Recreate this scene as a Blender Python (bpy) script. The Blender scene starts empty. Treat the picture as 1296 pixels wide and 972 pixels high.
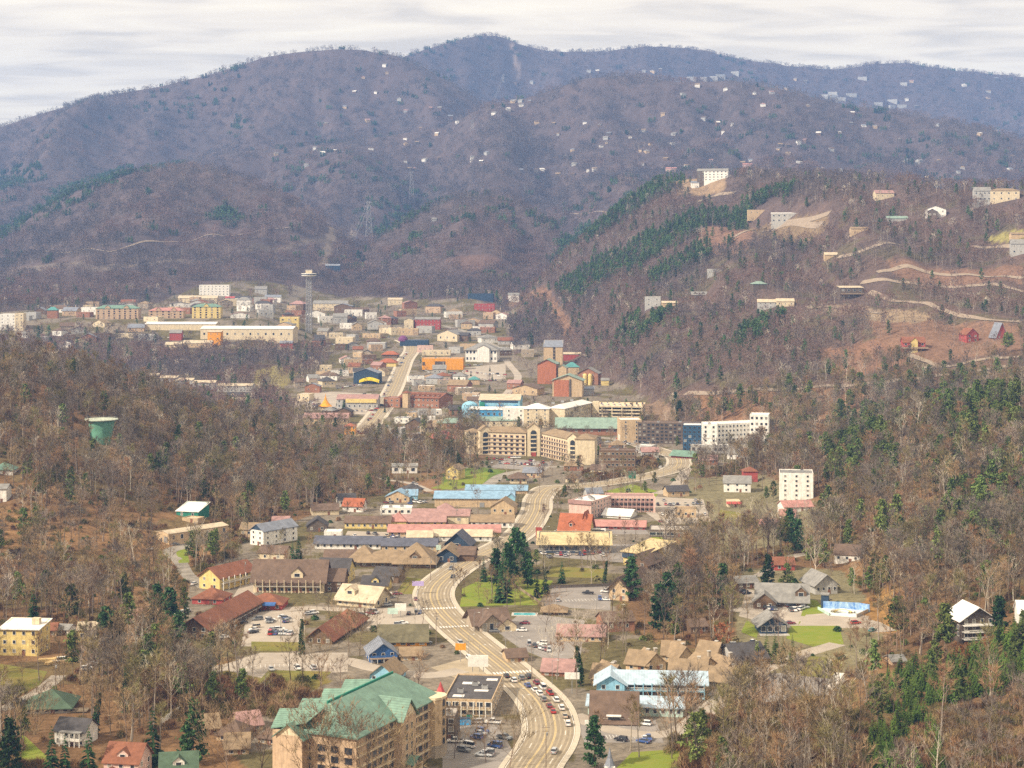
import bpy, bmesh, math, random
import numpy as np
from mathutils import Vector, Matrix
from math import radians, sin, cos, pi
random.seed(7); RNG = np.random.default_rng(11)
SC = bpy.context.scene
COL = SC.collection
# ------------------------------------------------------------------ camera, world, sun, exposure
F, HC, PX0, PY0 = 2200.0, 160.0, 648.0, 320.0      # focal length in photo pixels, eye height, horizon row
cd = bpy.data.cameras.new('camera'); cam = bpy.data.objects.new('camera', cd); COL.objects.link(cam)
cam.location = (0, 0, HC); cam.rotation_euler = (radians(90), 0, 0)
cd.sensor_width = 36; cd.lens = 36 * F / 1296; cd.shift_y = -(486 - PY0) / 1296
cd.clip_start = 1; cd.clip_end = 40000
SC.camera = cam
SUN_EL, SUN_AZ = radians(38), radians(-122)          # high sun behind the left shoulder, veiled by cloud
W = bpy.data.worlds.new('World'); SC.world = W; W.use_nodes = True
nt = W.node_tree; N = nt.nodes; L = nt.links
bg = N['Background']; bg.inputs['Strength'].default_value = 0.1
sky = N.new('ShaderNodeTexSky'); sky.sky_type = 'NISHITA'; sky.sun_disc = False
sky.sun_elevation = SUN_EL; sky.sun_rotation = SUN_AZ
tc = N.new('ShaderNodeTexCoord'); sep = N.new('ShaderNodeSeparateXYZ'); L.new(tc.outputs['Generated'], sep.inputs[0])
def mnode(op, a, b, c=None):
    n = N.new('ShaderNodeMath'); n.operation = op
    for i, v in enumerate((a, b, c)):
        if v is None: continue
        if isinstance(v, (int, float)): n.inputs[i].default_value = v
        else: L.new(v, n.inputs[i])
    return n.outputs[0]
zz = mnode('ADD', mnode('MAXIMUM', sep.outputs[2], 0.0), 0.055)
u = mnode('DIVIDE', sep.outputs[0], zz); v = mnode('DIVIDE', sep.outputs[1], zz)
cmb = N.new('ShaderNodeCombineXYZ'); L.new(mnode('MULTIPLY', u, 0.6), cmb.inputs[0]); L.new(v, cmb.inputs[1])
n1 = N.new('ShaderNodeTexNoise'); n1.inputs['Scale'].default_value = 3.4; n1.inputs['Detail'].default_value = 7
n1.inputs['Roughness'].default_value = 0.52; n1.inputs['Distortion'].default_value = 0.5; L.new(cmb.outputs[0], n1.inputs['Vector'])
n2 = N.new('ShaderNodeTexNoise'); n2.inputs['Scale'].default_value = 0.38; n2.inputs['Detail'].default_value = 3
L.new(cmb.outputs[0], n2.inputs['Vector'])
ramp = N.new('ShaderNodeValToRGB'); L.new(mnode('ADD', mnode('MULTIPLY', n1.outputs[0], 0.6), mnode('MULTIPLY', n2.outputs[0], 0.4)), ramp.inputs[0])
e = ramp.color_ramp.elements
e[0].position = 0.38; e[0].color = (0.68, 0.57, 0.425, 1); e[1].position = 0.60; e[1].color = (1.0, 0.85, 0.605, 1)
m_ = ramp.color_ramp.elements.new(0.49); m_.color = (0.89, 0.745, 0.54, 1)
cl = N.new('ShaderNodeVectorMath'); cl.operation = 'SCALE'; L.new(ramp.outputs[0], cl.inputs[0]); cl.inputs['Scale'].default_value = 11.6
mx = N.new('ShaderNodeMix'); mx.data_type = 'RGBA'; mx.inputs[0].default_value = 0.93
L.new(sky.outputs[0], mx.inputs[6]); L.new(cl.outputs[0], mx.inputs[7]); L.new(mx.outputs[2], bg.inputs[0])
sd = bpy.data.lights.new('sun', 'SUN'); sd.energy = 4.4; sd.angle = radians(2.5); sd.color = (1, 0.88, 0.71)
sun = bpy.data.objects.new('sun', sd); COL.objects.link(sun)
sun.rotation_euler = (radians(90) - SUN_EL, 0, -SUN_AZ + pi)  # set again below from the direction
sdir = Vector((sin(SUN_AZ) * cos(SUN_EL), cos(SUN_AZ) * cos(SUN_EL), sin(SUN_EL)))
sun.rotation_euler = sdir.to_track_quat('Z', 'Y').to_euler()
SC.view_settings.view_transform = 'Standard'; SC.view_settings.look = 'None'
SC.view_settings.exposure = 0.52; SC.view_settings.gamma = 1; SC.view_settings.use_curve_mapping = False
SC.cycles.use_adaptive_sampling = False; SC.cycles.max_bounces = 5; SC.cycles.diffuse_bounces = 2; SC.cycles.glossy_bounces = 2
SC.cycles.transparent_max_bounces = 6; SC.cycles.volume_bounces = 0; SC.cycles.use_denoising = False
# ------------------------------------------------------------------ materials
MATS = {}
def mat(name, col, rough=0.85, var=0.18, scale=0.6, kind=None, col2=None, metal=0.0, spec=0.3, emit=0):
    if name in MATS: return MATS[name]
    m = bpy.data.materials.new(name); m.use_nodes = True; MATS[name] = m
    t = m.node_tree; P = t.nodes['Principled BSDF']; P.inputs['Roughness'].default_value = rough
    P.inputs['Metallic'].default_value = metal; P.inputs['Specular IOR Level'].default_value = spec
    c4 = (*col, 1); c2 = (*(col2 or [min(1, c * (1 + var * 1.2)) for c in col]), 1); c1 = (*[c * (1 - var) for c in col], 1)
    if col2: c1 = c4
    g = t.nodes.new('ShaderNodeTexCoord')
    nz = t.nodes.new('ShaderNodeTexNoise'); nz.inputs['Scale'].default_value = scale; nz.inputs['Detail'].default_value = 5
    nz.inputs['Roughness'].default_value = 0.65
    t.links.new(g.outputs['Object'], nz.inputs['Vector'])
    r = t.nodes.new('ShaderNodeValToRGB'); r.color_ramp.elements[0].position = 0.3; r.color_ramp.elements[1].position = 0.7
    r.color_ramp.elements[0].color = c1; r.color_ramp.elements[1].color = c2
    t.links.new(nz.outputs[0], r.inputs[0]); out = r.outputs[0]
    def mul(fac_sock, dark):
        nonlocal out
        x = t.nodes.new('ShaderNodeMix'); x.data_type = 'RGBA'; x.blend_type = 'MULTIPLY'; x.inputs[0].default_value = 1
        rr = t.nodes.new('ShaderNodeValToRGB'); rr.color_ramp.elements[0].color = (dark, dark, dark, 1); rr.color_ramp.elements[1].color = (1, 1, 1, 1)
        rr.color_ramp.elements[0].position = 0.25; rr.color_ramp.elements[1].position = 0.6
        t.links.new(fac_sock, rr.inputs[0]); t.links.new(out, x.inputs[6]); t.links.new(rr.outputs[0], x.inputs[7]); out = x.outputs[2]
    if kind in ('shingle', 'seam', 'board', 'brick', 'slat'):
        if kind == 'brick':
            b = t.nodes.new('ShaderNodeTexBrick'); b.inputs['Scale'].default_value = 1.6
            b.inputs['Color1'].default_value = (1, 1, 1, 1); b.inputs['Color2'].default_value = (.75, .75, .75, 1); b.inputs['Mortar'].default_value = (.9, .9, .9, 1)
            mp = t.nodes.new('ShaderNodeMapping'); mp.inputs['Rotation'].default_value = (radians(90), 0, 0)
            t.links.new(g.outputs['Object'], mp.inputs[0]); t.links.new(mp.outputs[0], b.inputs[0]); mul(b.outputs[0], 0.4)
        else:
            w = t.nodes.new('ShaderNodeTexWave'); w.bands_direction = {'shingle': 'Z', 'seam': 'X', 'board': 'Z', 'slat': 'X'}[kind]
            w.inputs['Scale'].default_value = {'shingle': 1.1, 'seam': 0.55, 'board': 0.9, 'slat': 0.8}[kind]
            w.inputs['Distortion'].default_value = 0.6 if kind == 'shingle' else 0.05
            t.links.new(g.outputs['Object'], w.inputs[0]); mul(w.outputs[0], {'shingle': .78, 'seam': .8, 'board': .8, 'slat': .75}[kind])
        n3 = t.nodes.new('ShaderNodeTexNoise'); n3.inputs['Scale'].default_value = 0.25; n3.inputs['Detail'].default_value = 4
        t.links.new(g.outputs['Object'], n3.inputs['Vector']); mul(n3.outputs[0], 0.72)
    if kind == 'stain':      # rain streaks and grime
        mp = t.nodes.new('ShaderNodeMapping'); mp.inputs['Scale'].default_value = (.9, .9, .12); n3 = t.nodes.new('ShaderNodeTexNoise'); n3.inputs['Scale'].default_value = 1.0; n3.inputs['Detail'].default_value = 6; n3.inputs['Roughness'].default_value = .7
        t.links.new(g.outputs['Object'], mp.inputs[0]); t.links.new(mp.outputs[0], n3.inputs['Vector']); mul(n3.outputs[0], 0.62)
    if kind == 'rand':       # shift the tone from one copy to the next
        oi = t.nodes.new('ShaderNodeObjectInfo'); hs = t.nodes.new('ShaderNodeHueSaturation')
        mr = t.nodes.new('ShaderNodeMapRange'); mr.inputs['To Min'].default_value = 0.6; mr.inputs['To Max'].default_value = 1.45
        t.links.new(oi.outputs['Random'], mr.inputs[0]); t.links.new(mr.outputs[0], hs.inputs['Value'])
        mr2 = t.nodes.new('ShaderNodeMapRange'); mr2.inputs['To Min'].default_value = 0.485; mr2.inputs['To Max'].default_value = 0.515
        mm = t.nodes.new('ShaderNodeMath'); mm.operation = 'FRACT'; mm2 = t.nodes.new('ShaderNodeMath'); mm2.operation = 'MULTIPLY'
        mm2.inputs[1].default_value = 7.31; t.links.new(oi.outputs['Random'], mm2.inputs[0]); t.links.new(mm2.outputs[0], mm.inputs[0])
        t.links.new(mm.outputs[0], mr2.inputs[0]); t.links.new(mr2.outputs[0], hs.inputs['Hue'])
        t.links.new(out, hs.inputs['Color']); out = hs.outputs[0]
    t.links.new(out, P.inputs['Base Color'])
    if emit: P.inputs['Emission Strength'].default_value = emit; t.links.new(out, P.inputs['Emission Color'])
    return m
# ------------------------------------------------------------------ mesh builder
class MB:
    def __init__(s): s.v = []; s.f = []; s.mi = []; s.mats = []
    def m(s, material):
        if material not in s.mats: s.mats.append(material)
        return s.mats.index(material)
    def add(s, vs, fs, material):
        o = len(s.v); k = s.m(material); s.v += [tuple(p) for p in vs]
        for f in fs: s.f.append(tuple(i + o for i in f)); s.mi.append(k)
    def box(s, c, d, material, rot=0, taper=0):
        cx, cy, cz = c; dx, dy, dz = [q / 2 for q in d]; ca, sa = cos(rot), sin(rot); vs = []
        for sz in (-1, 1):
            k = 1 - taper if sz > 0 else 1
            for sx, sy in ((-1, -1), (1, -1), (1, 1), (-1, 1)):
                x, y = sx * dx * k, sy * dy * k
                vs.append((cx + x * ca - y * sa, cy + x * sa + y * ca, cz + sz * dz))
        s.add(vs, [(3, 2, 1, 0), (4, 5, 6, 7), (0, 1, 5, 4), (1, 2, 6, 5), (2, 3, 7, 6), (3, 0, 4, 7)], material)
    def prism(s, poly, z0, z1, material, cap=True):
        n = len(poly); vs = [(x, y, z0) for x, y in poly] + [(x, y, z1) for x, y in poly]
        fs = [(i, (i + 1) % n, n + (i + 1) % n, n + i) for i in range(n)]
        if cap: fs += [tuple(range(n - 1, -1, -1)), tuple(range(n, 2 * n))]
        s.add(vs, fs, material)
    def solid(s, top, th, material):
        """A sheet given by its corner points, thickened downwards by th."""
        n = len(top); vs = list(top) + [(x, y, z - th) for x, y, z in top]
        s.add(vs, [tuple(range(n)), tuple(range(2 * n - 1, n - 1, -1))] + [(n + i, n + (i + 1) % n, (i + 1) % n, i) for i in range(n)], material)
    def tube(s, p0, p1, r0, r1, material, n=5, cap=False):
        p0 = Vector(p0); p1 = Vector(p1); d = p1 - p0
        if d.length < 1e-6: return
        q = d.to_track_quat('Z', 'Y'); vs = []
        for p, r in ((p0, r0), (p1, r1)):
            for i in range(n):
                a = 2 * pi * i / n; vs.append(p + q @ Vector((r * cos(a), r * sin(a), 0)))
        fs = [(i, (i + 1) % n, n + (i + 1) % n, n + i) for i in range(n)]
        if cap: fs += [tuple(range(n - 1, -1, -1)), tuple(range(n, 2 * n))]
        s.add(vs, fs, material)
    def lathe(s, c, prof, material, n=16):
        cx, cy, cz = c; vs = []; fs = []
        for r, z in prof:
            for i in range(n):
                a = 2 * pi * i / n; vs.append((cx + r * cos(a), cy + r * sin(a), cz + z))
        for k in range(len(prof) - 1):
            for i in range(n):
                j = (i + 1) % n; fs.append((k * n + i, k * n + j, (k + 1) * n + j, (k + 1) * n + i))
        fs.append(tuple(range(n - 1, -1, -1))); fs.append(tuple(range((len(prof) - 1) * n, len(prof) * n)))
        s.add(vs, fs, material)
    def mesh(s, name, smooth=False):
        me = bpy.data.meshes.new(name); me.from_pydata(s.v, [], s.f)
        for k in s.mats: me.materials.append(k)
        me.polygons.foreach_set('material_index', s.mi)
        if smooth: me.polygons.foreach_set('use_smooth', [True] * len(s.f))
        me.update(); return me
    def obj(s, name, parent=None, smooth=False, loc=None, rot=0):
        return link(name, s.mesh(name, smooth), parent, loc, rot)
def link(name, data, parent=None, loc=None, rot=0):
    o = bpy.data.objects.new(name, data); COL.objects.link(o)
    if parent is not None: o.parent = parent
    if loc is not None: o.location = loc
    if rot: o.rotation_euler = (0, 0, rot)
    return o
def tag(o, label=None, cat=None, group=None, kind=None):
    if label: o['label'] = label
    if cat: o['category'] = cat
    if group: o['group'] = group
    if kind: o['kind'] = kind
    return o
def thing(name, label, cat, loc=(0, 0, 0), rot=0, group=None):
    return tag(link(name, None, None, loc, rot), label, cat, group)
KIDS = {}
def copy_thing(root, loc, rot=0, scale=None, label=None, group=None, sz=None):
    r = root.copy(); COL.objects.link(r); r.location = loc; r.rotation_euler = (0, 0, rot)
    if scale: r.scale = (scale, scale, sz or scale)
    if label: r['label'] = label
    if group: r['group'] = group
    for ch in (KIDS.get(root.name) or list(root.children)):
        c = ch.copy(); COL.objects.link(c); c.parent = r
        for g in ch.children:
            d = g.copy(); COL.objects.link(d); d.parent = c
    return r
# ------------------------------------------------------------------ terrain: base valley plus hills, on a fan-shaped grid
def vnoise(x, y, seed=0):
    xi = np.floor(x).astype(np.int64); yi = np.floor(y).astype(np.int64); fx = x - xi; fy = y - yi
    fx = fx * fx * (3 - 2 * fx); fy = fy * fy * (3 - 2 * fy)
    def h(a, b):
        k = (a * 374761393 + b * 668265263 + seed * 974634777) & 0xffffffff
        k = ((k ^ (k >> 13)) * 1274126177) & 0xffffffff
        return ((k ^ (k >> 16)) & 0xffff) / 65535.0
    return (h(xi, yi) * (1 - fx) + h(xi + 1, yi) * fx) * (1 - fy) + (h(xi, yi + 1) * (1 - fx) + h(xi + 1, yi + 1) * fx) * fy
def fbm(x, y, seed=0, o=4):
    t = 0; a = 0.5; s = 0
    for k in range(o): t = t + a * vnoise(x * 2 ** k, y * 2 ** k, seed + k); s += a; a *= 0.5
    return t / s
UC = np.linspace(-560, 1860, 560); YR = np.concatenate([np.geomspace(120, 540, 40)[:-1], np.geomspace(540, 9900, 600)])
def zbase(U, Y):
    z = np.interp(Y, [0, 1400, 1800, 2200, 2600, 3000, 4000, 20000], [0, 0, 5, 15, 45, 60, 75, 75])
    shelf = np.interp(U, [-600, 330, 400, 2000], [1, 1, 0, 0]) * np.interp(Y, [1900, 2150, 2450, 2700], [0, .3, 1, 1])
    z = z + shelf * np.interp(Y, [2000, 2450, 2700, 3100], [6, 30, 24, 10])
    dip = np.interp(U, [-600, 0, 330, 400, 2000], [1, 1, 1, 0, 0]) * np.interp(Y, [1350, 1500, 1750, 1900], [0, 1, 1, 0])
    return z - dip * 5
I_ = lambda U, k: np.interp(U, [p[0] for p in k], [p[1] for p in k])
LAYERS = [  # crest rows, crest distance, foot distance, shape power, fall behind, gully wavelength, gully depth, seed
 dict(n='left', c=[(-560, 340), (-100, 440), (0, 455), (100, 478), (200, 508), (300, 545), (400, 574), (460, 590), (530, 612)], yc=[(0, 1250), (200, 1300), (400, 1320), (520, 1230)],
      yb=[(-560, 700), (0, 809), (100, 818), (200, 880), (300, 951), (400, 1066), (500, 1200), (530, 1220)], p=1.15, b=.25, w=90, d=.16, s=1, r=(-560, 530)),
 dict(n='right', c=[(960, 602), (1000, 588), (1100, 556), (1200, 530), (1296, 500), (1500, 440), (1860, 380)], yc=[(960, 1240), (1100, 1200), (1296, 1150), (1860, 1100)],
      yb=[(960, 1200), (1000, 1035), (1060, 900), (1110, 800), (1130, 733), (1200, 628), (1296, 550), (1700, 300)], p=1.1, b=.2, w=85, d=.14, s=2, r=(960, 1900)),
 dict(n='mid', c=[(590, 415), (640, 395), (690, 352), (740, 300), (790, 258), (830, 232), (870, 224), (930, 222), (1000, 224), (1100, 228), (1200, 238), (1296, 240), (1500, 225), (1860, 250)],
      yc=[(590, 2750), (640, 3000), (830, 3000), (1000, 2750), (1150, 2500), (1296, 2350), (1860, 2300)],
      yb=[(590, 2740), (650, 2500), (700, 2380), (740, 2150), (780, 1950), (850, 1680), (960, 1470), (1100, 1380), (1296, 1300), (1860, 1200)], p=1.08, b=.22, w=170, d=.2, s=3, r=(590, 1900)),
 dict(n='leftback', c=[(-560, 330), (-200, 320), (0, 305), (50, 264), (100, 237), (150, 221), (210, 210), (260, 212), (310, 222), (370, 250), (430, 292), (480, 335), (530, 385)], yc=[(0, 4300), (530, 3800)],
      yb=[(-560, 3000), (0, 2950), (300, 3050), (530, 3300)], p=1.1, b=.3, w=260, d=.3, s=4, r=(-560, 530)),
 dict(n='centreback', c=[(400, 385), (440, 338), (480, 298), (530, 266), (580, 248), (620, 245), (660, 257), (700, 282), (740, 318), (790, 385)], yc=[(400, 3600), (620, 4000), (790, 3700)],
      yb=[(400, 3100), (600, 2900), (790, 3200)], p=1.1, b=.3, w=240, d=.3, s=5, r=(400, 790)),
 dict(n='slopes', c=[(-560, 300), (0, 250), (300, 190), (460, 175), (560, 158), (620, 130), (680, 118), (740, 96), (800, 92), (860, 101), (930, 100), (1000, 114), (1060, 128), (1140, 140), (1200, 152), (1296, 174), (1860, 230)],
      yc=[(0, 5200), (500, 5600), (1296, 5400)], yb=[(0, 3700), (620, 3800), (900, 3500), (1296, 2900), (1860, 2700)], p=1.0, b=.25, w=420, d=.42, s=6, r=(-560, 1900)),
 dict(n='leftmountain', c=[(-560, 290), (-200, 205), (0, 158), (50, 142), (100, 127), (160, 114), (220, 103), (270, 90), (330, 70), (370, 63), (420, 58), (460, 60), (500, 66), (540, 84), (590, 112), (640, 150)],
      yc=[(0, 6500), (640, 6300)], yb=[(0, 4300), (640, 4700)], p=1.0, b=.3, w=480, d=.40, s=7, r=(-560, 640)),
 dict(n='peak', c=[(440, 120), (480, 82), (520, 64), (560, 52), (590, 44), (612, 41), (630, 41), (645, 47), (670, 56), (700, 62), (760, 62), (820, 56), (850, 56), (890, 60), (940, 72), (1000, 80), (1060, 85), (1090, 80), (1120, 76), (1150, 77), (1200, 85), (1296, 94), (1500, 110), (1860, 170)],
      yc=[(440, 7600), (630, 8200), (900, 8600), (1296, 9000)], yb=[(440, 5600), (1296, 5800)], p=1.0, b=.3, w=560, d=.42, s=8, r=(440, 1900)),
]
UU, YY = np.meshgrid(UC, YR); XX = (UU - PX0) * YY / F
ZB = zbase(UU, YY); ZZ = ZB.copy()
for l in LAYERS:
    yc = I_(UU, l['yc']); yb = I_(UU, l['yb']); zc = HC - (I_(UU, l['c']) - PY0) / F * yc
    zb = zbase(UU, yb); t = (YY - yb) / (yc - yb); tt = np.clip(t, 0, 1)
    g = np.abs(2 * fbm((XX + 120 * fbm(XX / 400, YY / 400, 40 + l['s'], 2)) / l['w'], YY / (l['w'] * 3.2), l['s'], 4) - 1)      # gullies run down the slope
    g2 = fbm(XX / (l['w'] * .45), YY / (l['w'] * .6), 20 + l['s'], 3) - .5
    shape = tt ** l['p']
    mod = 1 - l['d'] * 4 * tt * (1 - tt) * (1.1 - 2.2 * g) - l['d'] * .5 * np.sqrt(tt) * (1 - tt) * g2
    z = zb + (zc - zb) * shape * np.clip(mod, .3, 1.5)
    z = np.where(t > 1, zc - l['b'] * (YY - yc), z)
    z = np.where((t < 0) | (UU < l['r'][0]) | (UU > l['r'][1]), -1e4, z)
    ZZ = np.maximum(ZZ, z)
rough = np.clip((ZZ - ZB) / 25, 0, 1)
ZZ = ZZ + rough * (fbm(XX / 22, YY / 22, 77, 3) - .5) * 4
for _ in range(2):
    Zp = np.pad(ZZ, 1, mode='edge'); S = (Zp[:-2, 1:-1] + Zp[2:, 1:-1] + Zp[1:-1, :-2] + Zp[1:-1, 2:] + 4 * ZZ) / 8
    ZZ = np.where(ZZ - ZB > 1e-6, S, ZZ)
du = UC[1] - UC[0]; LYR = np.log(YR)
def gz(x, y):
    x = np.asarray(x, float); y = np.asarray(y, float)
    uu = np.clip((PX0 + x * F / y - UC[0]) / du, 0, len(UC) - 1.001); r = np.clip(np.interp(np.log(y), LYR, np.arange(len(YR))), 0, len(YR) - 1.001)
    i = uu.astype(int); j = r.astype(int); a = uu - i; b = r - j
    return (ZZ[j, i] * (1 - a) + ZZ[j, i + 1] * a) * (1 - b) + (ZZ[j + 1, i] * (1 - a) + ZZ[j + 1, i + 1] * a) * b
def G(px, py, skip=0):
    """The point of the ground seen at photo pixel (px, py); rows nearer than skip metres are passed over."""
    k = np.clip((px - UC[0]) / du, 0, len(UC) - 1.001); i = int(k); a = k - i
    zc = ZZ[:, i] * (1 - a) + ZZ[:, i + 1] * a; pr = PY0 + (HC - zc) / YR * F
    ok = np.nonzero((pr <= py) & (YR > skip))[0]
    if len(ok) == 0: j = len(YR) - 1; y = YR[j]
    else:
        j = ok[0]
        if j == 0: y = YR[0]
        else:
            d = pr[j - 1] - pr[j]; f = (pr[j - 1] - py) / d if d > 1e-6 else 0; f = min(max(f, 0), 1); y = YR[j - 1] + f * (YR[j] - YR[j - 1])
    x = (px - PX0) * y / F
    return Vector((x, y, float(gz(x, y))))
def pix(x, y, z): return PX0 + x * F / y, PY0 + (HC - z) * F / y
def inpoly(x, y, poly):
    ins = np.zeros(np.shape(x), bool); n = len(poly)
    for i in range(n):
        x1, y1 = poly[i][:2]; x2, y2 = poly[(i + 1) % n][:2]
        c = (y1 > y) != (y2 > y)
        with np.errstate(divide='ignore', invalid='ignore'): ins ^= c & (x < (x2 - x1) * (y - y1) / (y2 - y1 + 1e-12) + x1)
    return ins
def wpoly(pp, skip=0): return [tuple(G(a, b, skip)[:2]) for a, b in pp]
# land cover, painted per ground point: soil tones, litter darkened for shade under trees
town = wpoly([(222, 815), (240, 740), (300, 685), (400, 650), (480, 628), (560, 600), (620, 580), (600, 540), (560, 545), (470, 550), (380, 525), (340, 495), (400, 475), (420, 445), (300, 445), (150, 420), (0, 425), (-80, 410), (0, 395), (170, 385), (250, 362), (330, 355), (420, 372), (520, 380), (600, 378), (660, 385), (640, 420), (650, 450), (690, 432), (760, 480), (800, 490), (860, 535), (960, 530), (970, 572), (880, 600), (870, 650), (850, 690), (800, 730), (770, 790), (900, 840), (920, 870), (860, 910), (835, 972), (835, 1000), (560, 1000), (340, 1000), (280, 940), (300, 880), (400, 860), (380, 840), (240, 830)])
lodge = wpoly([(932, 775), (940, 722), (985, 716), (1065, 722), (1105, 765), (1125, 800), (1050, 880), (960, 880), (930, 830)])
rightyard = wpoly([(872, 606), (960, 600), (1040, 640), (1035, 668), (985, 690), (930, 700), (880, 700), (856, 680)]); pinefarm = [wpoly(q) for q in ([(1120, 905), (1180, 850), (1240, 825), (1300, 800), (1300, 872), (1240, 885), (1180, 895)], [(1080, 985), (1110, 920), (1165, 905), (1190, 940), (1195, 985)], [(1180, 860), (1130, 880), (1100, 880), (1150, 850)])]
leftyard = wpoly([(0, 795), (60, 790), (120, 800), (60, 850), (20, 900), (0, 905)])
CLEAR = []     # world polygons without forest
def cover_colour():
    n = fbm(XX / 60, YY / 60, 5, 4); n2 = fbm(XX / 9, YY / 9, 6, 3)
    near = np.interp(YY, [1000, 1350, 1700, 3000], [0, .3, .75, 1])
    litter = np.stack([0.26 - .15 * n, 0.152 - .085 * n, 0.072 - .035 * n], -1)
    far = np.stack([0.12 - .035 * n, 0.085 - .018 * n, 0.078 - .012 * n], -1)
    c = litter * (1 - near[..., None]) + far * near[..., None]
    c = c * (0.7 + .6 * n2[..., None])
    g = fbm(XX / 35, YY / 35, 9, 3)[..., None]
    mossy = np.array([.11, .10, .045]); c = np.where((g > .58) & (YY[..., None] < 2400), c * .5 + mossy * .5, c)
    m = inpoly(XX, YY, town)
    tc_ = np.where(fbm(XX / 25, YY / 25, 15, 3)[..., None] > .5, np.array([.20, .168, .13]), np.array([.125, .105, .05])) * (0.75 + .5 * n2[..., None])
    c = np.where(m[..., None], tc_, c)
    m = inpoly(XX, YY, lodge) | inpoly(XX, YY, rightyard); c = np.where(m[..., None], np.array([.19, .165, .095]) * (0.75 + .5 * n2[..., None]), c)
    for poly, col in SOIL: m = inpoly(XX, YY, poly); c = np.where(m[..., None], np.array(col) * (0.7 + .6 * n2[..., None]), c)
    return c
SOIL = [(wpoly(p), c) for p, c in [
 ([(560, 600), (600, 590), (640, 596), (620, 612), (560, 620)], (.12, .17, .035)),
 ([(180, 860), (270, 846), (330, 850), (400, 846), (420, 862), (380, 880), (280, 872), (180, 880)], (.19, .15, .045)),
 ([(1030, 440), (1140, 430), (1160, 472), (1060, 476)], (.20, .115, .075)), ([(1120, 330), (1296, 335), (1296, 360), (1140, 352)], (.19, .115, .08)), ([(1090, 398), (1290, 412), (1296, 445), (1180, 458), (1110, 430)], (.20, .12, .08)), ([(1040, 388), (1070, 384), (1120, 392), (1110, 400), (1050, 398)], (.24, .18, .13)), ([(880, 290), (960, 285), (950, 315), (890, 325)], (.20, .12, .085)), ([(560, 330), (600, 322), (640, 330), (600, 345)], (.14, .09, .075)),
 ([(640, 372), (690, 362), (720, 400), (726, 425), (712, 425), (690, 380), (640, 385)], (.22, .13, .085)),
 ([(870, 497), (960, 495), (1100, 490), (1100, 520), (960, 545), (880, 535)], (.22, .125, .07)),
 ([(805, 510), (835, 505), (880, 540), (860, 560)], (.22, .15, .10)),
 ([(940, 290), (990, 276), (1050, 270), (1050, 285), (960, 300)], (.20, .145, .09)),
 ([(1250, 300), (1296, 290), (1300, 304), (1255, 308)], (.25, .22, .08)),
 ([(1080, 395), (1150, 392), (1180, 400), (1160, 410), (1090, 404)], (.27, .20, .13)),
 ([(840, 232), (900, 222), (920, 240), (860, 246)], (.27, .19, .12)),
 ([(320, 470), (350, 462), (380, 472), (360, 490), (320, 488)], (.24, .20, .08)),
 ([(500, 610), (560, 605), (560, 625), (505, 622)], (.22, .13, .07)),
 ([(1080, 770), (1110, 745), (1160, 745), (1140, 800), (1110, 800)], (.30, .17, .06)),
 ([(643, 52), (648, 52), (662, 104), (658, 104)], (.30, .23, .20)),
 ([(402, 338), (414, 334), (450, 294), (442, 292)], (.20, .16, .13)),
 ([(0, 345), (120, 338), (300, 318), (420, 305), (420, 309), (300, 323), (120, 344), (0, 352)], (.15, .12, .10)),
]]
if True:
    nr, nc = ZZ.shape; idx = np.arange(nr * nc).reshape(nr, nc)
    quads = np.stack([idx[:-1, :-1], idx[:-1, 1:], idx[1:, 1:], idx[1:, :-1]], -1).reshape(-1, 4)
    me = bpy.data.meshes.new('ground'); me.vertices.add(nr * nc); me.vertices.foreach_set('co', np.stack([XX, YY, ZZ], -1).ravel())
    me.loops.add(quads.size); me.loops.foreach_set('vertex_index', quads.ravel()); me.polygons.add(len(quads))
    me.polygons.foreach_set('loop_start', np.arange(0, quads.size, 4)); me.polygons.foreach_set('loop_total', np.full(len(quads), 4))
    me.polygons.foreach_set('use_smooth', np.ones(len(quads), bool)); me.update(); me.validate()
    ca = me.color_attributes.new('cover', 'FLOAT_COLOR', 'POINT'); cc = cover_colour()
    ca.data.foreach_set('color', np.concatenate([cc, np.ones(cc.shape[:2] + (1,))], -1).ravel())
    gm = bpy.data.materials.new('ground_cover'); gm.use_nodes = True; t = gm.node_tree; P = t.nodes['Principled BSDF']; P.inputs['Roughness'].default_value = 1; P.inputs['Specular IOR Level'].default_value = 0.05
    at = t.nodes.new('ShaderNodeAttribute'); at.attribute_name = 'cover'; tcn = t.nodes.new('ShaderNodeTexCoord')
    nz = t.nodes.new('ShaderNodeTexNoise'); nz.inputs['Scale'].default_value = 0.35; nz.inputs['Detail'].default_value = 8; nz.inputs['Roughness'].default_value = .75
    t.links.new(tcn.outputs['Object'], nz.inputs['Vector']); rr = t.nodes.new('ShaderNodeValToRGB'); rr.color_ramp.elements[0].position = .3; rr.color_ramp.elements[1].position = .7
    rr.color_ramp.elements[0].color = (.5, .5, .5, 1); rr.color_ramp.elements[1].color = (1.5, 1.5, 1.5, 1); t.links.new(nz.outputs[0], rr.inputs[0])
    mx = t.nodes.new('ShaderNodeMix'); mx.data_type = 'RGBA'; mx.blend_type = 'MULTIPLY'; mx.inputs[0].default_value = 1
    t.links.new(at.outputs['Color'], mx.inputs[6]); t.links.new(rr.outputs[0], mx.inputs[7]); t.links.new(mx.outputs[2], P.inputs['Base Color'])
    me.materials.append(gm); tag(link('ground', me), kind='structure')
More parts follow.
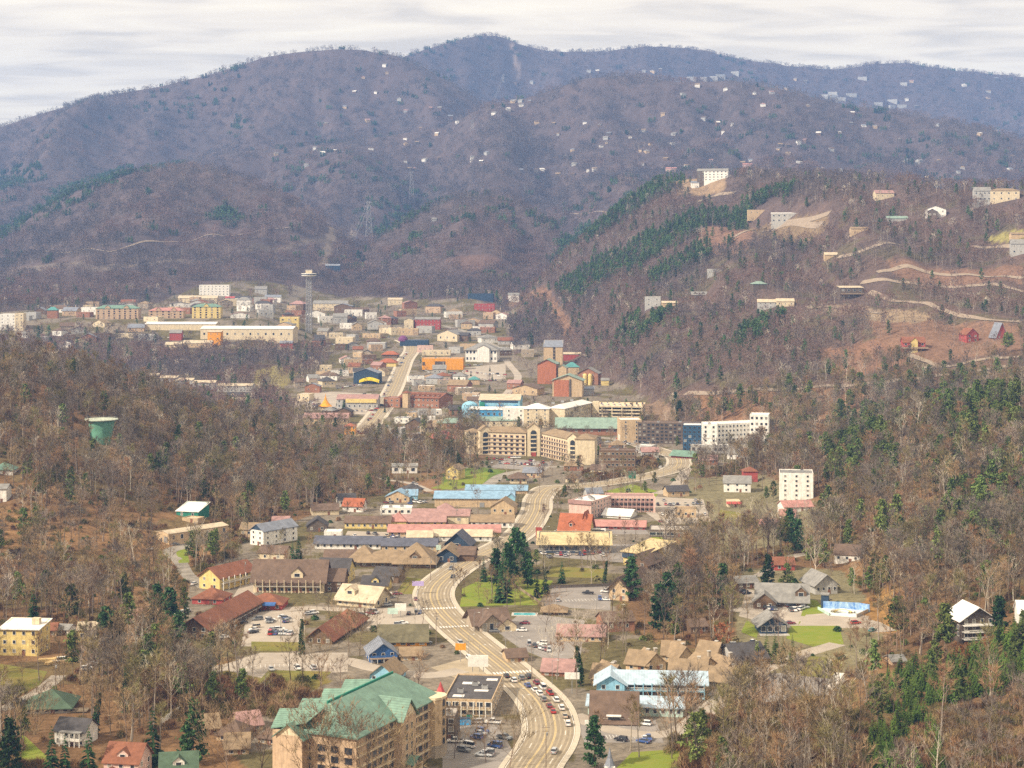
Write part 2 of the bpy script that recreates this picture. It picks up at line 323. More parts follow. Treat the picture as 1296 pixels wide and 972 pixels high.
# air
hb = MB(); ZLO = float(ZZ.min()) - 1; ZHI = float(ZZ.max()) + 30
hb.box((0, 4750, (ZLO + ZHI) / 2), (13000, 10500, ZHI - ZLO), None)
hz = hb.mesh('haze'); hz.materials.clear(); hm = bpy.data.materials.new('haze_air'); hm.use_nodes = True; t = hm.node_tree; t.nodes.clear()
o_ = t.nodes.new('ShaderNodeOutputMaterial'); pv = t.nodes.new('ShaderNodeVolumePrincipled'); pv.inputs['Color'].default_value = (.23, .45, 1, 1)
pv.inputs['Density'].default_value = 7.6e-5; pv.inputs['Anisotropy'].default_value = 0.0; t.links.new(pv.outputs[0], o_.inputs['Volume'])
hz.materials.append(hm); tag(link('haze', hz), kind='stuff')
# ------------------------------------------------------------------ roads and lots
def smooth_path(pts, step=5.0):
    P = [Vector((p[0], p[1])) for p in pts]; P = [2 * P[0] - P[1]] + P + [2 * P[-1] - P[-2]]; out = []
    for i in range(1, len(P) - 2):
        a, b, c, d = P[i - 1:i + 3]; n = max(2, int((c - b).length / step))
        for k in range(n):
            t = k / n; out.append(0.5 * ((2 * b) + (c - a) * t + (2 * a - 5 * b + 4 * c - d) * t * t + (3 * b - a - 3 * c + d) * t ** 3))
    out.append(P[-2]); return out
def offs(path, o):
    r = []
    for i, p in enumerate(path):
        d = (path[min(i + 1, len(path) - 1)] - path[max(i - 1, 0)]).normalized(); r.append(p + Vector((-d.y, d.x)) * o)
    return r
def strip(M, path, a, b, zo, material, n=1, i0=0, i1=None):
    """A sheet along path between the side offsets a and b, lying zo above the ground."""
    pp = path[i0:i1]
    if len(pp) < 2: return
    vs = []; fs = []; L_ = [offs(pp, a + (b - a) * k / n) for k in range(n + 1)]
    zs = [gz([q.x for q in l], [q.y for q in l]) for l in L_]
    mid = gz([q.x for q in pp], [q.y for q in pp])
    for i in range(len(pp)):
        for k in range(n + 1): vs.append((L_[k][i].x, L_[k][i].y, max(float(zs[k][i]), float(mid[i]) - 6) + zo))
    for i in range(len(pp) - 1):
        for k in range(n): q = i * (n + 1) + k; fs.append((q, q + n + 1, q + n + 2, q + 1) if a > b else (q + 1, q + n + 2, q + n + 1, q))
    M.add(vs, fs, material)
ROADS = {}; ROADPTS = []; BLOCK = []
ASPH = mat('worn_asphalt', (.345, .285, .20), rough=.9, var=.22, scale=.09); ASPH2 = mat('grey_asphalt', (.28, .25, .21), rough=.9, var=.2, scale=.15)
TRACK = mat('tyre_dark_lane', (.27, .22, .155), rough=.85, var=.12, scale=.2); WHITE_L = mat('white_line', (.72, .70, .66), var=.1); YEL_L = mat('yellow_line', (.58, .44, .20), var=.12)
KERB = mat('kerb_concrete', (.50, .44, .35), var=.1); DIRTR = mat('pale_gravel', (.28, .22, .165), var=.2, scale=.3)
def road(key, pp, width, material=ASPH, lanes=0, kerb=False, skip=0, n=2, zo=.05, walk=0):
    path = smooth_path([G(a, b, skip)[:2] for a, b in pp]); ROADS[key] = path; M = MB(); h = width / 2
    strip(M, path, h, -h, zo, material, n)
    for p in path: ROADPTS.append((p.x, p.y, h + walk))
    if lanes:
        lw = width / lanes
        for k in range(lanes): c = h - lw * (k + .5); [strip(M, path, c + s * lw * .22 + .45, c + s * lw * .22 - .45, zo + .006, TRACK) for s in (-1, 1)]
        for o in ((lw / 2 + .1), (lw / 2 - .25), (-lw / 2 + .25), (-lw / 2 - .1)) if lanes % 2 else (.2, -.2): strip(M, path, o + .09, o - .09, zo + .012, YEL_L)
        for k in range(1, lanes):
            o = h - lw * k
            if abs(o) < lw * .6: continue
            for i in range(0, len(path) - 2, 3): strip(M, path, o + .09, o - .09, zo + .012, WHITE_L, 1, i, i + 2)
        for s in (1, -1): strip(M, path, s * (h - .35) + .09, s * (h - .35) - .09, zo + .012, WHITE_L)
    o = M.obj('road'); tag(o, kind='structure')
    if kerb:
        K = MB()
        for s in (1, -1):
            a, b = s * h, s * (h + walk)
            if s < 0: a, b = b, a
            strip(K, path, max(a, b), min(a, b), zo + .14, KERB)
            e_ = offs(path, s * h); vs = []
            for q in e_: z = float(gz(q.x, q.y)); vs += [(q.x, q.y, z), (q.x, q.y, z + zo + .14)]
            K.add(vs, [(2 * i, 2 * i + 1, 2 * i + 3, 2 * i + 2) for i in range(len(e_) - 1)], KERB)
        tag(K.obj('pavement'), kind='structure')
    return path
def crosswalk(key, py, px):
    path = ROADS[key]; g = G(px, py); i = min(range(len(path)), key=lambda k: (path[k] - Vector(g[:2])).length); i = min(max(i, 1), len(path) - 2)
    M = MB(); d = (path[i + 1] - path[i - 1]).normalized(); s = Vector((-d.y, d.x)); hw = ROADW[key] / 2
    k = -hw + .6
    while k < hw - .6:
        c = path[i] + s * k; vs = [c + d * 1.6 + s * .35, c + d * 1.6 - s * .35, c - d * 1.6 - s * .35, c - d * 1.6 + s * .35]; M.add([(q.x, q.y, float(gz(q.x, q.y)) + .075) for q in vs], [(0, 1, 2, 3)], WHITE_L); k += 1.3
    tag(M.obj('crosswalk'), kind='structure')
ROADW = {}
def sheet(name, pp, material, zo=.03, raw=False, sub=12.0):
    poly = pp if raw else wpoly(pp); bm = bmesh.new(); vs = [bm.verts.new((x, y, 0)) for x, y in poly]; f = bm.faces.new(vs)
    bmesh.ops.triangulate(bm, faces=[f])
    for _ in range(4):
        es = [e for e in bm.edges if e.calc_length() > sub]
        if not es: break
        bmesh.ops.subdivide_edges(bm, edges=es, cuts=1); bmesh.ops.triangulate(bm, faces=[f for f in bm.faces if len(f.verts) > 3])
    for v_ in bm.verts: v_.co.z = float(gz(v_.co.x, v_.co.y)) + zo
    bmesh.ops.recalc_face_normals(bm, faces=bm.faces[:])
    me = bpy.data.meshes.new(name)
    if sum(f.normal.z for f in bm.faces) < 0: bmesh.ops.reverse_faces(bm, faces=bm.faces[:])
    bm.to_mesh(me); bm.free(); me.materials.append(material); return tag(link(name, me), kind='structure')
def clear_poly(poly, r=3.0):
    xs = [p[0] for p in poly]; ys = [p[1] for p in poly]; st = 5.0
    gx, gy = np.meshgrid(np.arange(min(xs), max(xs), st), np.arange(min(ys), max(ys), st)); m = inpoly(gx, gy, poly)
    for a, b in zip(gx[m], gy[m]): BLOCK.append((a, b, r))
GRASS = mat('grass', (.16, .225, .025), rough=1, var=.4, scale=.12, col2=(.23, .235, .05), spec=.05); DRYG = mat('dry_grass', (.22, .17, .055), rough=1, var=.35, scale=.1, col2=(.16, .17, .04), spec=.05)
EARTH = mat('bare_earth', (.27, .15, .085), rough=1, var=.35, scale=.1, spec=.05); LOT = mat('lot_asphalt', (.37, .32, .265), rough=.9, var=.16, scale=.08); LOT2 = mat('dark_lot', (.25, .225, .205), rough=.9, var=.18, scale=.1)
ROADW.update(main=16.5, parkway=15)
road('main', [(655, 1010), (672, 972), (692, 942), (697, 918), (685, 887), (647, 851), (604, 816), (577, 793), (555, 770), (549, 750), (562, 732), (598, 708), (636, 690), (662, 672), (678, 648), (682, 630), (697, 617), (733, 616), (790, 608), (836, 599), (858, 590), (856, 578), (832, 570), (808, 562)], 16.5, lanes=5, kerb=True, walk=1.7)
road('parkway', [(808, 562), (780, 556), (740, 552), (690, 548)], 11, material=ASPH2)
road('parkway', [(455, 552), (472, 532), (484, 516), (497, 494), (505, 476), (512, 458), (521, 444), (519, 436), (508, 430)], 17, kerb=True, walk=3, lanes=5)
road('street', [(260, 850), (320, 838), (380, 836), (440, 836), (470, 845), (540, 855), (585, 848)], 9, material=LOT)
road('street', [(262, 800), (300, 765), (316, 740), (322, 725)], 9, material=LOT)
road('street', [(538, 770), (500, 772), (440, 772), (380, 770), (318, 780)], 8, material=LOT)
road('street', [(262, 745), (238, 728), (228, 712), (214, 698), (235, 690), (250, 675)], 7, material=ASPH2)
road('street', [(545, 622), (520, 612), (490, 607), (460, 602)], 6, material=LOT)
road('street', [(606, 622), (620, 612), (640, 600), (690, 592), (720, 590)], 9, material=ASPH2)
road('street', [(870, 592), (862, 606), (850, 618), (830, 625)], 8, material=LOT)
road('street', [(725, 905), (780, 925), (850, 928), (900, 895), (930, 870), (960, 850), (1010, 830), (1060, 815)], 8, material=LOT)
road('street', [(930, 770), (960, 775), (1030, 785), (1090, 786), (1120, 800)], 11, material=LOT)
road('street', [(960, 730), (1000, 705), (1040, 700)], 7, material=LOT)
road('street', [(640, 455), (652, 470), (655, 480), (640, 500)], 9, material=LOT); road('street', [(560, 412), (600, 424), (640, 445)], 8, material=ASPH2)
road('street', [(75, 855), (50, 875), (15, 893), (0, 898)], 6, material=LOT)
for pp in [[(868, 498), (920, 497), (980, 494), (1060, 489), (1140, 481), (1200, 474), (1296, 463)], [(1100, 370), (1150, 382), (1200, 395), (1250, 405), (1296, 408)], [(1090, 358), (1130, 356), (1180, 362), (1230, 362), (1296, 370)],
           [(1142, 447), (1165, 455), (1190, 466)], [(1020, 388), (1060, 390), (1120, 396)], [(1110, 345), (1160, 340), (1230, 348), (1296, 352)], [(860, 262), (900, 250), (930, 244)], [(930, 300), (985, 288), (1040, 284)], [(1170, 466), (1230, 458), (1290, 452)], [(975, 282), (1010, 280), (1050, 270)], [(1060, 326), (1090, 318), (1140, 310)], [(1230, 312), (1270, 312), (1296, 318)]]: road('hill_road', pp, 8, material=DIRTR, n=3, zo=.6, walk=9)
for pp in [[(40, 322), (120, 316), (200, 306), (300, 298), (380, 290)], [(690, 272), (730, 271), (770, 270)]]: road('hill_road', pp, 4.5, material=DIRTR, n=2, zo=1, walk=3)
for py, px in ((771, 556), (793, 577), (853, 648)): crosswalk('main', py, px)
for pp, m_, nm in [([(305, 818), (312, 778), (385, 773), (386, 818)], LOT, 'car_park'), ([(270, 845), (330, 826), (440, 826), (440, 850), (330, 858)], LOT, 'car_park'), ([(430, 790), (470, 772), (535, 770), (545, 795), (500, 800)], LOT, 'car_park'), ([(688, 768), (700, 742), (775, 742), (772, 772)], LOT2, 'car_park'), ([(630, 800), (660, 775), (740, 785), (735, 830), (700, 838), (660, 822)], LOT2, 'car_park'),
        ([(725, 905), (740, 940), (840, 940), (830, 910)], LOT2, 'car_park'), ([(700, 705), (705, 690), (830, 688), (825, 715)], LOT2, 'car_park'), ([(560, 915), (625, 905), (660, 972), (560, 1000)], LOT2, 'car_park'), ([(620, 592), (640, 580), (700, 585), (690, 596)], LOT2, 'car_park'), ([(935, 780), (945, 745), (1030, 765), (1100, 780), (1095, 795), (1000, 795)], LOT, 'car_park'),
        ([(580, 482), (588, 465), (640, 460), (640, 480)], LOT, 'car_park'), ([(385, 520), (395, 495), (470, 498), (465, 525)], LOT, 'car_park'), ([(895, 880), (912, 862), (1000, 850), (1060, 850), (1040, 880), (960, 890)], LOT2, 'car_park'), ([(742, 668), (745, 676), (822, 676), (815, 668)], LOT2, 'car_park'), ([(430, 690), (440, 672), (545, 675), (545, 690)], LOT, 'car_park'), ([(805, 640), (820, 628), (890, 632), (900, 660), (840, 665)], LOT, 'car_park'), ([(545, 845), (600, 830), (640, 868), (600, 868)], ASPH, 'forecourt')]:
    o = sheet(nm, pp, m_, .02); clear_poly(wpoly(pp))
for pp, m_ in [([(582, 768), (585, 745), (620, 728), (700, 735), (680, 766), (640, 766)], GRASS), ([(318, 812), (318, 824), (385, 824), (385, 813)], DRYG), ([(322, 868), (340, 848), (420, 850), (400, 870)], DRYG), ([(545, 618), (580, 604), (622, 596), (612, 612), (575, 620)], GRASS), ([(765, 622), (800, 613), (835, 622), (828, 632)], GRASS),
        ([(995, 808), (1000, 792), (1062, 792), (1068, 815), (1040, 822)], GRASS), ([(1010, 855), (1025, 830), (1068, 835), (1060, 860)], DRYG), ([(780, 972), (800, 952), (862, 948), (850, 985), (780, 985)], GRASS), ([(818, 690), (830, 672), (848, 690), (838, 702)], GRASS), ([(905, 660), (912, 645), (955, 652), (945, 672)], DRYG), ([(688, 730), (700, 717), (770, 720), (765, 732)], DRYG), ([(0, 945), (30, 930), (62, 960), (40, 985), (0, 990)], GRASS), ([(500, 752), (515, 730), (545, 735), (535, 752)], DRYG), ([(222, 700), (236, 690), (240, 712), (228, 716)], GRASS), ([(0, 840), (60, 850), (50, 868), (0, 890)], DRYG), ([(938, 800), (945, 785), (960, 795), (958, 808)], GRASS), ([(1010, 792), (1020, 758), (1034, 760), (1046, 776), (1020, 778)], GRASS)]: sheet('lawn', pp, m_, .035)
def stalls(a, b, n, ln=5.0, side=1):
    """Painted stall lines along the line from a to b (photo pixels)."""
    p, q = Vector(G(*a)[:2]), Vector(G(*b)[:2]); d = (q - p).normalized(); s_ = Vector((-d.y, d.x)) * side; M = MB()
    for k in range(n + 1):
        c = p.lerp(q, k / n); vs = [c - d * .07, c + d * .07, c + d * .07 + s_ * ln, c - d * .07 + s_ * ln]; M.add([(v_.x, v_.y, float(gz(v_.x, v_.y)) + .034) for v_ in vs], [(0, 1, 2, 3) if side > 0 else (3, 2, 1, 0)], WHITE_L)
    tag(M.obj('stall_lines'), kind='structure')
for a, b, n in [((335, 803), (372, 803), 10), ((335, 787), (372, 786), 10), ((318, 800), (325, 780), 10), ((300, 846), (430, 842), 22), ((752, 936), (830, 934), 18), ((785, 925), (815, 905), 8), ((700, 762), (768, 760), 16), ((575, 960), (610, 925), 18), ((600, 968), (640, 935), 16), ((665, 818), (700, 830), 10), ((700, 704), (770, 702), 14), ((960, 772), (1030, 776), 16), ((900, 872), (960, 868), 14)]: stalls(a, b, n)
# ------------------------------------------------------------------ builders for buildings
WALLC = {}
def C_(name, col, **k): WALLC[name] = col; return mat(name, col, **k)
WM = dict(cream=C_('cream_wall', (.62, .52, .36)), tan=C_('tan_wall', (.50, .37, .23)), yellow=C_('yellow_wall', (.64, .50, .20)), white=C_('white_wall', (.74, .71, .66)), grey=C_('grey_wall', (.40, .39, .37)), wood=C_('timber_wall', (.19, .12, .075), kind='board'), red=C_('red_wall', (.36, .075, .065)), brick=C_('brick_wall', (.33, .16, .10), kind='brick'),
          navy=C_('navy_wall', (.035, .06, .10)), blue=C_('blue_wall', (.05, .13, .34), kind='board'), orange=C_('orange_wall', (.68, .30, .03)), peach=C_('peach_wall', (.47, .34, .225)), mint=C_('mint_wall', (.46, .60, .54)), sky=C_('sky_blue_wall', (.25, .48, .62)), dark=C_('dark_wall', (.13, .10, .08)), terra=C_('terracotta_wall', (.40, .15, .08)), green=C_('green_wall', (.03, .20, .14)), pink=C_('pink_wall', (.60, .42, .36)), aqua=C_('aqua_wall', (.06, .30, .58)), stone=C_('stone_wall', (.40, .33, .25), kind='brick'))
RM = dict(brown=C_('brown_shingle', (.17, .115, .085), kind='shingle'), rust=C_('rust_shingle', (.26, .105, .06), kind='shingle'), grey=C_('grey_shingle', (.28, .27, .255), kind='shingle'), dark=C_('dark_shingle', (.085, .078, .08), kind='shingle'), tan=C_('tan_shingle', (.31, .225, .14), kind='shingle'), cream=C_('cream_metal', (.60, .50, .36), kind='seam', rough=.6), green=C_('green_metal', (.17, .285, .22), kind='seam', rough=.5), blue=C_('blue_metal', (.26, .42, .58), kind='seam', rough=.5), pale=C_('pale_blue_metal', (.46, .58, .68), kind='seam', rough=.55), red=C_('red_metal', (.46, .08, .08), kind='seam', rough=.5), pink=C_('pink_tile', (.48, .24, .21), kind='shingle'), white=C_('white_membrane', (.78, .76, .73), rough=.6, var=.14, kind='stain'), olive=C_('olive_shingle', (.17, .15, .09), kind='shingle'), navy=C_('navy_shingle', (.12, .125, .16), kind='shingle'), yellow=C_('yellow_roof', (.60, .48, .27), kind='seam'), orange=C_('orange_tile', (.40, .13, .065), kind='shingle'), slate=C_('slate_metal', (.24, .26, .31), kind='seam', rough=.5), teal=C_('teal_metal', (.10, .30, .29), kind='seam', rough=.5), sage=C_('sage_metal', (.26, .36, .30), kind='seam', rough=.55), flat=C_('gravel_roof', (.42, .38, .34), var=.25, scale=.3), mauve=C_('mauve_shingle', (.40, .24, .22), kind='shingle'), moss=C_('mossy_shingle', (.09, .14, .09), kind='shingle'))
for k_ in list(WM):
    m_ = WM[k_]
    if m_.name.endswith('_wall') and not any(n_.type in ('TEX_WAVE', 'TEX_BRICK') for n_ in m_.node_tree.nodes):
        c_ = [q * 1.12 for q in WALLC[m_.name]]; WM[k_] = mat(m_.name + '_weathered', c_, kind='stain')
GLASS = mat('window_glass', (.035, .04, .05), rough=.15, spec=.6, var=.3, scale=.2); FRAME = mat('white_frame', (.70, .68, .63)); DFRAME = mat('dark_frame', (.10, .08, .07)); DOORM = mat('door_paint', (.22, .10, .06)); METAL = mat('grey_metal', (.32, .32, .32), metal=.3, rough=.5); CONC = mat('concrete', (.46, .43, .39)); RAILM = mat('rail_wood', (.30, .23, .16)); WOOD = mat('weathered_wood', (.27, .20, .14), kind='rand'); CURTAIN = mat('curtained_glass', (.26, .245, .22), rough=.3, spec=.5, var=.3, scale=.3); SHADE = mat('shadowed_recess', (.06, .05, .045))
WINC = {}; RW = random.Random(8)
def window_mesh(w, h, fm, arch=False, GLASS=GLASS):
    k = (round(w, 1), round(h, 1), fm.name, arch, GLASS.name)
    if k not in WINC:
        M = MB()
        if arch:
            pts = [(-w / 2, -h / 2), (w / 2, -h / 2), (w / 2, h / 2 - w / 2)] + [(w / 2 * cos(a), h / 2 - w / 2 + w / 2 * sin(a)) for a in np.linspace(0, pi, 7)[1:-1]] + [(-w / 2, h / 2 - w / 2)]
            n = len(pts); M.add([(x, -.10, z) for x, z in pts] + [(x, .02, z) for x, z in pts], [tuple(range(n))] + [(i, n + i, n + (i + 1) % n, (i + 1) % n) for i in range(n)], GLASS)
        else:
            f = .12
            M.box((0, -.03, 0), (w, .10, h), GLASS)
            for sx in (-1, 1): M.box((sx * (w / 2 + f / 2), -.05, 0), (f, .14, h + 2 * f), fm)
            for sz in (-1, 1): M.box((0, -.05, sz * (h / 2 + f / 2)), (w, .13, f), fm)
        WINC[k] = M.mesh('window')
    return WINC[k]
def roof_mesh(kind, w, d, h, rh, over, rm, ax='x', th=.28):
    M = MB()
    if kind == 'flat':
        M.box((0, d / 2, h - .05), (w - .7, d - .7, .3), rm); return M
    if ax == 'y': W_, D_ = d, w
    else: W_, D_ = w, d
    def tr(p):
        x, y, z = p; return (x, y + d / 2, z) if ax == 'x' else (y, x + d / 2, z)
    o = over; s = rh / (D_ / 2); ez = h - o * s; hw = W_ / 2 + o; hd = D_ / 2 + o; flip = ax == 'y'
    def sol(ps):
        ps = [tr(p) for p in ps]; M.solid(ps[::-1] if flip else ps, th, rm)
    if kind == 'gable':
        sol([(-hw, -hd, ez), (hw, -hd, ez), (hw, 0, h + rh), (-hw, 0, h + rh)]); sol([(hw, hd, ez), (-hw, hd, ez), (-hw, 0, h + rh), (hw, 0, h + rh)])
    elif kind == 'hip':
        r = max(W_ / 2 - D_ / 2, .01) if W_ > D_ else .01
        if W_ < D_: r = .01
        A = (-hw, -hd, ez); B = (hw, -hd, ez); Cc = (hw, hd, ez); D2 = (-hw, hd, ez); R0 = (-r, 0, h + rh); R1 = (r, 0, h + rh)
        for ps in ([A, B, R1, R0], [Cc, D2, R0, R1], [B, Cc, R1], [D2, A, R0]): sol(ps)
    elif kind == 'shed':
        sol([(-hw, -hd, h), (hw, -hd, h), (hw, hd, h + rh), (-hw, hd, h + rh)])
    return M
def vol(P, w, d, h, x=0, y=0, z=0, rz=0, roof='gable', ax='x', rh=None, over=.6, wall='cream', rm='brown', base=-5, wins=(), nf=1, fh=None, fm=FRAME, roof_name='roof', wall_name='wall'):
    """One block of a building: walls with gable ends, roof, windows; front face at y, centred on x."""
    if rh is None: rh = min(w, d) * .28
    wm = WM[wall] if isinstance(wall, str) else wall; r_ = RM[rm] if isinstance(rm, str) else rm
    M = MB(); M.prism([(-w / 2, 0), (w / 2, 0), (w / 2, d), (-w / 2, d)], base, h, wm)
    if roof == 'gable':
        t = .12
        if ax == 'x':
            for s in (-1, 1): X_ = s * w / 2; M.add([(X_, 0, h), (X_, d, h), (X_, d / 2, h + rh - t), (X_ - s * .3, 0, h), (X_ - s * .3, d, h), (X_ - s * .3, d / 2, h + rh - t)], [(0, 1, 2), (5, 4, 3), (0, 2, 5, 3), (2, 1, 4, 5)], wm)
        else:
            for Y_, s in ((0, 1), (d, -1)): M.add([(-w / 2, Y_, h), (w / 2, Y_, h), (0, Y_, h + rh - t), (-w / 2, Y_ + s * .3, h), (w / 2, Y_ + s * .3, h), (0, Y_ + s * .3, h + rh - t)], [(0, 1, 2), (5, 4, 3), (0, 2, 5, 3), (2, 1, 4, 5)], wm)
    if roof == 'flat':
        for a, b, c, e_ in ((0, .15, w, .3), (0, d - .15, w, .3), (-w / 2 + .15, d / 2, .3, d - .6), (w / 2 - .15, d / 2, .3, d - .6)): M.box((a, b, h + .3), (c, e_, .62), wm)
    if roof == 'shed':
        for s in (-1, 1): X_ = s * (w / 2 - .01); M.add([(X_, 0, h), (X_, d, h), (X_, d, h + rh), (X_ - s * .3, 0, h), (X_ - s * .3, d, h), (X_ - s * .3, d, h + rh)], [(0, 1, 2), (5, 4, 3), (0, 2, 5, 3), (2, 1, 4, 5)], wm)
        M.add([(-w / 2, d, h), (w / 2, d, h), (w / 2, d, h + rh), (-w / 2, d, h + rh)], [(3, 2, 1, 0)], wm)
    wo = M.obj(wall_name, P, loc=(x, y, z), rot=rz); ro = roof_mesh(roof, w, d, h, rh, over, r_, ax).obj(roof_name, P, loc=(x, y, z), rot=rz)
    fh = fh or h / nf
    for side, n, ww, wh in wins:
        me = window_mesh(ww, wh, fm)
        L_ = w if side in 'fb' else d
        for f in range(nf):
            for k in range(n):
                c = -L_ / 2 + L_ * (k + .5) / n; zz_ = f * fh + fh * .53
                lx, ly, a = {'f': (c, 0, 0), 'b': (c, d, pi), 'l': (-w / 2, d / 2 + c, -pi / 2), 'r': (w / 2, d / 2 + c, pi / 2)}[side]
                q = link('window', me if RW.random() < .72 else window_mesh(ww, wh, fm, False, CURTAIN), P); ca, sa = cos(rz), sin(rz); q.location = (x + lx * ca - ly * sa, y + lx * sa + ly * ca, z + zz_); q.rotation_euler = (0, 0, a + rz)
    return wo, ro
def gallery(P, w, nf, fh, x=0, y=0, z=0, rz=0, dep=1.6, bays=6, slab=CONC, rail=RAILM, post=None, doors=True, top=True, solid_rail=False):
    """Open walkways along a front: a slab and a railing per floor, posts, doors behind."""
    post = post or FRAME
    def tr(o, lx, ly, lz=0): ca, sa = cos(rz), sin(rz); o.location = (x + lx * ca - ly * sa, y + lx * sa + ly * ca, z + lz); o.rotation_euler = (0, 0, rz)
    for f in range(1, nf):
        M = MB(); M.box((0, -dep / 2, f * fh), (w, dep, .25), slab); tr(M.obj('walkway', P), 0, 0)
        M = MB()
        if solid_rail: M.box((0, -dep, f * fh + .6), (w, .1, .9), rail)
        else:
            M.box((0, -dep, f * fh + 1.15), (w, .12, .12), rail); M.box((0, -dep, f * fh + .35), (w, .1, .1), rail); n = int(w / .5)
            for k in range(n): M.box((-w / 2 + w * (k + .5) / n, -dep, f * fh + .72), (.1, .08, .8), rail)
        tr(M.obj('railing', P), 0, 0)
    pm = MB(); pm.box((0, 0, nf * fh / 2 - .6), (.28, .28, nf * fh + 1), post); pme = pm.mesh('post')
    for k in range(bays + 1): tr(link('post', pme, P), -w / 2 + w * k / bays, -dep + .05)
    if doors:
        dm = MB(); dm.box((0, -.03, 1.05), (1.0, .12, 2.1), DOORM); dme = dm.mesh('door'); wme = window_mesh(1.7, 1.3, FRAME)
        for f in range(nf):
            for k in range(bays):
                c = -w / 2 + w * (k + .5) / bays; tr(link('door', dme, P), c - w / bays * .25, 0, f * fh + .15); tr(link('window', wme, P), c + w / bays * .15, 0, f * fh + 1.5)
def dormer(P, x, y, z, w, d, h, wall='cream', rm='brown', win=True):
    M = MB(); wm = WM[wall]; rh = w * .4; M.prism([(-w / 2, 0), (w / 2, 0), (w / 2, d), (-w / 2, d)], -.6, h, wm); M.add([(-w / 2, 0, h), (w / 2, 0, h), (0, 0, h + rh), (-w / 2, .2, h), (w / 2, .2, h), (0, .2, h + rh)], [(0, 1, 2), (5, 4, 3)], wm)
    r = RM[rm]; o = .35
    M.solid([(-w / 2 - o, -o, h - .25), (0, -o, h + rh + .1), (0, d, h + rh + .1), (-w / 2 - o, d, h - .25)][::-1], .2, r); M.solid([(w / 2 + o, -o, h - .25), (0, -o, h + rh + .1), (0, d, h + rh + .1), (w / 2 + o, d, h - .25)], .2, r)
    dd = M.obj('dormer', P, loc=(x, y, z))
    if win: link('window', window_mesh(w * .45, h * .7, FRAME), dd, (0, 0, h * .45))
def block(o, w, d, rot, front=0):
    """Keep trees off a footprint (and off the view just in front of it)."""
    ca, sa = cos(rot), sin(rot); n = max(1, int(w / 6)); m = max(1, int(d / 6))
    for i in range(n + 1):
        for j in range(m + 1):
            lx = -w / 2 + w * i / n; ly = d * j / m; BLOCK.append((o[0] + lx * ca - ly * sa, o[1] + lx * sa + ly * ca, 4.5))
        if front:
            for lx, ly in ((-w / 2 + w * i / n, 0), (-w / 2 + w * i / n, d * .9)):
                k = 8; X_ = o[0] + lx * ca - ly * sa; Y_ = o[1] + lx * sa + ly * ca
                while k < front: BLOCK.append((X_, Y_ - k, 6)); k += 9
LAND = []
def house(name, label, cat, px, py, wpx, hpx, d, rot=0, front=None, group=None, skip=0, m_w=None, chim=False, units=0, dorm=0, door=True, **k):
    """A building whose front foot is at the ground seen at (px, py); widths and heights in photo pixels at that distance."""
    g = G(px, py, skip); s = F / g.y; w = m_w or wpx / s; h = hpx / s; r = radians(rot)
    P = thing(name, label, cat, g, r, group); fr = (30 if g.y > 1450 else 20) if front is None else front; block(g, w, d, r, fr)
    vol(P, w, d, h, **k)
    if chim:
        M = MB(); M.box((w * .28, d * .55, h + min(w, d) * .2), (1.1, 1.1, min(w, d) * .4 + 1.6), WM['stone']); M.box((w * .28, d * .55, h + min(w, d) * .4 + .9), (1.4, 1.4, .25), CONC); M.obj('chimney', P)
    for i in range(units):
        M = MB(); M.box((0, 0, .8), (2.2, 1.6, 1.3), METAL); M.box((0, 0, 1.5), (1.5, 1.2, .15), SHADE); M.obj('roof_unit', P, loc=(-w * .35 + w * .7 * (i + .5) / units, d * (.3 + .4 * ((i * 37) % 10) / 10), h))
    for i in range(dorm): dormer(P, -w / 2 + w * (i + .5) / dorm, d * .12, h + .3, min(3.5, w / dorm * .5), d * .3, 1.8, k.get('wall', 'cream'), k.get('rm', 'brown'))
    if door and g.y < 1500:
        M = MB(); M.box((0, -.04, 1.05), (1.3, .16, 2.2), DOORM); M.obj('door', P, loc=(w * .12, 0, 0))
    P['_w'] = w; P['_d'] = d; P['_h'] = h
    del P['_w'], P['_d'], P['_h']
    LAND.append((px, py - hpx * .5, label)); return P, w, d, h
# ------------------------------------------------------------------ buildings of the near valley
def f(n, ww=1.2, wh=1.4, l=0, r=0): return tuple([('f', n, ww, wh)] * (n > 0) + [('l', l, ww, wh)] * (l > 0) + [('r', r, ww, wh)] * (r > 0))
B = 'building'; Hs = 'house'
P, w, d, h = house('townhouse', 'bright yellow three storey house under construction with pale metal roof', Hs, 24, 830, 50, 34, 13, -6, wall='yellow', rm='white', roof='shed', rh=1.6, nf=3, wins=f(4, 1.1, 1.3, r=2), over=.8)
M = MB(); M.box((0, 0, 1.2), (3, 2.5, 2.4), WM['cream']); M.obj('roof_hatch', P, loc=(w * .3, d * .5, h + .8))
for k in range(5):
    M = MB(); M.tube((0, 0, -1), (1.5 - k * .3, 0, 8 - k), .12, .12, WOOD, 4); M.tube((0, 0, 3 + k * .4), (2.5, 0, 3.2 + k * .4), .1, .1, WOOD, 4); M.obj('scaffold_pole', P, loc=(w / 2 + .5 + k * .5, k * 1.8, 0))
house('cottage', 'small maroon roofed cottage behind the yellow townhouse', Hs, 60, 806, 22, 9, 9, 10, wall='peach', rm='rust', wins=f(2))
house('cottage', 'tiny white roofed cottage right of the maroon roofed cottage', Hs, 79, 803, 15, 7, 8, -10, wall='white', rm='grey', wins=f(2))
house('house', 'cream roofed low house with yellow lower wall behind pines', Hs, 114, 812, 30, 16, 11, 8, wall='yellow', rm='cream', wins=f(3), rh=2)
house('cabin', 'brown roofed cabin hidden in the trees at the slope foot', 'cabin', 162, 787, 26, 8, 9, -8, wall='tan', rm='mauve')
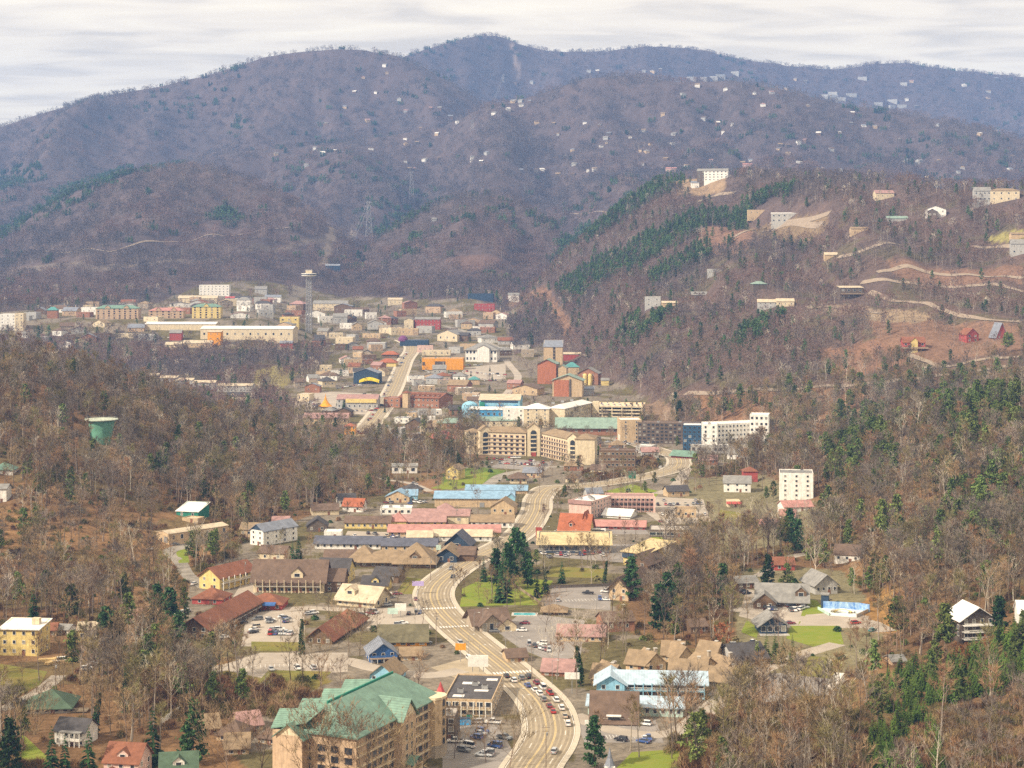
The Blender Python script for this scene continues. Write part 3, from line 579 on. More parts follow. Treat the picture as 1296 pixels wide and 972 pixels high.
P, w, d, h = house('bungalow', 'round bungalow with dark green hipped roof and timber deck', Hs, 60, 903, 56, 9, 15, 4, wall='grey', rm='moss', roof='hip', rh=4.2, wins=f(5, 1.6, 1.5, r=2), over=1.1, base=-3)
M = MB(); M.box((0, 0, 0), (7, 5, .3), WOOD); [M.box((a, -2.4, .6), (.12, .12, 1.2), WOOD) for a in np.linspace(-3.4, 3.4, 8)]; M.box((0, -2.4, 1.2), (7, .15, .12), WOOD); M.obj('deck', P, loc=(w / 2 + 2.5, 2, .5))
P, w, d, h = house('house', 'white two storey house with dark grey roof and columned porch', Hs, 88, 943, 42, 19, 9, -14, wall='white', rm='dark', nf=2, wins=f(4, 1, 1.5, l=2), rh=3)
M = MB(); M.box((0, 0, h * .95), (w * .7, 2.4, .25), RM['grey']); [M.box((a, -1, h * .45), (.25, .25, h * .95), FRAME) for a in np.linspace(-w * .33, w * .33, 5)]; M.box((0, -1, h * .5), (w * .7, .12, .8), FRAME); M.box((0, 0, h * .4), (w * .7, 2.4, .2), CONC); M.obj('porch', P, loc=(w * .1, -1.2, 0))
P, w, d, h = house('house', 'rust brown roofed house with cream gable dormer between two spruces', Hs, 153, 986, 46, 22, 11, -10, wall='pink', rm='rust', nf=2, wins=f(3, r=2), rh=4.5, dorm=1)
vol(P, w * .45, 4, h * .5, x=-w * .25, y=-4, roof='gable', ax='y', wall='pink', rm='rust', roof_name='porch_roof', wall_name='porch_wall')
house('house', 'grey green roofed house with white gable dormer at the lower edge', Hs, 226, 992, 46, 18, 11, 10, wall='white', rm='moss', nf=2, wins=f(3, r=2), rh=4, dorm=1)
for i, (a, b, ww, r, lab) in enumerate([(264, 930, 30, 20, 'brown hip roofed cabin, leftmost of the row behind bare trees'), (290, 938, 34, -10, 'brown roofed cabin in the middle of the row above green hotel wing'), (318, 926, 30, 25, 'tan brown cabin at the kudzu edge, highest of the brown cabins'), (338, 942, 26, -20, 'brown cabin right beside the green roofed hotel wing'), (300, 955, 30, 8, 'lowest brown roofed cabin left of the green hotel')]):
    house('cabin', lab, 'cabin', a, b, ww, 9, 11, r, wall='tan', rm=['tan', 'brown', 'mauve', 'brown', 'tan'][i], roof='hip' if i % 2 else 'gable', wins=f(2), rh=3.4)
# chalet motel running away from the camera
P, w, d, h = house('motel', 'long brown chalet motel with carved dark gable beside the lot', 'motel', 246, 808, 37, 15, 58, -13, wall='wood', rm='rust', ax='y', nf=2, rh=4, wins=(('f', 3, 1.3, 1.4), ('r', 9, 1.5, 1.4)), over=1.6)
gallery(P, 56, 2, h / 2, x=w / 2, y=29, rz=pi / 2, bays=10, rail=WM['wood'], post=WM['wood'], doors=False)
P, w, d, h = house('restaurant', 'low rust roofed restaurant with orange and blue canopies', 'restaurant', 334, 772, 46, 8, 14, -4, wall='red', rm='rust', roof='hip', rh=3.5, wins=f(4))
for c, xx in (('orange', -3.5), ('blue', 2.5)): M = MB(); M.add([(-3, 0, 0), (3, 0, 0), (3, -3, -.9), (-3, -3, -.9), (-3, 0, .25), (3, 0, .25), (3, -3, -.65), (-3, -3, -.65)], [(3, 2, 1, 0), (4, 7, 6, 5), (2, 3, 7, 6), (0, 1, 5, 4), (1, 2, 6, 5), (3, 0, 4, 7)][::1], WM[c]); M.obj('canopy', P, loc=(xx, 0, 3.3))
P, w, d, h = house('house', 'tall cream house with rust roof and dark patched slope', Hs, 265, 746, 34, 17, 26, -32, wall='yellow', rm='rust', ax='y', nf=2, rh=4.2, wins=(('f', 2, 1.2, 1.3), ('r', 6, 1.2, 1.4)), over=1)
gallery(P, 24, 2, h / 2, x=w / 2, y=13, rz=pi / 2, bays=6, rail=FRAME, doors=False)
house('house', 'low rust hip roofed house with dark red side wall', Hs, 262, 765, 40, 8, 13, -10, wall='red', rm='rust', roof='hip', rh=3.6, wins=f(2, r=2))
P, w, d, h = house('warehouse', 'long tan warehouse with pale metal roof on the hill shelf', 'warehouse', 206, 686, 26, 12, 40, -42, front=48, wall='tan', rm='cream', ax='y', rh=1.2, over=.4, wins=(('r', 7, 1.6, 2.2),), door=False, base=-8)
M = MB(); M.box((0, -.06, 1.6), (3.2, .2, 3.2), METAL); M.obj('garage_door', P, loc=(w * .25, 0, 0)); M = MB(); M.box((0, -.06, 1.05), (1.1, .2, 2.1), DFRAME); M.obj('door', P, loc=(-w * .1, 0, 0))
house('workshop', 'white roofed workshop with dark green wall behind the warehouse', 'workshop', 237, 655, 30, 8, 15, -15, front=30, wall='green', rm='white', roof='shed', rh=3.5, base=-8, door=False, wins=f(2))
house('shed', 'tan flat roofed shed between warehouse and green workshop', 'shed', 240, 661, 22, 4, 8, -20, wall='tan', rm='cream', roof='flat', base=-6)
P, w, d, h = house('house', 'tall narrow pale blue gabled house with slate metal roof', Hs, 325, 690, 24, 19, 26, -38, front=34, wall='white', rm='slate', ax='y', nf=3, rh=3.5, wins=(('f', 2, 1, 1.3), ('r', 4, 1, 1.3)), base=-7)
M = MB(); M.add([(-w / 2 + .4, -.05, h + .1), (w / 2 - .4, -.05, h + .1), (0, -.05, h + 3), (-w / 2 + .4, .2, h + .1), (w / 2 - .4, .2, h + .1), (0, .2, h + 3)], [(0, 1, 2), (5, 4, 3), (0, 2, 5, 3), (2, 1, 4, 5)], WM['navy']); M.obj('gable_panel', P)
# brown roofed inn
P, w, d, h = house('inn', 'wide brown roofed inn with two balcony floors and gable dormer', 'inn', 365, 750, 90, 17, 16, -3, wall='cream', rm='brown', nf=2, rh=8, over=1.5, wins=f(0, r=2))
gallery(P, w * .92, 2, h / 2, bays=9, rail=WM['wood'], post=WM['cream'], dep=1.8); dormer(P, w * .12, .5, h + .8, 5.5, 7, 2.2, 'cream', 'brown')
vol(P, 9, 14, h * .85, x=w / 2 + 4.5, y=3, roof='gable', wall='wood', rm='brown', rh=4.5, wins=f(2), nf=2, roof_name='wing_roof', wall_name='wing_wall')
P, w, d, h = house('inn', 'dark roofed inn block with yellow timbered end wall', 'inn', 421, 738, 40, 16, 14, -8, wall='yellow', rm='dark', nf=2, rh=5, wins=f(3, r=2))
P, w, d, h = house('house', 'cream roofed angled house with glazed gable beside parked cars', Hs, 450, 768, 54, 10, 15, -24, wall='cream', rm='cream', rh=5, wins=f(6, 1.6, 1.8, r=2), over=1.4)
dormer(P, -w * .2, 1.5, h + 1.5, 5, 6, 2, 'cream', 'cream')
house('office', 'small dark roofed office with yellow gable front', 'office', 474, 748, 34, 8, 11, -6, wall='yellow', rm='dark', rh=3.4, wins=f(3), dorm=1)
P, w, d, h = house('restaurant', 'red brown hip roofed long restaurant behind ivy covered tree', 'restaurant', 404, 815, 34, 8, 26, -12, wall='wood', rm='rust', ax='y', rh=4.5, wins=f(3, r=5), over=1.2)
vol(P, 12, 18, h, x=1, y=26, roof='hip', wall='wood', rm='rust', rh=5, over=1.2, roof_name='rear_roof', wall_name='rear_wall')
house('shop', 'low olive shingled shop with orange front near the junction', 'shop', 510, 818, 60, 8, 14, 3, wall='orange', rm='olive', rh=5, over=1, wins=f(5, 1.8, 1.5))
P, w, d, h = house('house', 'bright blue wooden house with grey roof and porch', Hs, 485, 838, 34, 12, 13, 12, wall='blue', rm='slate', ax='y', rh=3.8, nf=2, wins=f(3, l=2), over=.9)
M = MB(); M.box((0, -1.3, h * .5), (w, 2.6, .2), WOOD); [M.box((a, -2.4, h * .25), (.2, .2, h * .5), FRAME) for a in np.linspace(-w * .48, w * .48, 5)]; M.box((0, -2.5, h * .5 + .9), (w, .1, .9), WM['blue']); M.obj('porch', P)
house('house', 'pale grey blue gabled house just above the green hotel roof', Hs, 484, 864, 34, 10, 13, -14, wall='sky', rm='tan', ax='y', rh=4, wins=f(3, r=2), over=.9)
house('house', 'tan gable house with white trim beside the blue house', Hs, 520, 836, 26, 7, 10, 6, wall='tan', rm='tan', wins=f(2))
# motel office on the bend, pool pavilion, brown motel
P, w, d, h = house('motel_office', 'brown roofed motel office with glazed stone gable on the bend', 'office', 622, 797, 44, 10, 14, 16, wall='stone', rm='brown', rh=4.5, wins=f(0), over=1.6)
vol(P, 9, 8, h * 1.1, x=-1, y=-4, roof='gable', ax='y', wall='stone', rm='brown', rh=4, over=1.2, wins=(('f', 3, 1.6, 3.2),), roof_name='porch_roof', wall_name='gable_front')
vol(P, 8, 9, h * .8, x=w * .38, y=-5, roof='gable', ax='y', wall='cream', rm='brown', rh=3, wins=f(1, 2, 1.5), roof_name='wing_roof', wall_name='wing_wall')
P, w, d, h = house('pavilion', 'open timber pool pavilion with flat tan roof', 'pavilion', 701, 778, 27, 6, 8, -4, wall='wood', rm='tan', roof='hip', rh=1.8, over=1.5, wins=f(2, 2, 1.5))
P, w, d, h = house('motel', 'brown shingled timber motel stepping uphill right of lot', 'motel', 783, 760, 26, 16, 30, -24, front=40, wall='tan', rm='brown', ax='y', rh=5, nf=2, wins=f(2, r=6), over=1.4)
vol(P, 16, 14, h * .9, x=-3, y=30, roof='hip', wall='tan', rm='brown', rh=4.5, over=1.2, roof_name='rear_roof', wall_name='rear_wall')
house('motel', 'second brown roofed timber motel behind the yellow roofed wing', 'motel', 806, 722, 30, 10, 20, -30, wall='wood', rm='brown', ax='y', rh=4.5, nf=2, wins=f(2, r=4), over=1.2)
P, w, d, h = house('shops', 'long yellow roofed shop row with dark glazed fronts', 'shop row', 727, 700, 90, 11, 15, -2, wall='navy', rm='yellow', roof='shed', rh=4.5, over=1.4, wins=f(14, 2.6, 2.4))
P, w, d, h = house('shops', 'yellow roofed shop wing with dark fascia and yellow wall', 'shop', 803, 716, 34, 17, 26, -38, front=40, wall='yellow', rm='yellow', roof='shed', rh=3, nf=2, wins=f(3, r=5), over=1.4)
M = MB(); M.box((0, -.5, h * .72), (w + .4, .8, 2.2), WM['navy']); M.obj('fascia', P)
P, w, d, h = house('restaurant', 'red orange steep roofed restaurant with yellow end wall', 'restaurant', 726, 678, 38, 7, 14, -16, wall='yellow', rm='orange', rh=8.5, over=1.2, wins=f(4, 1.6, 1.6))
vol(P, 6, 9, h, x=w * .3, y=5, roof='gable', ax='y', wall='terra', rm='orange', rh=10, roof_name='cross_roof', wall_name='cross_wall'); dormer(P, -2, 1.5, h + 1.8, 3, 4, 2, 'terra', 'orange')
P, w, d, h = house('hotel', 'boxy pale pink hotel with bright white flat roof', 'hotel', 734, 656, 31, 21, 30, -27, wall='pink', rm='white', roof='flat', nf=4, wins=(('r', 7, 1.2, 1.5),), units=4)
M = MB(); M.box((0, -.4, h - .2), (w + .6, .8, 2.4), RM['mauve']); M.obj('fascia', P)
P, w, d, h = house('motel', 'three storey brown motel with long open walkways and flat roof', 'motel', 797, 648, 62, 19, 14, -3, wall='mauve' if 'mauve' in WM else 'pink', rm='mauve', roof='flat', nf=3, door=False)
gallery(P, w * .96, 3, h / 3, bays=11, slab=RM['mauve'], rail=RM['mauve'], post=WM['pink'], solid_rail=True); M = MB(); M.box((0, 0, h / 2), (1.2, 2.6, h + .8), WM['pink']); e_ = M.mesh('end_wall'); link('end_wall', e_, P, (-w / 2, -.6, 0)); link('end_wall', e_, P, (w / 2, -.6, 0))
house('market_hall', 'long pink red awning roof in front of the brown motel', 'market hall', 784, 670, 64, 5, 10, -7, wall='red', rm='pink', rh=2.5, over=1, wins=f(6, 2, 1.5))
house('canopy_hall', 'white tent roofed hall beside the pink hotel', 'hall', 780, 656, 36, 4, 16, -20, wall='white', rm='white', rh=3, over=.8)
P, w, d, h = house('store', 'long tan store with bright blue metal roof', 'store', 600, 642, 100, 12, 18, -2, wall='tan', rm='blue', rh=3.2, over=.9, wins=(), door=False)
[M := MB(), M.box((0, -.05, 1.5), (3, .2, 3), METAL), M.obj('garage_door', P, loc=(w * .1, 0, 0))]
dormer(P, w * .46, -2, h - 1, 6, 8, 1.5, 'sky', 'blue', False)
house('store', 'second blue roofed store just behind the long tan one', 'store', 628, 625, 78, 5, 14, -3, wall='tan', rm='blue', rh=2.6)
house('house', 'small tan house with blue hipped roof beside parked cars', Hs, 503, 636, 30, 8, 13, -6, wall='tan', rm='blue', ax='y', rh=3.6, wins=f(3)); house('house', 'little sky blue gabled annex right of the blue hipped house', Hs, 521, 635, 14, 9, 9, 0, wall='sky', rm='blue', rh=3)
house('warehouse', 'cream walled warehouse with wide grey brown roof', 'warehouse', 557, 663, 72, 11, 18, -3, wall='cream', rm='mauve', rh=2.6, wins=f(3, 2, 1.5), over=.8)
house('shop', 'white flat roofed shop left of the cream warehouse', 'shop', 501, 651, 40, 7, 12, 0, wall='white', rm='white', roof='flat', wins=f(5, 1.6, 1.6), units=2)
house('house', 'tan house with brown gable and white cornice beside highway', Hs, 636, 652, 30, 11, 14, -8, wall='tan', rm='tan', ax='y', rh=4.5, wins=f(3, 1.2, 1.4))
house('shops', 'white fronted low shops with brown roof by the highway', 'shop', 623, 668, 54, 8, 15, -3, wall='white', rm='tan', rh=3, wins=f(7, 1.6, 1.6))
P, w, d, h = house('motel', 'yellow motel with pink tiled roof end block', 'motel', 530, 667, 66, 8, 11, 0, wall='yellow', rm='mauve', rh=3, wins=f(8), over=1); vol(P, 10, 12, h * 1.1, x=-w / 2 + 3, y=-2, roof='hip', wall='yellow', rm='pink', rh=4, roof_name='end_roof', wall_name='end_wall')
house('motel', 'very long low motel under pink red roof', 'motel', 562, 679, 140, 7, 11, -1, wall='tan', rm='pink', rh=3, wins=f(16), over=1)
house('motel', 'white cottage row with pale roof in front of the pink motel', 'motel', 531, 687, 32, 8, 10, 0, wall='white', rm='cream', rh=2.6, wins=f(4)); house('motel', 'long white motel with pale roof below the pink roof', 'motel', 585, 685, 74, 7, 11, -2, wall='white', rm='cream', rh=2.8, wins=f(8))
house('chapel', 'dark navy A frame chapel with steep white trimmed gable', 'chapel', 578, 694, 32, 6, 14, -10, wall='navy', rm='navy', ax='y', rh=6, over=1.2, wins=f(1, 2.4, 2.4))
P, w, d, h = house('shop', 'navy gabled shop with brown roof beside the highway', 'shop', 565, 712, 26, 10, 18, -6, wall='navy', rm='tan', ax='y', rh=3.6, over=1.2, wins=f(2, 1.6, 1.6)); vol(P, 9, 14, h * .9, x=w / 2 + 4, y=5, roof='gable', wall='wood', rm='brown', rh=3, roof_name='wing_roof', wall_name='wing_wall')
house('motel', 'long white motel under dark slate blue roof', 'motel', 440, 695, 84, 8, 11, -3, wall='white', rm='navy', rh=3, wins=f(10), over=.9); house('motel', 'dark roofed tan motel row behind the big tan restaurant', 'motel', 518, 698, 70, 8, 11, -2, wall='tan', rm='navy', rh=3, wins=f(6))
P, w, d, h = house('restaurant', 'large tan hip roofed restaurant spreading beside the bend', 'restaurant', 490, 718, 70, 8, 20, -3, wall='wood', rm='tan', roof='hip', rh=4, over=1.5, wins=f(6, 1.6, 1.4))
vol(P, 20, 24, h * 1.05, x=w * .5, y=-2, roof='hip', wall='wood', rm='tan', rh=8, over=1.5, wins=f(3, 1.6, 1.4), roof_name='end_roof', wall_name='end_wall'); vol(P, 14, 18, h, x=-w * .48, y=4, roof='hip', wall='stone', rm='tan', rh=6, over=1.5, wins=f(2, 1.6, 1.4), roof_name='hall_roof', wall_name='hall_wall'); dormer(P, w * .5, 0, h + 1.6, 5, 6, 1.2, 'wood', 'tan')
house('house', 'low brown roofed house hidden left of the tan restaurant', Hs, 435, 712, 50, 7, 12, 0, wall='tan', rm='brown', rh=3, wins=f(4))
house('motel', 'yellow walled motel row under trees with brown roof', 'motel', 465, 669, 58, 8, 11, -2, wall='yellow', rm='brown', rh=3, wins=f(8)); house('house', 'dark gabled house with white trimmed porch on the slope foot', Hs, 401, 673, 26, 8, 13, 4, wall='dark', rm='dark', ax='y', rh=4, wins=f(2))
house('garage', 'plain white flat garage beside the dark gabled house', 'garage', 421, 681, 22, 7, 9, 0, wall='white', rm='white', roof='flat'); house('house', 'orange tiled house peeking between trees below the woods', Hs, 446, 648, 26, 8, 11, -10, wall='white', rm='orange', rh=4, wins=f(2)); house('house', 'brown hipped house with pale wall beside the orange tiled roof', Hs, 412, 652, 34, 7, 12, 12, wall='cream', rm='brown', rh=3)
house('house', 'yellow two level house with white side on green lawn', Hs, 572, 607, 17, 13, 13, -20, wall='yellow', rm='tan', ax='y', rh=3, wins=f(2), nf=2); house('garage', 'white open carport building in the brown clearing', 'garage', 512, 599, 32, 9, 10, 3, wall='white', rm='grey', roof='shed', rh=1, wins=f(3, 2.6, 2.4)); P, w, d, h = house('gazebo', 'round brown roofed kiosk with pale walls above the blue roofs', 'kiosk', 656, 612, 22, 8, 11, 0, wall='cream', rm='brown', roof='hip', rh=3, over=1.4, wins=f(3))
# pale blue motel, mint hall, brick bank
P, w, d, h = house('motel', 'two storey pale blue motel with white metal roof', 'motel', 836, 884, 112, 21, 12, -4, wall='sky', rm='pale', rh=2.8, nf=2, over=1.4, door=False); gallery(P, w * .98, 2, h / 2, bays=10, slab=WM['sky'], rail=FRAME, post=WM['sky'])
vol(P, 10, 14, h, x=-w / 2 - 2, y=-3, roof='gable', ax='y', wall='sky', rm='pale', rh=3, wins=f(2), nf=2, over=1.2, roof_name='stair_roof', wall_name='stair_wall')
P, w, d, h = house('motel', 'long low mint walled motel with pale blue roof edge', 'motel', 804, 906, 120, 13, 13, -7, wall='mint', rm='pale', rh=2, over=.9, wins=f(12), door=False)
P, w, d, h = house('bank', 'small brick bank with steep brown hipped gable roof', 'bank', 777, 917, 52, 8, 15, -5, wall='brick', rm='brown', rh=7.5, over=1.6, wins=f(5, 1.3, 1.7, r=3), door=False); M = MB(); M.box((0, -.2, 1.5), (4, .6, 3), GLASS); M.box((0, -.9, 3.2), (5, 1.8, .3), FRAME); M.obj('entrance', P)
CB = 'tan roofed cabin with stone chimney, '
for i, (a, b, ww, r, lab) in enumerate([(762, 868, 30, -20, 'leftmost of the cabin cluster'), (782, 866, 26, 30, 'just left of the pale blue motel'), (806, 850, 30, -25, 'above the left end of the pale blue motel'), (830, 850, 28, 20, 'two gables, behind the motel roof centre'), (851, 838, 26, -10, 'highest pale one beside evergreen'), (868, 842, 24, 25, 'beside the orange leafed tree'), (870, 862, 46, -12, 'wide one behind the right motel half'), (898, 856, 36, 24, 'right of the wide one'), (915, 872, 38, -16, 'lowest right of the cluster'), (928, 858, 34, 30, 'beside the grey roofed lodge'), (893, 838, 26, -30, 'under the orange leafed tree')]):
    house('cabin', CB + lab, 'cabin', a, b, ww, 11, 10, r, wall='tan', rm='tan', ax='y' if i % 2 else 'x', rh=4, wins=f(2, r=1), chim=True, over=.8, front=4)
# lodge yard
P, w, d, h = house('lodge', 'wide grey roofed lodge with entrance gable by the yard', 'lodge', 990, 768, 62, 9, 17, -8, wall='wood', rm='grey', rh=6, over=1.4, wins=f(6, 1.5, 1.5)); vol(P, 10, 8, h, x=-w * .36, y=-6, roof='gable', ax='y', wall='wood', rm='grey', rh=4, wins=f(2), roof_name='porch_roof', wall_name='porch_wall'); dormer(P, w * .38, 2, h + 1, 5, 7, 2.5, 'wood', 'grey')
house('house', 'grey gabled house with white trim beside the wave pool', Hs, 1046, 752, 30, 13, 16, 14, wall='grey', rm='grey', ax='y', rh=4.5, wins=f(4, 1.2, 1.4, l=3), over=1.1, nf=1)
house('house', 'grey flat roofed house left of the dark evergreen', Hs, 947, 745, 28, 8, 14, 10, wall='wood', rm='grey', rh=2, wins=f(3)); house('house', 'pale grey house half hidden behind the white sycamore', Hs, 1072, 712, 32, 11, 13, -18, front=30, wall='white', rm='brown', rh=4, wins=f(3))
P, w, d, h = house('pavilion', 'dark navy glass gabled pavilion on the green lawn', 'pavilion', 979, 802, 34, 12, 12, 3, wall='navy', rm='grey', ax='y', rh=3.8, over=1.5, wins=(('f', 4, 1.9, 2.2),), door=False); M = MB(); M.box((0, -2, -.2), (w * 1.1, 4, .5), CONC); M.obj('terrace', P)
house('house', 'dark grey roofed low house below the navy pavilion', Hs, 952, 842, 44, 9, 16, 20, wall='grey', rm='dark', rh=4.5, wins=f(3, r=2), over=1)
house('trailer', 'long white trailer parked end on among bare trees', 'trailer', 1050, 880, 12, 9, 22, -20, wall='white', rm='white', roof='flat', base=-.5, wins=(('l', 4, 1, 1),))
P, w, d, h = house('house', 'dark three level house with bright white roof on wooded slope', Hs, 1238, 808, 44, 26, 13, 10, front=40, wall='dark', rm='white', ax='y', rh=4.5, nf=3, wins=f(4, 1.2, 1.6, l=2), over=1.6, base=-8)
M = MB(); [(M.box((0, -1.4, h * q), (w, 2.8, .3), FRAME), M.box((0, -2.7, h * q + .9), (w, .12, .3), FRAME)) for q in (0.02, .36, .68)]; M.obj('balcony', P); M = MB(); M.box((0, 0, 0), (10, 3, .3), WM['tan']); M.obj('entrance_bridge', P, loc=(-w / 2 - 4.5, 6, h * .7))
house('house', 'pale roofed house cut by the right photo edge', Hs, 1302, 790, 24, 14, 12, -8, wall='white', rm='white', rh=4, wins=f(2)); house('cabin', 'small grey roofed cabin with pink deck in the right woods', 'cabin', 1138, 842, 18, 6, 8, 10, wall='peach', rm='grey'); house('house', 'green roofed house at the left photo edge on the hill', Hs, 2, 600, 28, 6, 12, 0, wall='white', rm='green', roof='hip'); house('house', 'white gabled house below the green roof at left edge', Hs, 0, 636, 16, 18, 10, 0, wall='white', rm='grey', nf=2)
house('cabin', 'maroon timber cabin hidden among bare trees behind the sycamore', 'cabin', 993, 722, 26, 8, 11, 0, wall='red', rm='rust', wins=f(2)); house('cabin', 'dark timber cabin in bare wood above the tan cabins', 'cabin', 885, 802, 22, 10, 10, 12, wall='wood', rm='brown', wins=f(2), front=4)
house('apartments', 'plain tall white apartment block rising from the wood', 'apartments', 1008, 636, 42, 36, 20, -8, front=60, wall='white', rm='grey', roof='flat', nf=6, wins=f(3, 1.3, 1.3, l=2), units=2, door=False)
house('house', 'pink tiled two level house in front of the white apartments', Hs, 1011, 648, 38, 7, 14, 8, front=40, wall='white', rm='pink', rh=3, wins=f(4)); house('house', 'second pink tiled house at the corner of the apartments', Hs, 996, 658, 20, 6, 10, -14, wall='white', rm='pink', rh=3, wins=f(2)); house('garage_row', 'long low garage row with pink roof behind evergreen', 'garage', 978, 666, 36, 4, 9, 16, wall='cream', rm='pink', rh=2)
house('house', 'white grey roofed house left of the tall white apartments', Hs, 933, 623, 34, 12, 15, -8, front=40, wall='white', rm='grey', rh=4, nf=2, wins=f(3)); P, w, d, h = house('shop', 'tiny cream shop with three red striped awnings', 'shop', 929, 642, 16, 7, 8, 0, wall='cream', rm='cream', roof='flat'); [M := MB()] + [M.add([(a - 1.5, 0, 3.4), (a + 1.5, 0, 3.4), (a + 1.5, -2, 2.2), (a - 1.5, -2, 2.2), (a - 1.5, 0, 3.6), (a + 1.5, 0, 3.6), (a + 1.5, -2, 2.4), (a - 1.5, -2, 2.4)], [(3, 2, 1, 0), (4, 7, 6, 5), (2, 3, 7, 6), (0, 1, 5, 4), (1, 2, 6, 5), (3, 0, 4, 7)], WM['red']) for a in (-3.4, 0, 3.4)] + [M.obj('awning', P)]
house('house', 'maroon pagoda roofed house behind the white grey roofed one', Hs, 950, 610, 18, 14, 9, 0, wall='red', rm='rust', roof='hip', nf=2); house('shop', 'flat tan shop by the small car lot right of the motel', 'shop', 868, 655, 26, 9, 13, -4, wall='tan', rm='tan', roof='flat', wins=f(3)); house('warehouse', 'long grey decked parking deck beside the green bank', 'parking deck', 852, 680, 60, 8, 18, -6, wall='dark', rm='flat', roof='flat', wins=f(7, 3.4, 1.6))
# flat dark shop row behind the big hotel
P, w, d, h = house('shops', 'dark flat roofed curved shop row with open walkway and white roof patches', 'shop row', 592, 906, 62, 19, 36, -6, wall='tan', rm='dark', roof='flat', nf=2, wins=f(6, 2, 1.6, r=6), units=3, door=False); gallery(P, w, 2, h / 2, bays=8, slab=WM['cream'], rail=DFRAME, doors=False)
for k, (a, b, c, e_) in enumerate([(-4, 6, 4, 3), (3, 14, 5, 2.4), (-2, 24, 6, 3), (5, 30, 4, 3)]): M = MB(); M.box((a, b, h + .15), (c, e_, .12), RM['white']); M.obj('roof_patch', P)
M = MB(); M.box((0, 0, 2.4), (7.5, .5, 4.2), FRAME); M.tube((-2, 0, -1.5), (-2, 0, .4), .15, .15, METAL); M.tube((2, 0, -1.5), (2, 0, .4), .15, .15, METAL); g = G(605, 868); o = M.obj('billboard', None, loc=(g.x, g.y, h + 1.6)); tag(o, 'blank white billboard standing on the dark flat shop roof', 'billboard')
house('annex', 'dark brown annex block between green hotel tower and truck', 'annex', 566, 938, 20, 30, 12, -6, wall='dark', rm='flat', roof='flat', nf=3, wins=f(2, 1.6, 1.4), units=1)
house('house', 'low brown roofed house left of the pine at the main road', Hs, 655, 838, 26, 7, 10, 12, wall='tan', rm='brown', wins=f(2), front=4); house('house', 'low rust roofed building hidden behind bare white sycamore', Hs, 705, 856, 40, 7, 12, -10, wall='brick', rm='mauve', wins=f(3), front=4); house('motel', 'long brown roofed motel row behind bare trees right of lot', 'motel', 735, 812, 60, 8, 12, -6, wall='tan', rm='mauve', wins=f(6), front=4)
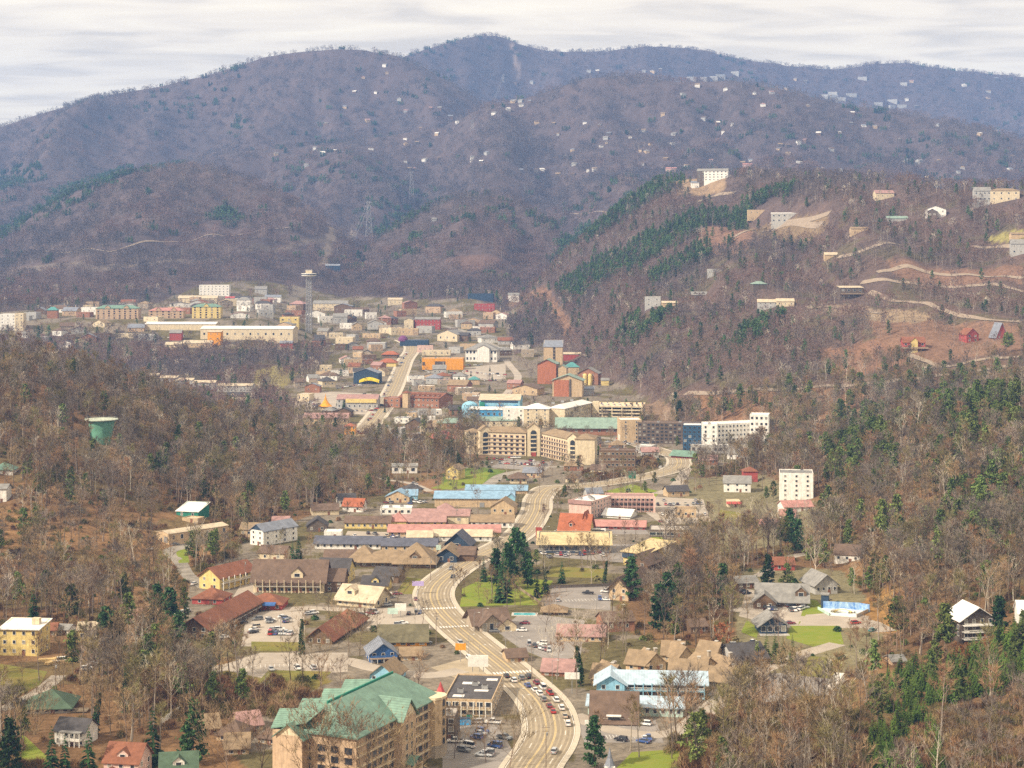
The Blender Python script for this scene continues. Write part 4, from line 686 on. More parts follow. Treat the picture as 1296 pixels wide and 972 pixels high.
# ------------------------------------------------------------------ green roofed hotel in the foreground
def sideframe(P, origin, rz): return origin, rz
def green_hotel():
    g = G(555, 954); A = Vector((-23.5, 556)); Bq = Vector((-45.5, 508)); u = (Bq - A).normalized(); L_ = (Bq - A).length; rz = math.atan2(u.y, u.x)   # local x runs from the far tower to the near end
    P = thing('hotel', 'six storey tan hotel with large green metal roof and arched balconies', 'hotel', (A.x, A.y, 0), rz); BLOCK.append((-45, 530, 28)); BLOCK.append((-60, 515, 22)); BLOCK.append((-35, 552, 16)); BLOCK.append((-70, 500, 16)); [BLOCK.append((-30 - 8 * k, 548 - 14 * k, 14)) for k in range(4)]
    # local frame: x along the facade, facade at y = 0 facing +y (towards the road)
    H = 18.6; fh = 3.1; D = 24; W_ = WM['peach']; T = WM['tan']
    M = MB(); M.prism([(0, -D), (L_, -D), (L_, -.0), (0, 0)], -3, H, W_); M.obj('wall', P)
    # roof: a long gable with its ridge nearer the rear, plus hipped far end
    R = RM['green']; M = MB(); rz_, ry = H + 7.2, -D * .52; o = 1.0
    M.solid([(-o, o, H - .3), (-o, -D - o, H - .3), (6, ry, rz_)], .35, R); M.solid([(L_ + o, -D - o, H - .3), (L_ + o, o, H - .3), (L_ - 6, ry, rz_)], .35, R)
    M.solid([(L_ + o, o, H - .3), (-o, o, H - .3), (6, ry, rz_), (L_ - 6, ry, rz_)], .35, R); M.solid([(-o, -D - o, H - .3), (L_ + o, -D - o, H - .3), (L_ - 6, ry, rz_), (6, ry, rz_)], .35, R)
    ro = M.obj('roof', P); M = MB(); M.box(((L_) / 2, ry - .9, rz_ - .4), (L_ - 12, .5, 1.6), WM['green']); M.obj('ridge_wall', ro)
    for k in range(4):   # four rear gables
        x0 = 6 + k * 13; M = MB(); M.solid([(x0, -D - 4, H), (x0 + 5, -D - 4, H + 4.6), (x0 + 5, ry, H + 6.4), (x0, ry - 3, H + 3)][::-1], .3, R); M.solid([(x0 + 10, -D - 4, H), (x0 + 5, -D - 4, H + 4.6), (x0 + 5, ry, H + 6.4), (x0 + 10, ry - 3, H + 3)], .3, R)
        M.add([(x0 + .3, -D - 3.6, H - .2), (x0 + 9.7, -D - 3.6, H - .2), (x0 + 5, -D - 3.6, H + 4.2)], [(0, 1, 2)], W_); M.prism([(x0 + .4, -D - 3.6), (x0 + 9.6, -D - 3.6), (x0 + 9.6, -D + .1), (x0 + .4, -D + .1)], -3, H - .3, W_); M.obj('rear_gable', P)
    # front bay with gable roof
    xb = L_ * .47; bw = 9; M = MB(); M.prism([(xb - bw / 2, -.2), (xb + bw / 2, -.2), (xb + bw / 2, 2.6), (xb - bw / 2, 2.6)], -3, H - .5, W_); M.add([(xb - bw / 2, 2.6, H - .5), (xb + bw / 2, 2.6, H - .5), (xb, 2.6, H + 4.4), (xb - bw / 2, 2.2, H - .5), (xb + bw / 2, 2.2, H - .5), (xb, 2.2, H + 4.4)], [(2, 1, 0), (3, 4, 5)], WM['cream']); by = M.obj('front_bay', P)
    M = MB(); M.solid([(xb - bw / 2 - .8, 3.4, H - 1), (xb, 3.4, H + 4.9), (xb, -8, H + 4.9), (xb - bw / 2 - .8, -8, H - 1)], .3, R); M.solid([(xb + bw / 2 + .8, 3.4, H - 1), (xb, 3.4, H + 4.9), (xb, -8, H + 4.9), (xb + bw / 2 + .8, -8, H - 1)][::-1], .3, R); M.obj('bay_roof', P)
    wm_ = window_mesh(1.2, 2.0, WM['cream'])
    for fl in range(5):
        for s in (-1, 1): q = link('window', wm_, by, (xb + s * 1.6, 2.6, 3 + fl * 3)); q.rotation_euler = (0, 0, pi)
    # balcony openings, arched on the top floor: dark recess, slab, railing
    arch = window_mesh(2.6, 2.2, W_, True); rect = window_mesh(2.6, 2.0, W_); rm_ = MB(); rm_.box((0, .22, .5), (2.6, .1, .12), RAILM); rm_.box((0, .22, .1), (2.6, .1, .1), RAILM)
    for k in range(8): rm_.box((-1.2 + k * .34, .22, .3), (.07, .07, .5), RAILM)
    rme = rm_.mesh('railing')
    def col(x, n, arched):
        for fl in range(n):
            q = link('balcony', arch if (fl == n - 1 or arched) else rect, P, (x, .05, 1.5 + fl * fh)); q.rotation_euler = (0, 0, pi); r2 = link('railing', rme, q, (0, -.25, -1.0)); 
    for x in (9, 12.6, 16.2): col(x, 6, False)
    for x in np.arange(xb + bw / 2 + 2.2, L_ - 4, 3.5): col(float(x), 6, False)
    M = MB()
    for fl in range(1, 6): M.box(((6.5 + xb - bw / 2) / 2, .25, fl * fh - .05), (xb - bw / 2 - 6.5, .5, .35), WM['cream']); M.box(((xb + bw / 2 + L_) / 2, .25, fl * fh - .05), (L_ - xb - bw / 2 - .5, .5, .35), WM['cream'])
    M.obj('floor_bands', P)
    # far end: stair tower with arched windows and octagon corner
    M = MB(); M.prism([(-1.5, -6), (6, -6), (6, 1.8), (4, 3), (.5, 3), (-1.5, 1.2)], -3, H + .2, T); M.prism([(-1.7, -6.1), (6.1, -6.1), (6.1, 1.9), (4.1, 3.2), (.4, 3.2), (-1.7, 1.3)], -3, 4, WM['stone']); M.prism([(-1.8, -6), (6.2, -6), (6.2, 2), (4.2, 3.3), (.4, 3.3), (-1.8, 1.4)], H - .2, H + .5, WM['cream']); tw = M.obj('stair_tower', P); am = window_mesh(1.5, 2.2, WM['cream'], True)
    for fl in range(6): q = link('window', am, tw, (2.3, 3.03, 1.8 + fl * 3.05)); q.rotation_euler = (0, 0, pi)
    M = MB(); M.lathe((-3.4, -1, 0), [(1.9, -2), (1.9, H - 2)], T, 8); M.lathe((-3.4, -1, 0), [(2.3, H - 2), (.05, H + 3.4)], RM['red'], 8); M.obj('turret', P)
    # near end: windows, and a small cream gabled projection at the rear corner
    for fl in range(5):
        for yy in np.arange(-D + 3, -2, 4.6): q = link('window', rect, P, (L_ + .03, float(yy), 2 + fl * 3)); q.rotation_euler = (0, 0, pi / 2)
    y0 = -D + 1; M = MB(); M.prism([(L_ - .5, y0 - 2), (L_ + 4, y0 - 2), (L_ + 4, y0 + 7), (L_ - .5, y0 + 7)], -3, H - 1, W_); M.add([(L_ + 4, y0 - 2, H - 1), (L_ + 4, y0 + 7, H - 1), (L_ + 4, y0 + 2.5, H + 2.2), (L_ + 3.7, y0 - 2, H - 1), (L_ + 3.7, y0 + 7, H - 1), (L_ + 3.7, y0 + 2.5, H + 2.2)], [(0, 1, 2), (5, 4, 3)], WM['cream']); M.obj('end_bay', P)
    M = MB(); M.solid([(L_ + 4.8, y0 - 3, H - 1.7), (L_ + 4.8, y0 + 2.5, H + 2.6), (L_ - 9, y0 + 2.5, H + 2.6), (L_ - 9, y0 - 3, H - 1.7)][::-1], .3, R); M.solid([(L_ + 4.8, y0 + 8, H - 1.7), (L_ + 4.8, y0 + 2.5, H + 2.6), (L_ - 9, y0 + 2.5, H + 2.6), (L_ - 9, y0 + 8, H - 1.7)], .3, R); M.obj('end_roof', P)
    # entrance canopy
    M = MB(); M.solid([(xb - 3, 6, 4.2), (xb - 3, 2.4, 4.2), (xb, 2.4, 6.4), (xb, 6, 6.4)][::-1], .2, RM['green']); M.solid([(xb + 3, 6, 4.2), (xb + 3, 2.4, 4.2), (xb, 2.4, 6.4), (xb, 6, 6.4)], .2, RM['green']); [M.box((xb + s * 2.6, 5.6, 1.8), (.4, .4, 4.8), WM['cream']) for s in (-1, 1)]; M.obj('entrance_canopy', P)
    LAND.append((500, 900, 'x'))
green_hotel()
# ------------------------------------------------------------------ cream V-shaped hotel with arched towers
def v_hotel():
    g = Vector((15, 1372, 0)); P = thing('hotel', 'cream V-shaped five storey hotel with tall arched centre tower', 'hotel', g); H = 18.5; fh = 3.3; Cm = WM['cream']
    def wing(p, q, dep, H, z0=-1):
        u = Vector(q) - Vector(p); L_ = u.length; a = math.atan2(u.y, u.x); mx_ = (p[0] + q[0]) / 2; my = (p[1] + q[1]) / 2
        vol(P, L_, dep, H, x=mx_, y=my, rz=a, roof='hip', rm='tan', rh=3.4, wall='cream', over=.8, base=-14, wall_name='wing_wall', roof_name='wing_roof'); n = int(L_ / 4.2)
        ca, sa = cos(a), sin(a); wmsh = window_mesh(2.0, 1.7, WM['red'])
        for f_ in range(5):
            M = MB(); M.box((0, -.5, f_ * fh + .15), (L_ - 3, 1.0, .25), CONC); M.box((0, -1.0, f_ * fh + .75), (L_ - 3, .12, .7), WM['tan']); o = M.obj('balcony_row', P); o.location = (mx_, my, 0); o.rotation_euler = (0, 0, a)
            for k in range(n): c = -L_ / 2 + L_ * (k + .5) / n; q_ = link('window', wmsh, P, (mx_ + c * ca, my + c * sa, f_ * fh + 1.75)); q_.rotation_euler = (0, 0, a)
    def tower(x, y, w, d, h, rz=0, big=False):
        M = MB(); M.prism([(-w / 2, 0), (w / 2, 0), (w / 2, d), (-w / 2, d)], -14, h, Cm); M.add([(-w / 2, 0, h), (w / 2, 0, h), (0, 0, h + w * .4), (-w / 2, .4, h), (w / 2, .4, h), (0, .4, h + w * .4)], [(0, 1, 2), (5, 4, 3)], Cm); t = M.obj('tower', P, loc=(x, y, 0), rot=rz); ww = w * .46
        M = MB(); r = ww / 2; hh = h - 1.5; pts = [(-r, 1), (r, 1), (r, hh - r)] + [(r * cos(a), hh - r + r * sin(a)) for a in np.linspace(0, pi, 9)[1:-1]] + [(-r, hh - r)]; n = len(pts); M.add([(a, -.14, b) for a, b in pts] + [(a, .1, b) for a, b in pts], [tuple(range(n))] + [(i, n + i, n + (i + 1) % n, (i + 1) % n) for i in range(n)], GLASS); ar = M.obj('arch', t)
        M = MB(); [M.box((0, -.22, k * fh + .3), (ww, .2, .9), Cm) for k in range(1, 6) if k * fh < hh - 1.5]; M.obj('arch_bands', ar); M = MB(); M.box((0, -.3, 1.6), (ww * .8, .3, 3.2), WM['red']); (M.obj('entrance_awning', t) if big else None)
        r_ = RM['tan']; M = MB(); o = .5; M.solid([(-w / 2 - o, -o, h - .2), (0, -o, h + w * .4 + .2), (0, d, h + w * .4 + .2), (-w / 2 - o, d, h - .2)][::-1], .3, r_); M.solid([(w / 2 + o, -o, h - .2), (0, -o, h + w * .4 + .2), (0, d, h + w * .4 + .2), (w / 2 + o, d, h - .2)], .3, r_); M.obj('tower_roof', t)
    wing((-40, 8), (-4, -3), 16, H); wing((8, -3), (30, -52), 16, H); tower(2, -5, 10, 9, H + 3.5, 0, True); tower(-36, 5, 9, 8, H + 1, .25); tower(31, -54, 9, 8, H + 1, -.5)
    vol(P, 15, 26, H + 1, x=40, y=-60, rz=-.12, roof='hip', rm='tan', rh=3, wall='cream', base=-16, nf=5, wins=(('l', 3, 1.2, 1.4),), wall_name='end_block', roof_name='end_roof'); vol(P, 10, 14, H - 1, x=-44, y=10, rz=.3, roof='hip', rm='tan', rh=2.5, wall='cream', base=-10, nf=5, wins=f(1, 1.2, 1.4), wall_name='left_block', roof_name='left_roof')
    for x, y in ((-30, 0), (-14, 2), (0, 4), (12, 0), (24, -20), (36, -40)): BLOCK.append((g.x + x, g.y + y, 20)); BLOCK.append((g.x + x, g.y + y - 30, 12))
v_hotel()
P, w, d, h = house('hotel', 'white roofed cream hotel with long wing running back', 'hotel', 679, 541, 32, 24, 20, -4, wall='cream', rm='white', roof='hip', rh=4, nf=5, wins=f(3, 1.3, 1.4, r=3), skip=1420); vol(P, 16, 70, h, x=18, y=6, rz=radians(-20), roof='hip', rm='white', ax='y', rh=3, wall='cream', nf=5, wins=(('r', 12, 1.3, 1.4),), wall_name='wing_wall', roof_name='wing_roof'); vol(P, 22, 20, h * .95, x=-20, y=6, roof='flat', rm='white', wall='white', nf=4, wins=f(2), wall_name='side_block', roof_name='side_roof')
for k in range(3): M = MB(); M.box((0, 0, .8), (3, 2, 1.6), METAL); M.obj('roof_unit', P, loc=(14 + 8 * k, 20 + 16 * k, h + 2.6))
house('market_hall', 'long hall with sage green metal roof beside parking garage', 'hall', 744, 551, 78, 11, 22, -3, wall='brick', rm='sage', rh=7, over=2, wins=f(8, 2, 1.6), skip=1400)
# parking garage: stacked slabs and parapets
def garage():
    g = G(762, 532, 1500); r = radians(-8); P = thing('parking_garage', 'open cream parking garage with stacked concrete decks and roof parking', 'garage', g, r); block(g, 34, 50, r, 20); w, d = 48, 44; M = MB()
    for k in range(5):
        M = MB(); M.box((w / 2 - 10, d / 2, k * 3.1), (w, d, .35), WM['cream']); [M.box((w / 2 - 10, yy, k * 3.1 + .6), (w, .3, 1.1), WM['cream']) for yy in (.15, d - .15)]; [M.box((xx, d / 2, k * 3.1 + .6), (.3, d - .6, 1.1), WM['cream']) for xx in (-9.8, w - 10.2)]; M.obj('deck', P)
    M = MB(); [M.box((-9.4 + (w - 1.4) * i / 5, yy, 5.5), (.8, .8, 13.5), WM['cream']) for i in range(6) for yy in (.7, d - .7)]; M.box((w / 2 - 10, d / 2, 4), (w - 6, d - 6, 9), SHADE); M.obj('columns_and_shade_block', P); M = MB(); M.box((-6, 2.4, 8), (6, 6, 19), WM['cream']); M.obj('stair_tower', P)  # dark inner block stands in for the shade between the decks
    return P, g
GAR, GARG = garage()
P, w, d, h = house('hotel', 'long dark brown balconied hotel with tan end tower', 'hotel', 846, 562, 78, 26, 18, -10, wall='dark', rm='brown', roof='flat', nf=6, wins=f(14, 2.2, 1.5), units=2, door=False, fm=WM['wood'], skip=1400); vol(P, 18, 20, h * 1.1, x=-w / 2 - 6, y=4, rz=.25, roof='flat', rm='white', wall='tan', nf=6, wins=f(2), wall_name='end_tower', roof_name='tower_roof')
P, w, d, h = house('hotel', 'white modern hotel with navy blue glass corner', 'hotel', 898, 572, 20, 34, 22, -6, wall='white', rm='white', roof='flat', nf=6, wins=(('f', 2, 1.6, 1.8),), units=1, door=False, skip=1350); vol(P, 15, 20, h * .96, x=-w / 2 - 7.5, y=1.2, roof='flat', rm='white', wall='navy', nf=6, wins=(('f', 4, 2.4, 2.2),), fm=WM['aqua'], wall_name='glass_corner', roof_name='corner_roof')
vol(P, 40, 20, h * .98, x=24, y=18, rz=.5, roof='flat', rm='white', wall='white', nf=6, wins=f(12, 1.4, 1.5), wall_name='rear_wing', roof_name='rear_roof'); vol(P, 15, 18, h * 1.32, x=40, y=14, rz=-.1, roof='flat', rm='white', wall='white', nf=6, wins=(('f', 4, 1.6, 1.7),), fm=DFRAME, wall_name='right_tower', roof_name='tower_roof'); vol(P, 30, 16, 6, x=0, y=-8, roof='flat', rm='white', wall='grey', wins=f(7, 2.6, 2.5), wall_name='lobby_wall', roof_name='lobby_roof'); vol(P, 22, 14, 8, x=44, y=2, rz=.2, roof='flat', rm='white', wall='cream', wins=f(5, 1.6, 2), nf=2, wall_name='right_annex', roof_name='annex_roof')
for q in range(6): BLOCK.append((G(880 + q * 16, 572)[0], G(880 + q * 16, 572)[1], 16))
house('service_station', 'low building with curved green canopy at the road curve', 'shop', 863, 580, 30, 4, 14, -30, wall='red', rm='green', rh=3, over=1.5); house('hotel', 'old dark brown three storey motel behind bare trees', 'motel', 781, 592, 46, 21, 16, -5, wall='wood', rm='brown', roof='flat', nf=3, wins=f(9, 1.8, 1.6), fm=WM['cream'], units=1, door=False)
# ------------------------------------------------------------------ downtown
P, w, d, h = house('aquarium', 'bright blue aquarium hall with wave painted wall and cream roof', 'aquarium', 632, 528, 52, 22, 40, -4, wall='sky', rm='cream', rh=4, wins=(), skip=1450, door=False)
M = MB(); n = 24; top = [(-w * .45 + w * .9 * k / n, h * .62 + h * .12 * sin(k * .62)) for k in range(n + 1)]; M.add([(a, -.25, b) for a, b in top] + [(a, -.25, .5) for a, b in top] + [(a, .0, b) for a, b in top], [(n + 1 + k, n + 2 + k, k + 1, k) for k in range(n)] + [(k, k + 1, 2 * n + 3 + k, 2 * n + 2 + k) for k in range(n)], WM['aqua']); M.obj('wave_panel', P); M = MB(); M.box((0, -.2, h * .9), (w * .9, .4, h * .12), WM['navy']); M.obj('glass_band', P); M = MB(); M.box((-w * .42, -.3, h * .62), (w * .12, .7, h * .5), WM['green']); M.obj('green_panel', P)
vol(P, 42, 16, 9, x=-6, y=-20, roof='shed', rh=1.5, rm='white', wall='aqua', wins=f(8, 2, 2), wall_name='front_hall', roof_name='front_roof'); M = MB(); M.lathe((-w / 2 - 9, 4, 0), [(8, -3), (8, 9), (7, 12), (4, 14), (.2, 15)], WM['sky'], 18); M.obj('rotunda', P)
house('shops', 'green hip roofed shop hall left of the aquarium', 'shop', 572, 543, 38, 8, 18, -2, wall='brick', rm='sage', roof='hip', rh=3.5, wins=f(4), skip=1400); P, w, d, h = house('restaurant', 'big red hipped roof restaurant among bare trees', 'restaurant', 566, 561, 30, 7, 20, 20, wall='brick', rm='red', roof='hip', rh=6, over=1.5, skip=1350); house('shops', 'low sage roofed row in front of the aquarium', 'shop', 630, 540, 50, 8, 14, 0, wall='cream', rm='sage', rh=3, wins=f(6), skip=1420)
P, w, d, h = house('lodge', 'tall terracotta gabled lodge nearest the parking garage', 'lodge', 718, 502, 38, 21, 22, -8, wall='tan', rm='sage', ax='y', rh=6, over=1.5, nf=4, wins=(('r', 3, 1.3, 1.5),), skip=1500); M = MB(); M.box((-w * .2, -.25, h * .5), (w * .5, .5, h), WM['terra']); M.box((w * .1, -.3, h * .5), (1.6, .7, h * 1.1), DFRAME); M.obj('terracotta_panel', P)
P, w, d, h = house('lodge', 'second terracotta gabled lodge up the slope', 'lodge', 692, 486, 24, 26, 20, -10, wall='terra', rm='sage', ax='y', rh=5, over=1.4, nf=4, wins=(('r', 3, 1.3, 1.5),), skip=1500); vol(P, 10, 14, h * .8, x=w * .8, y=2, roof='gable', ax='y', wall='tan', rm='sage', rh=3, wall_name='wing_wall', roof_name='wing_roof')
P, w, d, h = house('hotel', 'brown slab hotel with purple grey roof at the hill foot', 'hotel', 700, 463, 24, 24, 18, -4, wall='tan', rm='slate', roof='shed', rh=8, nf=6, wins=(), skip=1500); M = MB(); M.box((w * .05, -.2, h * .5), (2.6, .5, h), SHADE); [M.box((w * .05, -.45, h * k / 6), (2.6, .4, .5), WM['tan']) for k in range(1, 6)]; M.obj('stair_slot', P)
house('house', 'teal green roofed house right of the brown slab hotel', Hs, 724, 474, 18, 10, 14, 0, wall='tan', rm='teal', roof='hip', rh=5, skip=1500); house('hall', 'long pale roofed hall behind the teal roofed house', 'hall', 724, 455, 22, 7, 14, -4, wall='red', rm='cream', rh=2, skip=1500); P, w, d, h = house('lodge', 'grey green roofed lodge with round yellow fronts', 'lodge', 744, 487, 26, 15, 18, -14, wall='brick', rm='grey', ax='y', rh=6, over=1.2, nf=3, wins=f(2), skip=1500); M = MB(); [M.lathe((xx, -1, 0), [(2.6, -3), (2.6, h * .8), (1.6, h * .95)], WM['yellow'], 12) for xx in (-3, 3)]; M.obj('round_bay', P)
house('house', 'small slate shed roofed block above the parking garage', Hs, 745, 500, 14, 8, 9, 0, wall='slate' if 'slate' in WM else 'grey', rm='slate', roof='shed', rh=2, skip=1500); house('house', 'small yellow house at the wood edge behind the lodge', Hs, 766, 488, 10, 7, 8, 0, wall='yellow', rm='grey', skip=1500); house('lodge', 'low brown roofed lodge left of the terracotta ones', 'lodge', 664, 500, 34, 9, 22, -22, wall='tan', rm='brown', ax='y', rh=4, over=1.2, wins=f(3), skip=1500)
P, w, d, h = house('hotel', 'white pillared hall with huge grey hipped roof', 'hall', 609, 458, 40, 16, 34, -6, wall='white', rm='grey', roof='hip', rh=8, over=2, nf=2, wins=f(9, 2, 3), fm=WM['navy'], skip=1600); vol(P, 16, 8, h * 1.1, x=3, y=-3, roof='gable', ax='y', wall='white', rm='grey', rh=4, wall_name='portico', roof_name='portico_roof')
P, w, d, h = house('theatre', 'bright orange yellow box theatre with dark window band', 'theatre', 560, 468, 52, 14, 20, -3, wall='orange', rm='flat', roof='flat', wins=(), skip=1700, door=False, units=2); M = MB(); M.box((-3, -.15, h * .62), (13, .4, h * .28), DFRAME); M.obj('window_band', P); M = MB(); M.box((-w * .5 + 2, -.15, h * .55), (3, .4, h * .3), DFRAME); M.obj('window_bay', P)
house('shops', 'cream shop front with painted sign behind orange theatre', 'shop', 552, 450, 36, 6, 12, -3, wall='cream', rm='flat', roof='flat', wins=f(5, 2, 1.4), skip=1750); house('shops', 'pink and red shop block beside the street head', 'shop', 538, 446, 20, 8, 12, 0, wall='pink', rm='mauve', roof='flat', wins=f(3), skip=1750)
P, w, d, h = house('hotel', 'vivid red three storey hotel with rows of white windows', 'hotel', 541, 417, 32, 13, 18, -3, wall='red', rm='grey', rh=3, nf=3, wins=f(7, 1.3, 1.3), skip=1800, door=False); vol(P, 14, 22, h * .95, x=-w / 2 - 9, y=-3, roof='gable', ax='y', rm='grey', wall='cream', rh=3, wall_name='left_block', roof_name='left_roof')
P, w, d, h = house('hall', 'cream gabled hall with grey roof right of red hotel', 'hall', 566, 432, 28, 9, 30, -24, wall='cream', rm='grey', ax='y', rh=6, wins=f(3, 2, 3), skip=1800); P, w, d, h = house('arena', 'long dark navy attraction with purple dome', 'arena', 524, 438, 36, 7, 18, -2, wall='navy', rm='slate', roof='flat', skip=1750); M = MB(); M.lathe((-w / 2 + 4, 6, h), [(7, -1), (6.6, 2), (5, 4.6), (2.6, 6.3), (.2, 7)], mat('plum_dome', (.16, .05, .14)), 18); M.obj('dome', P)
P, w, d, h = house('village', 'brick shopping village with a row of steep dormers', 'shop village', 530, 516, 56, 13, 34, -22, wall='brick', rm='rust', rh=4, nf=2, wins=f(9, 1.6, 1.6), dorm=8, skip=1500, over=1); vol(P, 18, 16, h * .9, x=-w / 2 - 4, y=-8, roof='flat', rm='mauve', wall='brick', nf=2, wins=f(3, 1.6, 1.6), wall_name='corner_block', roof_name='corner_roof'); vol(P, 6, 6, h * 1.5, x=-w / 2 + 10, y=-6, roof='hip', rm='rust', wall='tan', wall_name='tower', roof_name='tower_roof')
house('house', 'brown timber house with wooden frame right of brick village', Hs, 578, 496, 26, 9, 18, -20, wall='brick', rm='tan', rh=5, wins=f(3), skip=1600); house('shop', 'teal roofed small shop behind the brown timber house', 'shop', 600, 487, 14, 7, 10, 0, wall='peach', rm='teal', roof='hip', rh=3, skip=1600)
P, w, d, h = house('attraction', 'dark navy gabled attraction with swooping yellow front', 'attraction', 463, 486, 32, 14, 24, -6, wall='navy', rm='slate', ax='y', rh=5, skip=1600, door=False); M = MB(); n = 10; M.add([(-w * .25 + w * .8 * k / n, -3, 1.5 + 2.6 * sin(pi * k / n)) for k in range(n + 1)] + [(-w * .25 + w * .8 * k / n, -3, 4.2 + 3.2 * sin(pi * k / n)) for k in range(n + 1)] + [(-w * .25 + w * .8 * k / n, 0, 4.6 + 3.2 * sin(pi * k / n)) for k in range(n + 1)], [(k, k + 1, n + 2 + k, n + 1 + k) for k in range(n)] + [(n + 1 + k, n + 2 + k, 2 * n + 3 + k, 2 * n + 2 + k) for k in range(n)], mat('bright_yellow', (.8, .62, .03))); M.obj('yellow_front', P)
P, w, d, h = house('shops', 'long brown roofed shop hall with yellow fascia', 'shop', 452, 517, 52, 12, 20, -3, wall='grey', rm='mauve', rh=4, wins=f(8, 1.6, 1.6), skip=1500, nf=2); M = MB(); M.box((w * .1, -.6, h * .82), (w * .75, 1.2, h * .4), WM['yellow']); M.obj('fascia', P)
g = G(412, 520, 1500); P = thing('pavilion', 'small round pavilion with pointed orange cone roof', 'pavilion', g); M = MB(); M.lathe((0, 0, 0), [(4.6, -2), (4.6, 5)], WM['cream'], 14); M.obj('wall', P); M = MB(); M.lathe((0, 0, 0), [(7, 4.6), (4, 7), (1.6, 10.5), (.5, 14), (.05, 17)], WM['orange'], 14); M.obj('roof', P); block(g, 8, 8, 0, 10)
house('shops', 'long brown mauve roofed building below the cone pavilion', 'shop', 412, 537, 56, 8, 18, -2, wall='tan', rm='mauve', rh=4, wins=f(7), skip=1400); house('shop', 'vivid orange two level shop at the wood edge', 'shop', 443, 550, 14, 11, 9, 0, wall='orange', rm='orange', roof='hip', rh=2, wins=f(3), nf=2, skip=1350)
house('pavilion', 'upper of two orange tiled roofs beside the street', 'shop', 493, 453, 20, 5, 12, -8, wall='wood', rm='orange', roof='hip', rh=3.5, over=1.2, skip=1700); house('pavilion', 'lower of two orange tiled roofs beside the street', 'shop', 490, 464, 22, 6, 14, -8, wall='yellow', rm='orange', roof='hip', rh=4, over=1.2, skip=1700)
P, w, d, h = house('convention_hall', 'very long cream convention hall with white roof', 'hall', 312, 430, 118, 14, 40, -3, wall='cream', rm='white', rh=3, wins=f(12, 2.4, 3), skip=1900, door=False); house('convention_hall', 'lower white roofed hall left of the convention hall', 'hall', 228, 418, 90, 8, 30, -2, wall='cream', rm='white', rh=2.5, skip=1900); house('civic_block', 'square yellow block with dark windows beside convention hall', B, 366, 413, 24, 11, 18, 0, wall='yellow', rm='white', roof='flat', nf=2, wins=f(3, 2.6, 1.8), skip=1900)
for a, b, ww, hh, wl, rr, lab, bays in [(148, 404, 54, 14, 'peach', 'green', 'wide tan balconied hotel with green metal roof, leftmost of the three', 8), (210, 403, 44, 10, 'peach', 'pink', 'pink tiled balconied hotel between two green roofed hotels', 6), (261, 403, 36, 15, 'yellow', 'green', 'narrow yellow hotel with green metal roof and arched gable', 5)]:
    P, w, d, h = house('hotel', lab, 'hotel', a, b, ww, hh, 18, 0, wall=wl, rm=rr, roof='hip', rh=4, nf=5 if hh > 10 else 3, wins=f(bays, 2.2, 1.9), fm=WM['brick'], skip=1900, door=False)
    for s in ((-.22, .22) if ww > 40 else (0,)): dormer(P, w * s, -.4, h - .5, 7, 6, 2, wl, rr, False)
P, w, d, h = house('hotel', 'white blocky hotel with red roof cap at left edge', 'hotel', 10, 418, 22, 20, 18, 0, wall='white', rm='white', roof='flat', nf=5, wins=f(3), skip=1800); vol(P, 12, 14, h * 1.05, x=w / 2 + 4, y=-2, roof='flat', wall='cream', rm='white', nf=5, wins=f(2), wall_name='right_block', roof_name='right_roof')
house('house', 'teal roofed tower house above the left rooftops', Hs, 66, 403, 13, 11, 9, 0, wall='brick', rm='teal', roof='hip', rh=4, skip=1900)
for a, b, ww, hh in [(185, 482, 30, 7), (213, 487, 22, 9), (234, 490, 20, 9), (258, 493, 28, 9), (297, 496, 44, 8)]: house('condominiums', {185: 'leftmost pale roofed condominium block above the woods', 213: 'second pale roofed condominium block from the left', 234: 'middle pale roofed condominium block of the row', 258: 'wider condominium block right of the middle one', 297: 'long rightmost condominium block of the row'}[a], 'condominiums', a, b, ww, hh, 14, -4, wall='grey', rm='cream', rh=2, nf=2, wins=f(int(ww / 4)), skip=1350)
house('house', 'small dark roofed house with twin cream gables below condominiums', Hs, 301, 508, 28, 7, 12, 0, wall='cream', rm='dark', dorm=2, skip=1300); house('condominiums', 'pale grey condominium block below the far hill', 'condominiums', 271, 374, 38, 13, 18, 0, wall='white', rm='grey', roof='flat', nf=4, wins=f(8, 1.5, 1.5), skip=2200); house('house', 'tall orange tan house tower in front of convention hall', Hs, 271, 437, 17, 17, 12, -6, wall='orange', rm='cream', roof='shed', rh=1.5, nf=3, wins=f(2), skip=1700)
house('house', 'dark red house with grey gable left of the orange tan tower', Hs, 222, 431, 15, 10, 12, 0, wall='red', rm='grey', rh=4, skip=1700); house('house', 'low pale roofed house below the dark red one', Hs, 219, 442, 20, 6, 11, 0, wall='cream', rm='cream', skip=1650); house('motel', 'long pale roofed row right of the low pale house', 'motel', 250, 440, 36, 6, 12, 0, wall='tan', rm='cream', wins=f(5), skip=1650)
house('house', 'white gabled house with dark red annex beside bare trees', Hs, 358, 428, 22, 10, 12, -8, wall='white', rm='slate', ax='y', rh=4, wins=f(2), skip=1700); house('house', 'dark red annex in front of the white gabled house', Hs, 362, 440, 16, 6, 10, 0, wall='red', rm='slate', skip=1650)
house('building', 'dark navy building cut into the orange earth bank', B, 608, 380, 32, 8, 16, -6, wall='navy', rm='slate', roof='flat', skip=2200); house('building', 'red and cream terraced building below the earth bank', B, 613, 394, 26, 9, 14, -4, wall='red', rm='mauve', roof='flat', nf=2, wins=f(6), skip=2100); house('building', 'pale building on orange earth at the hill foot', B, 650, 382, 14, 9, 12, 0, wall='white', rm='grey', skip=2100)
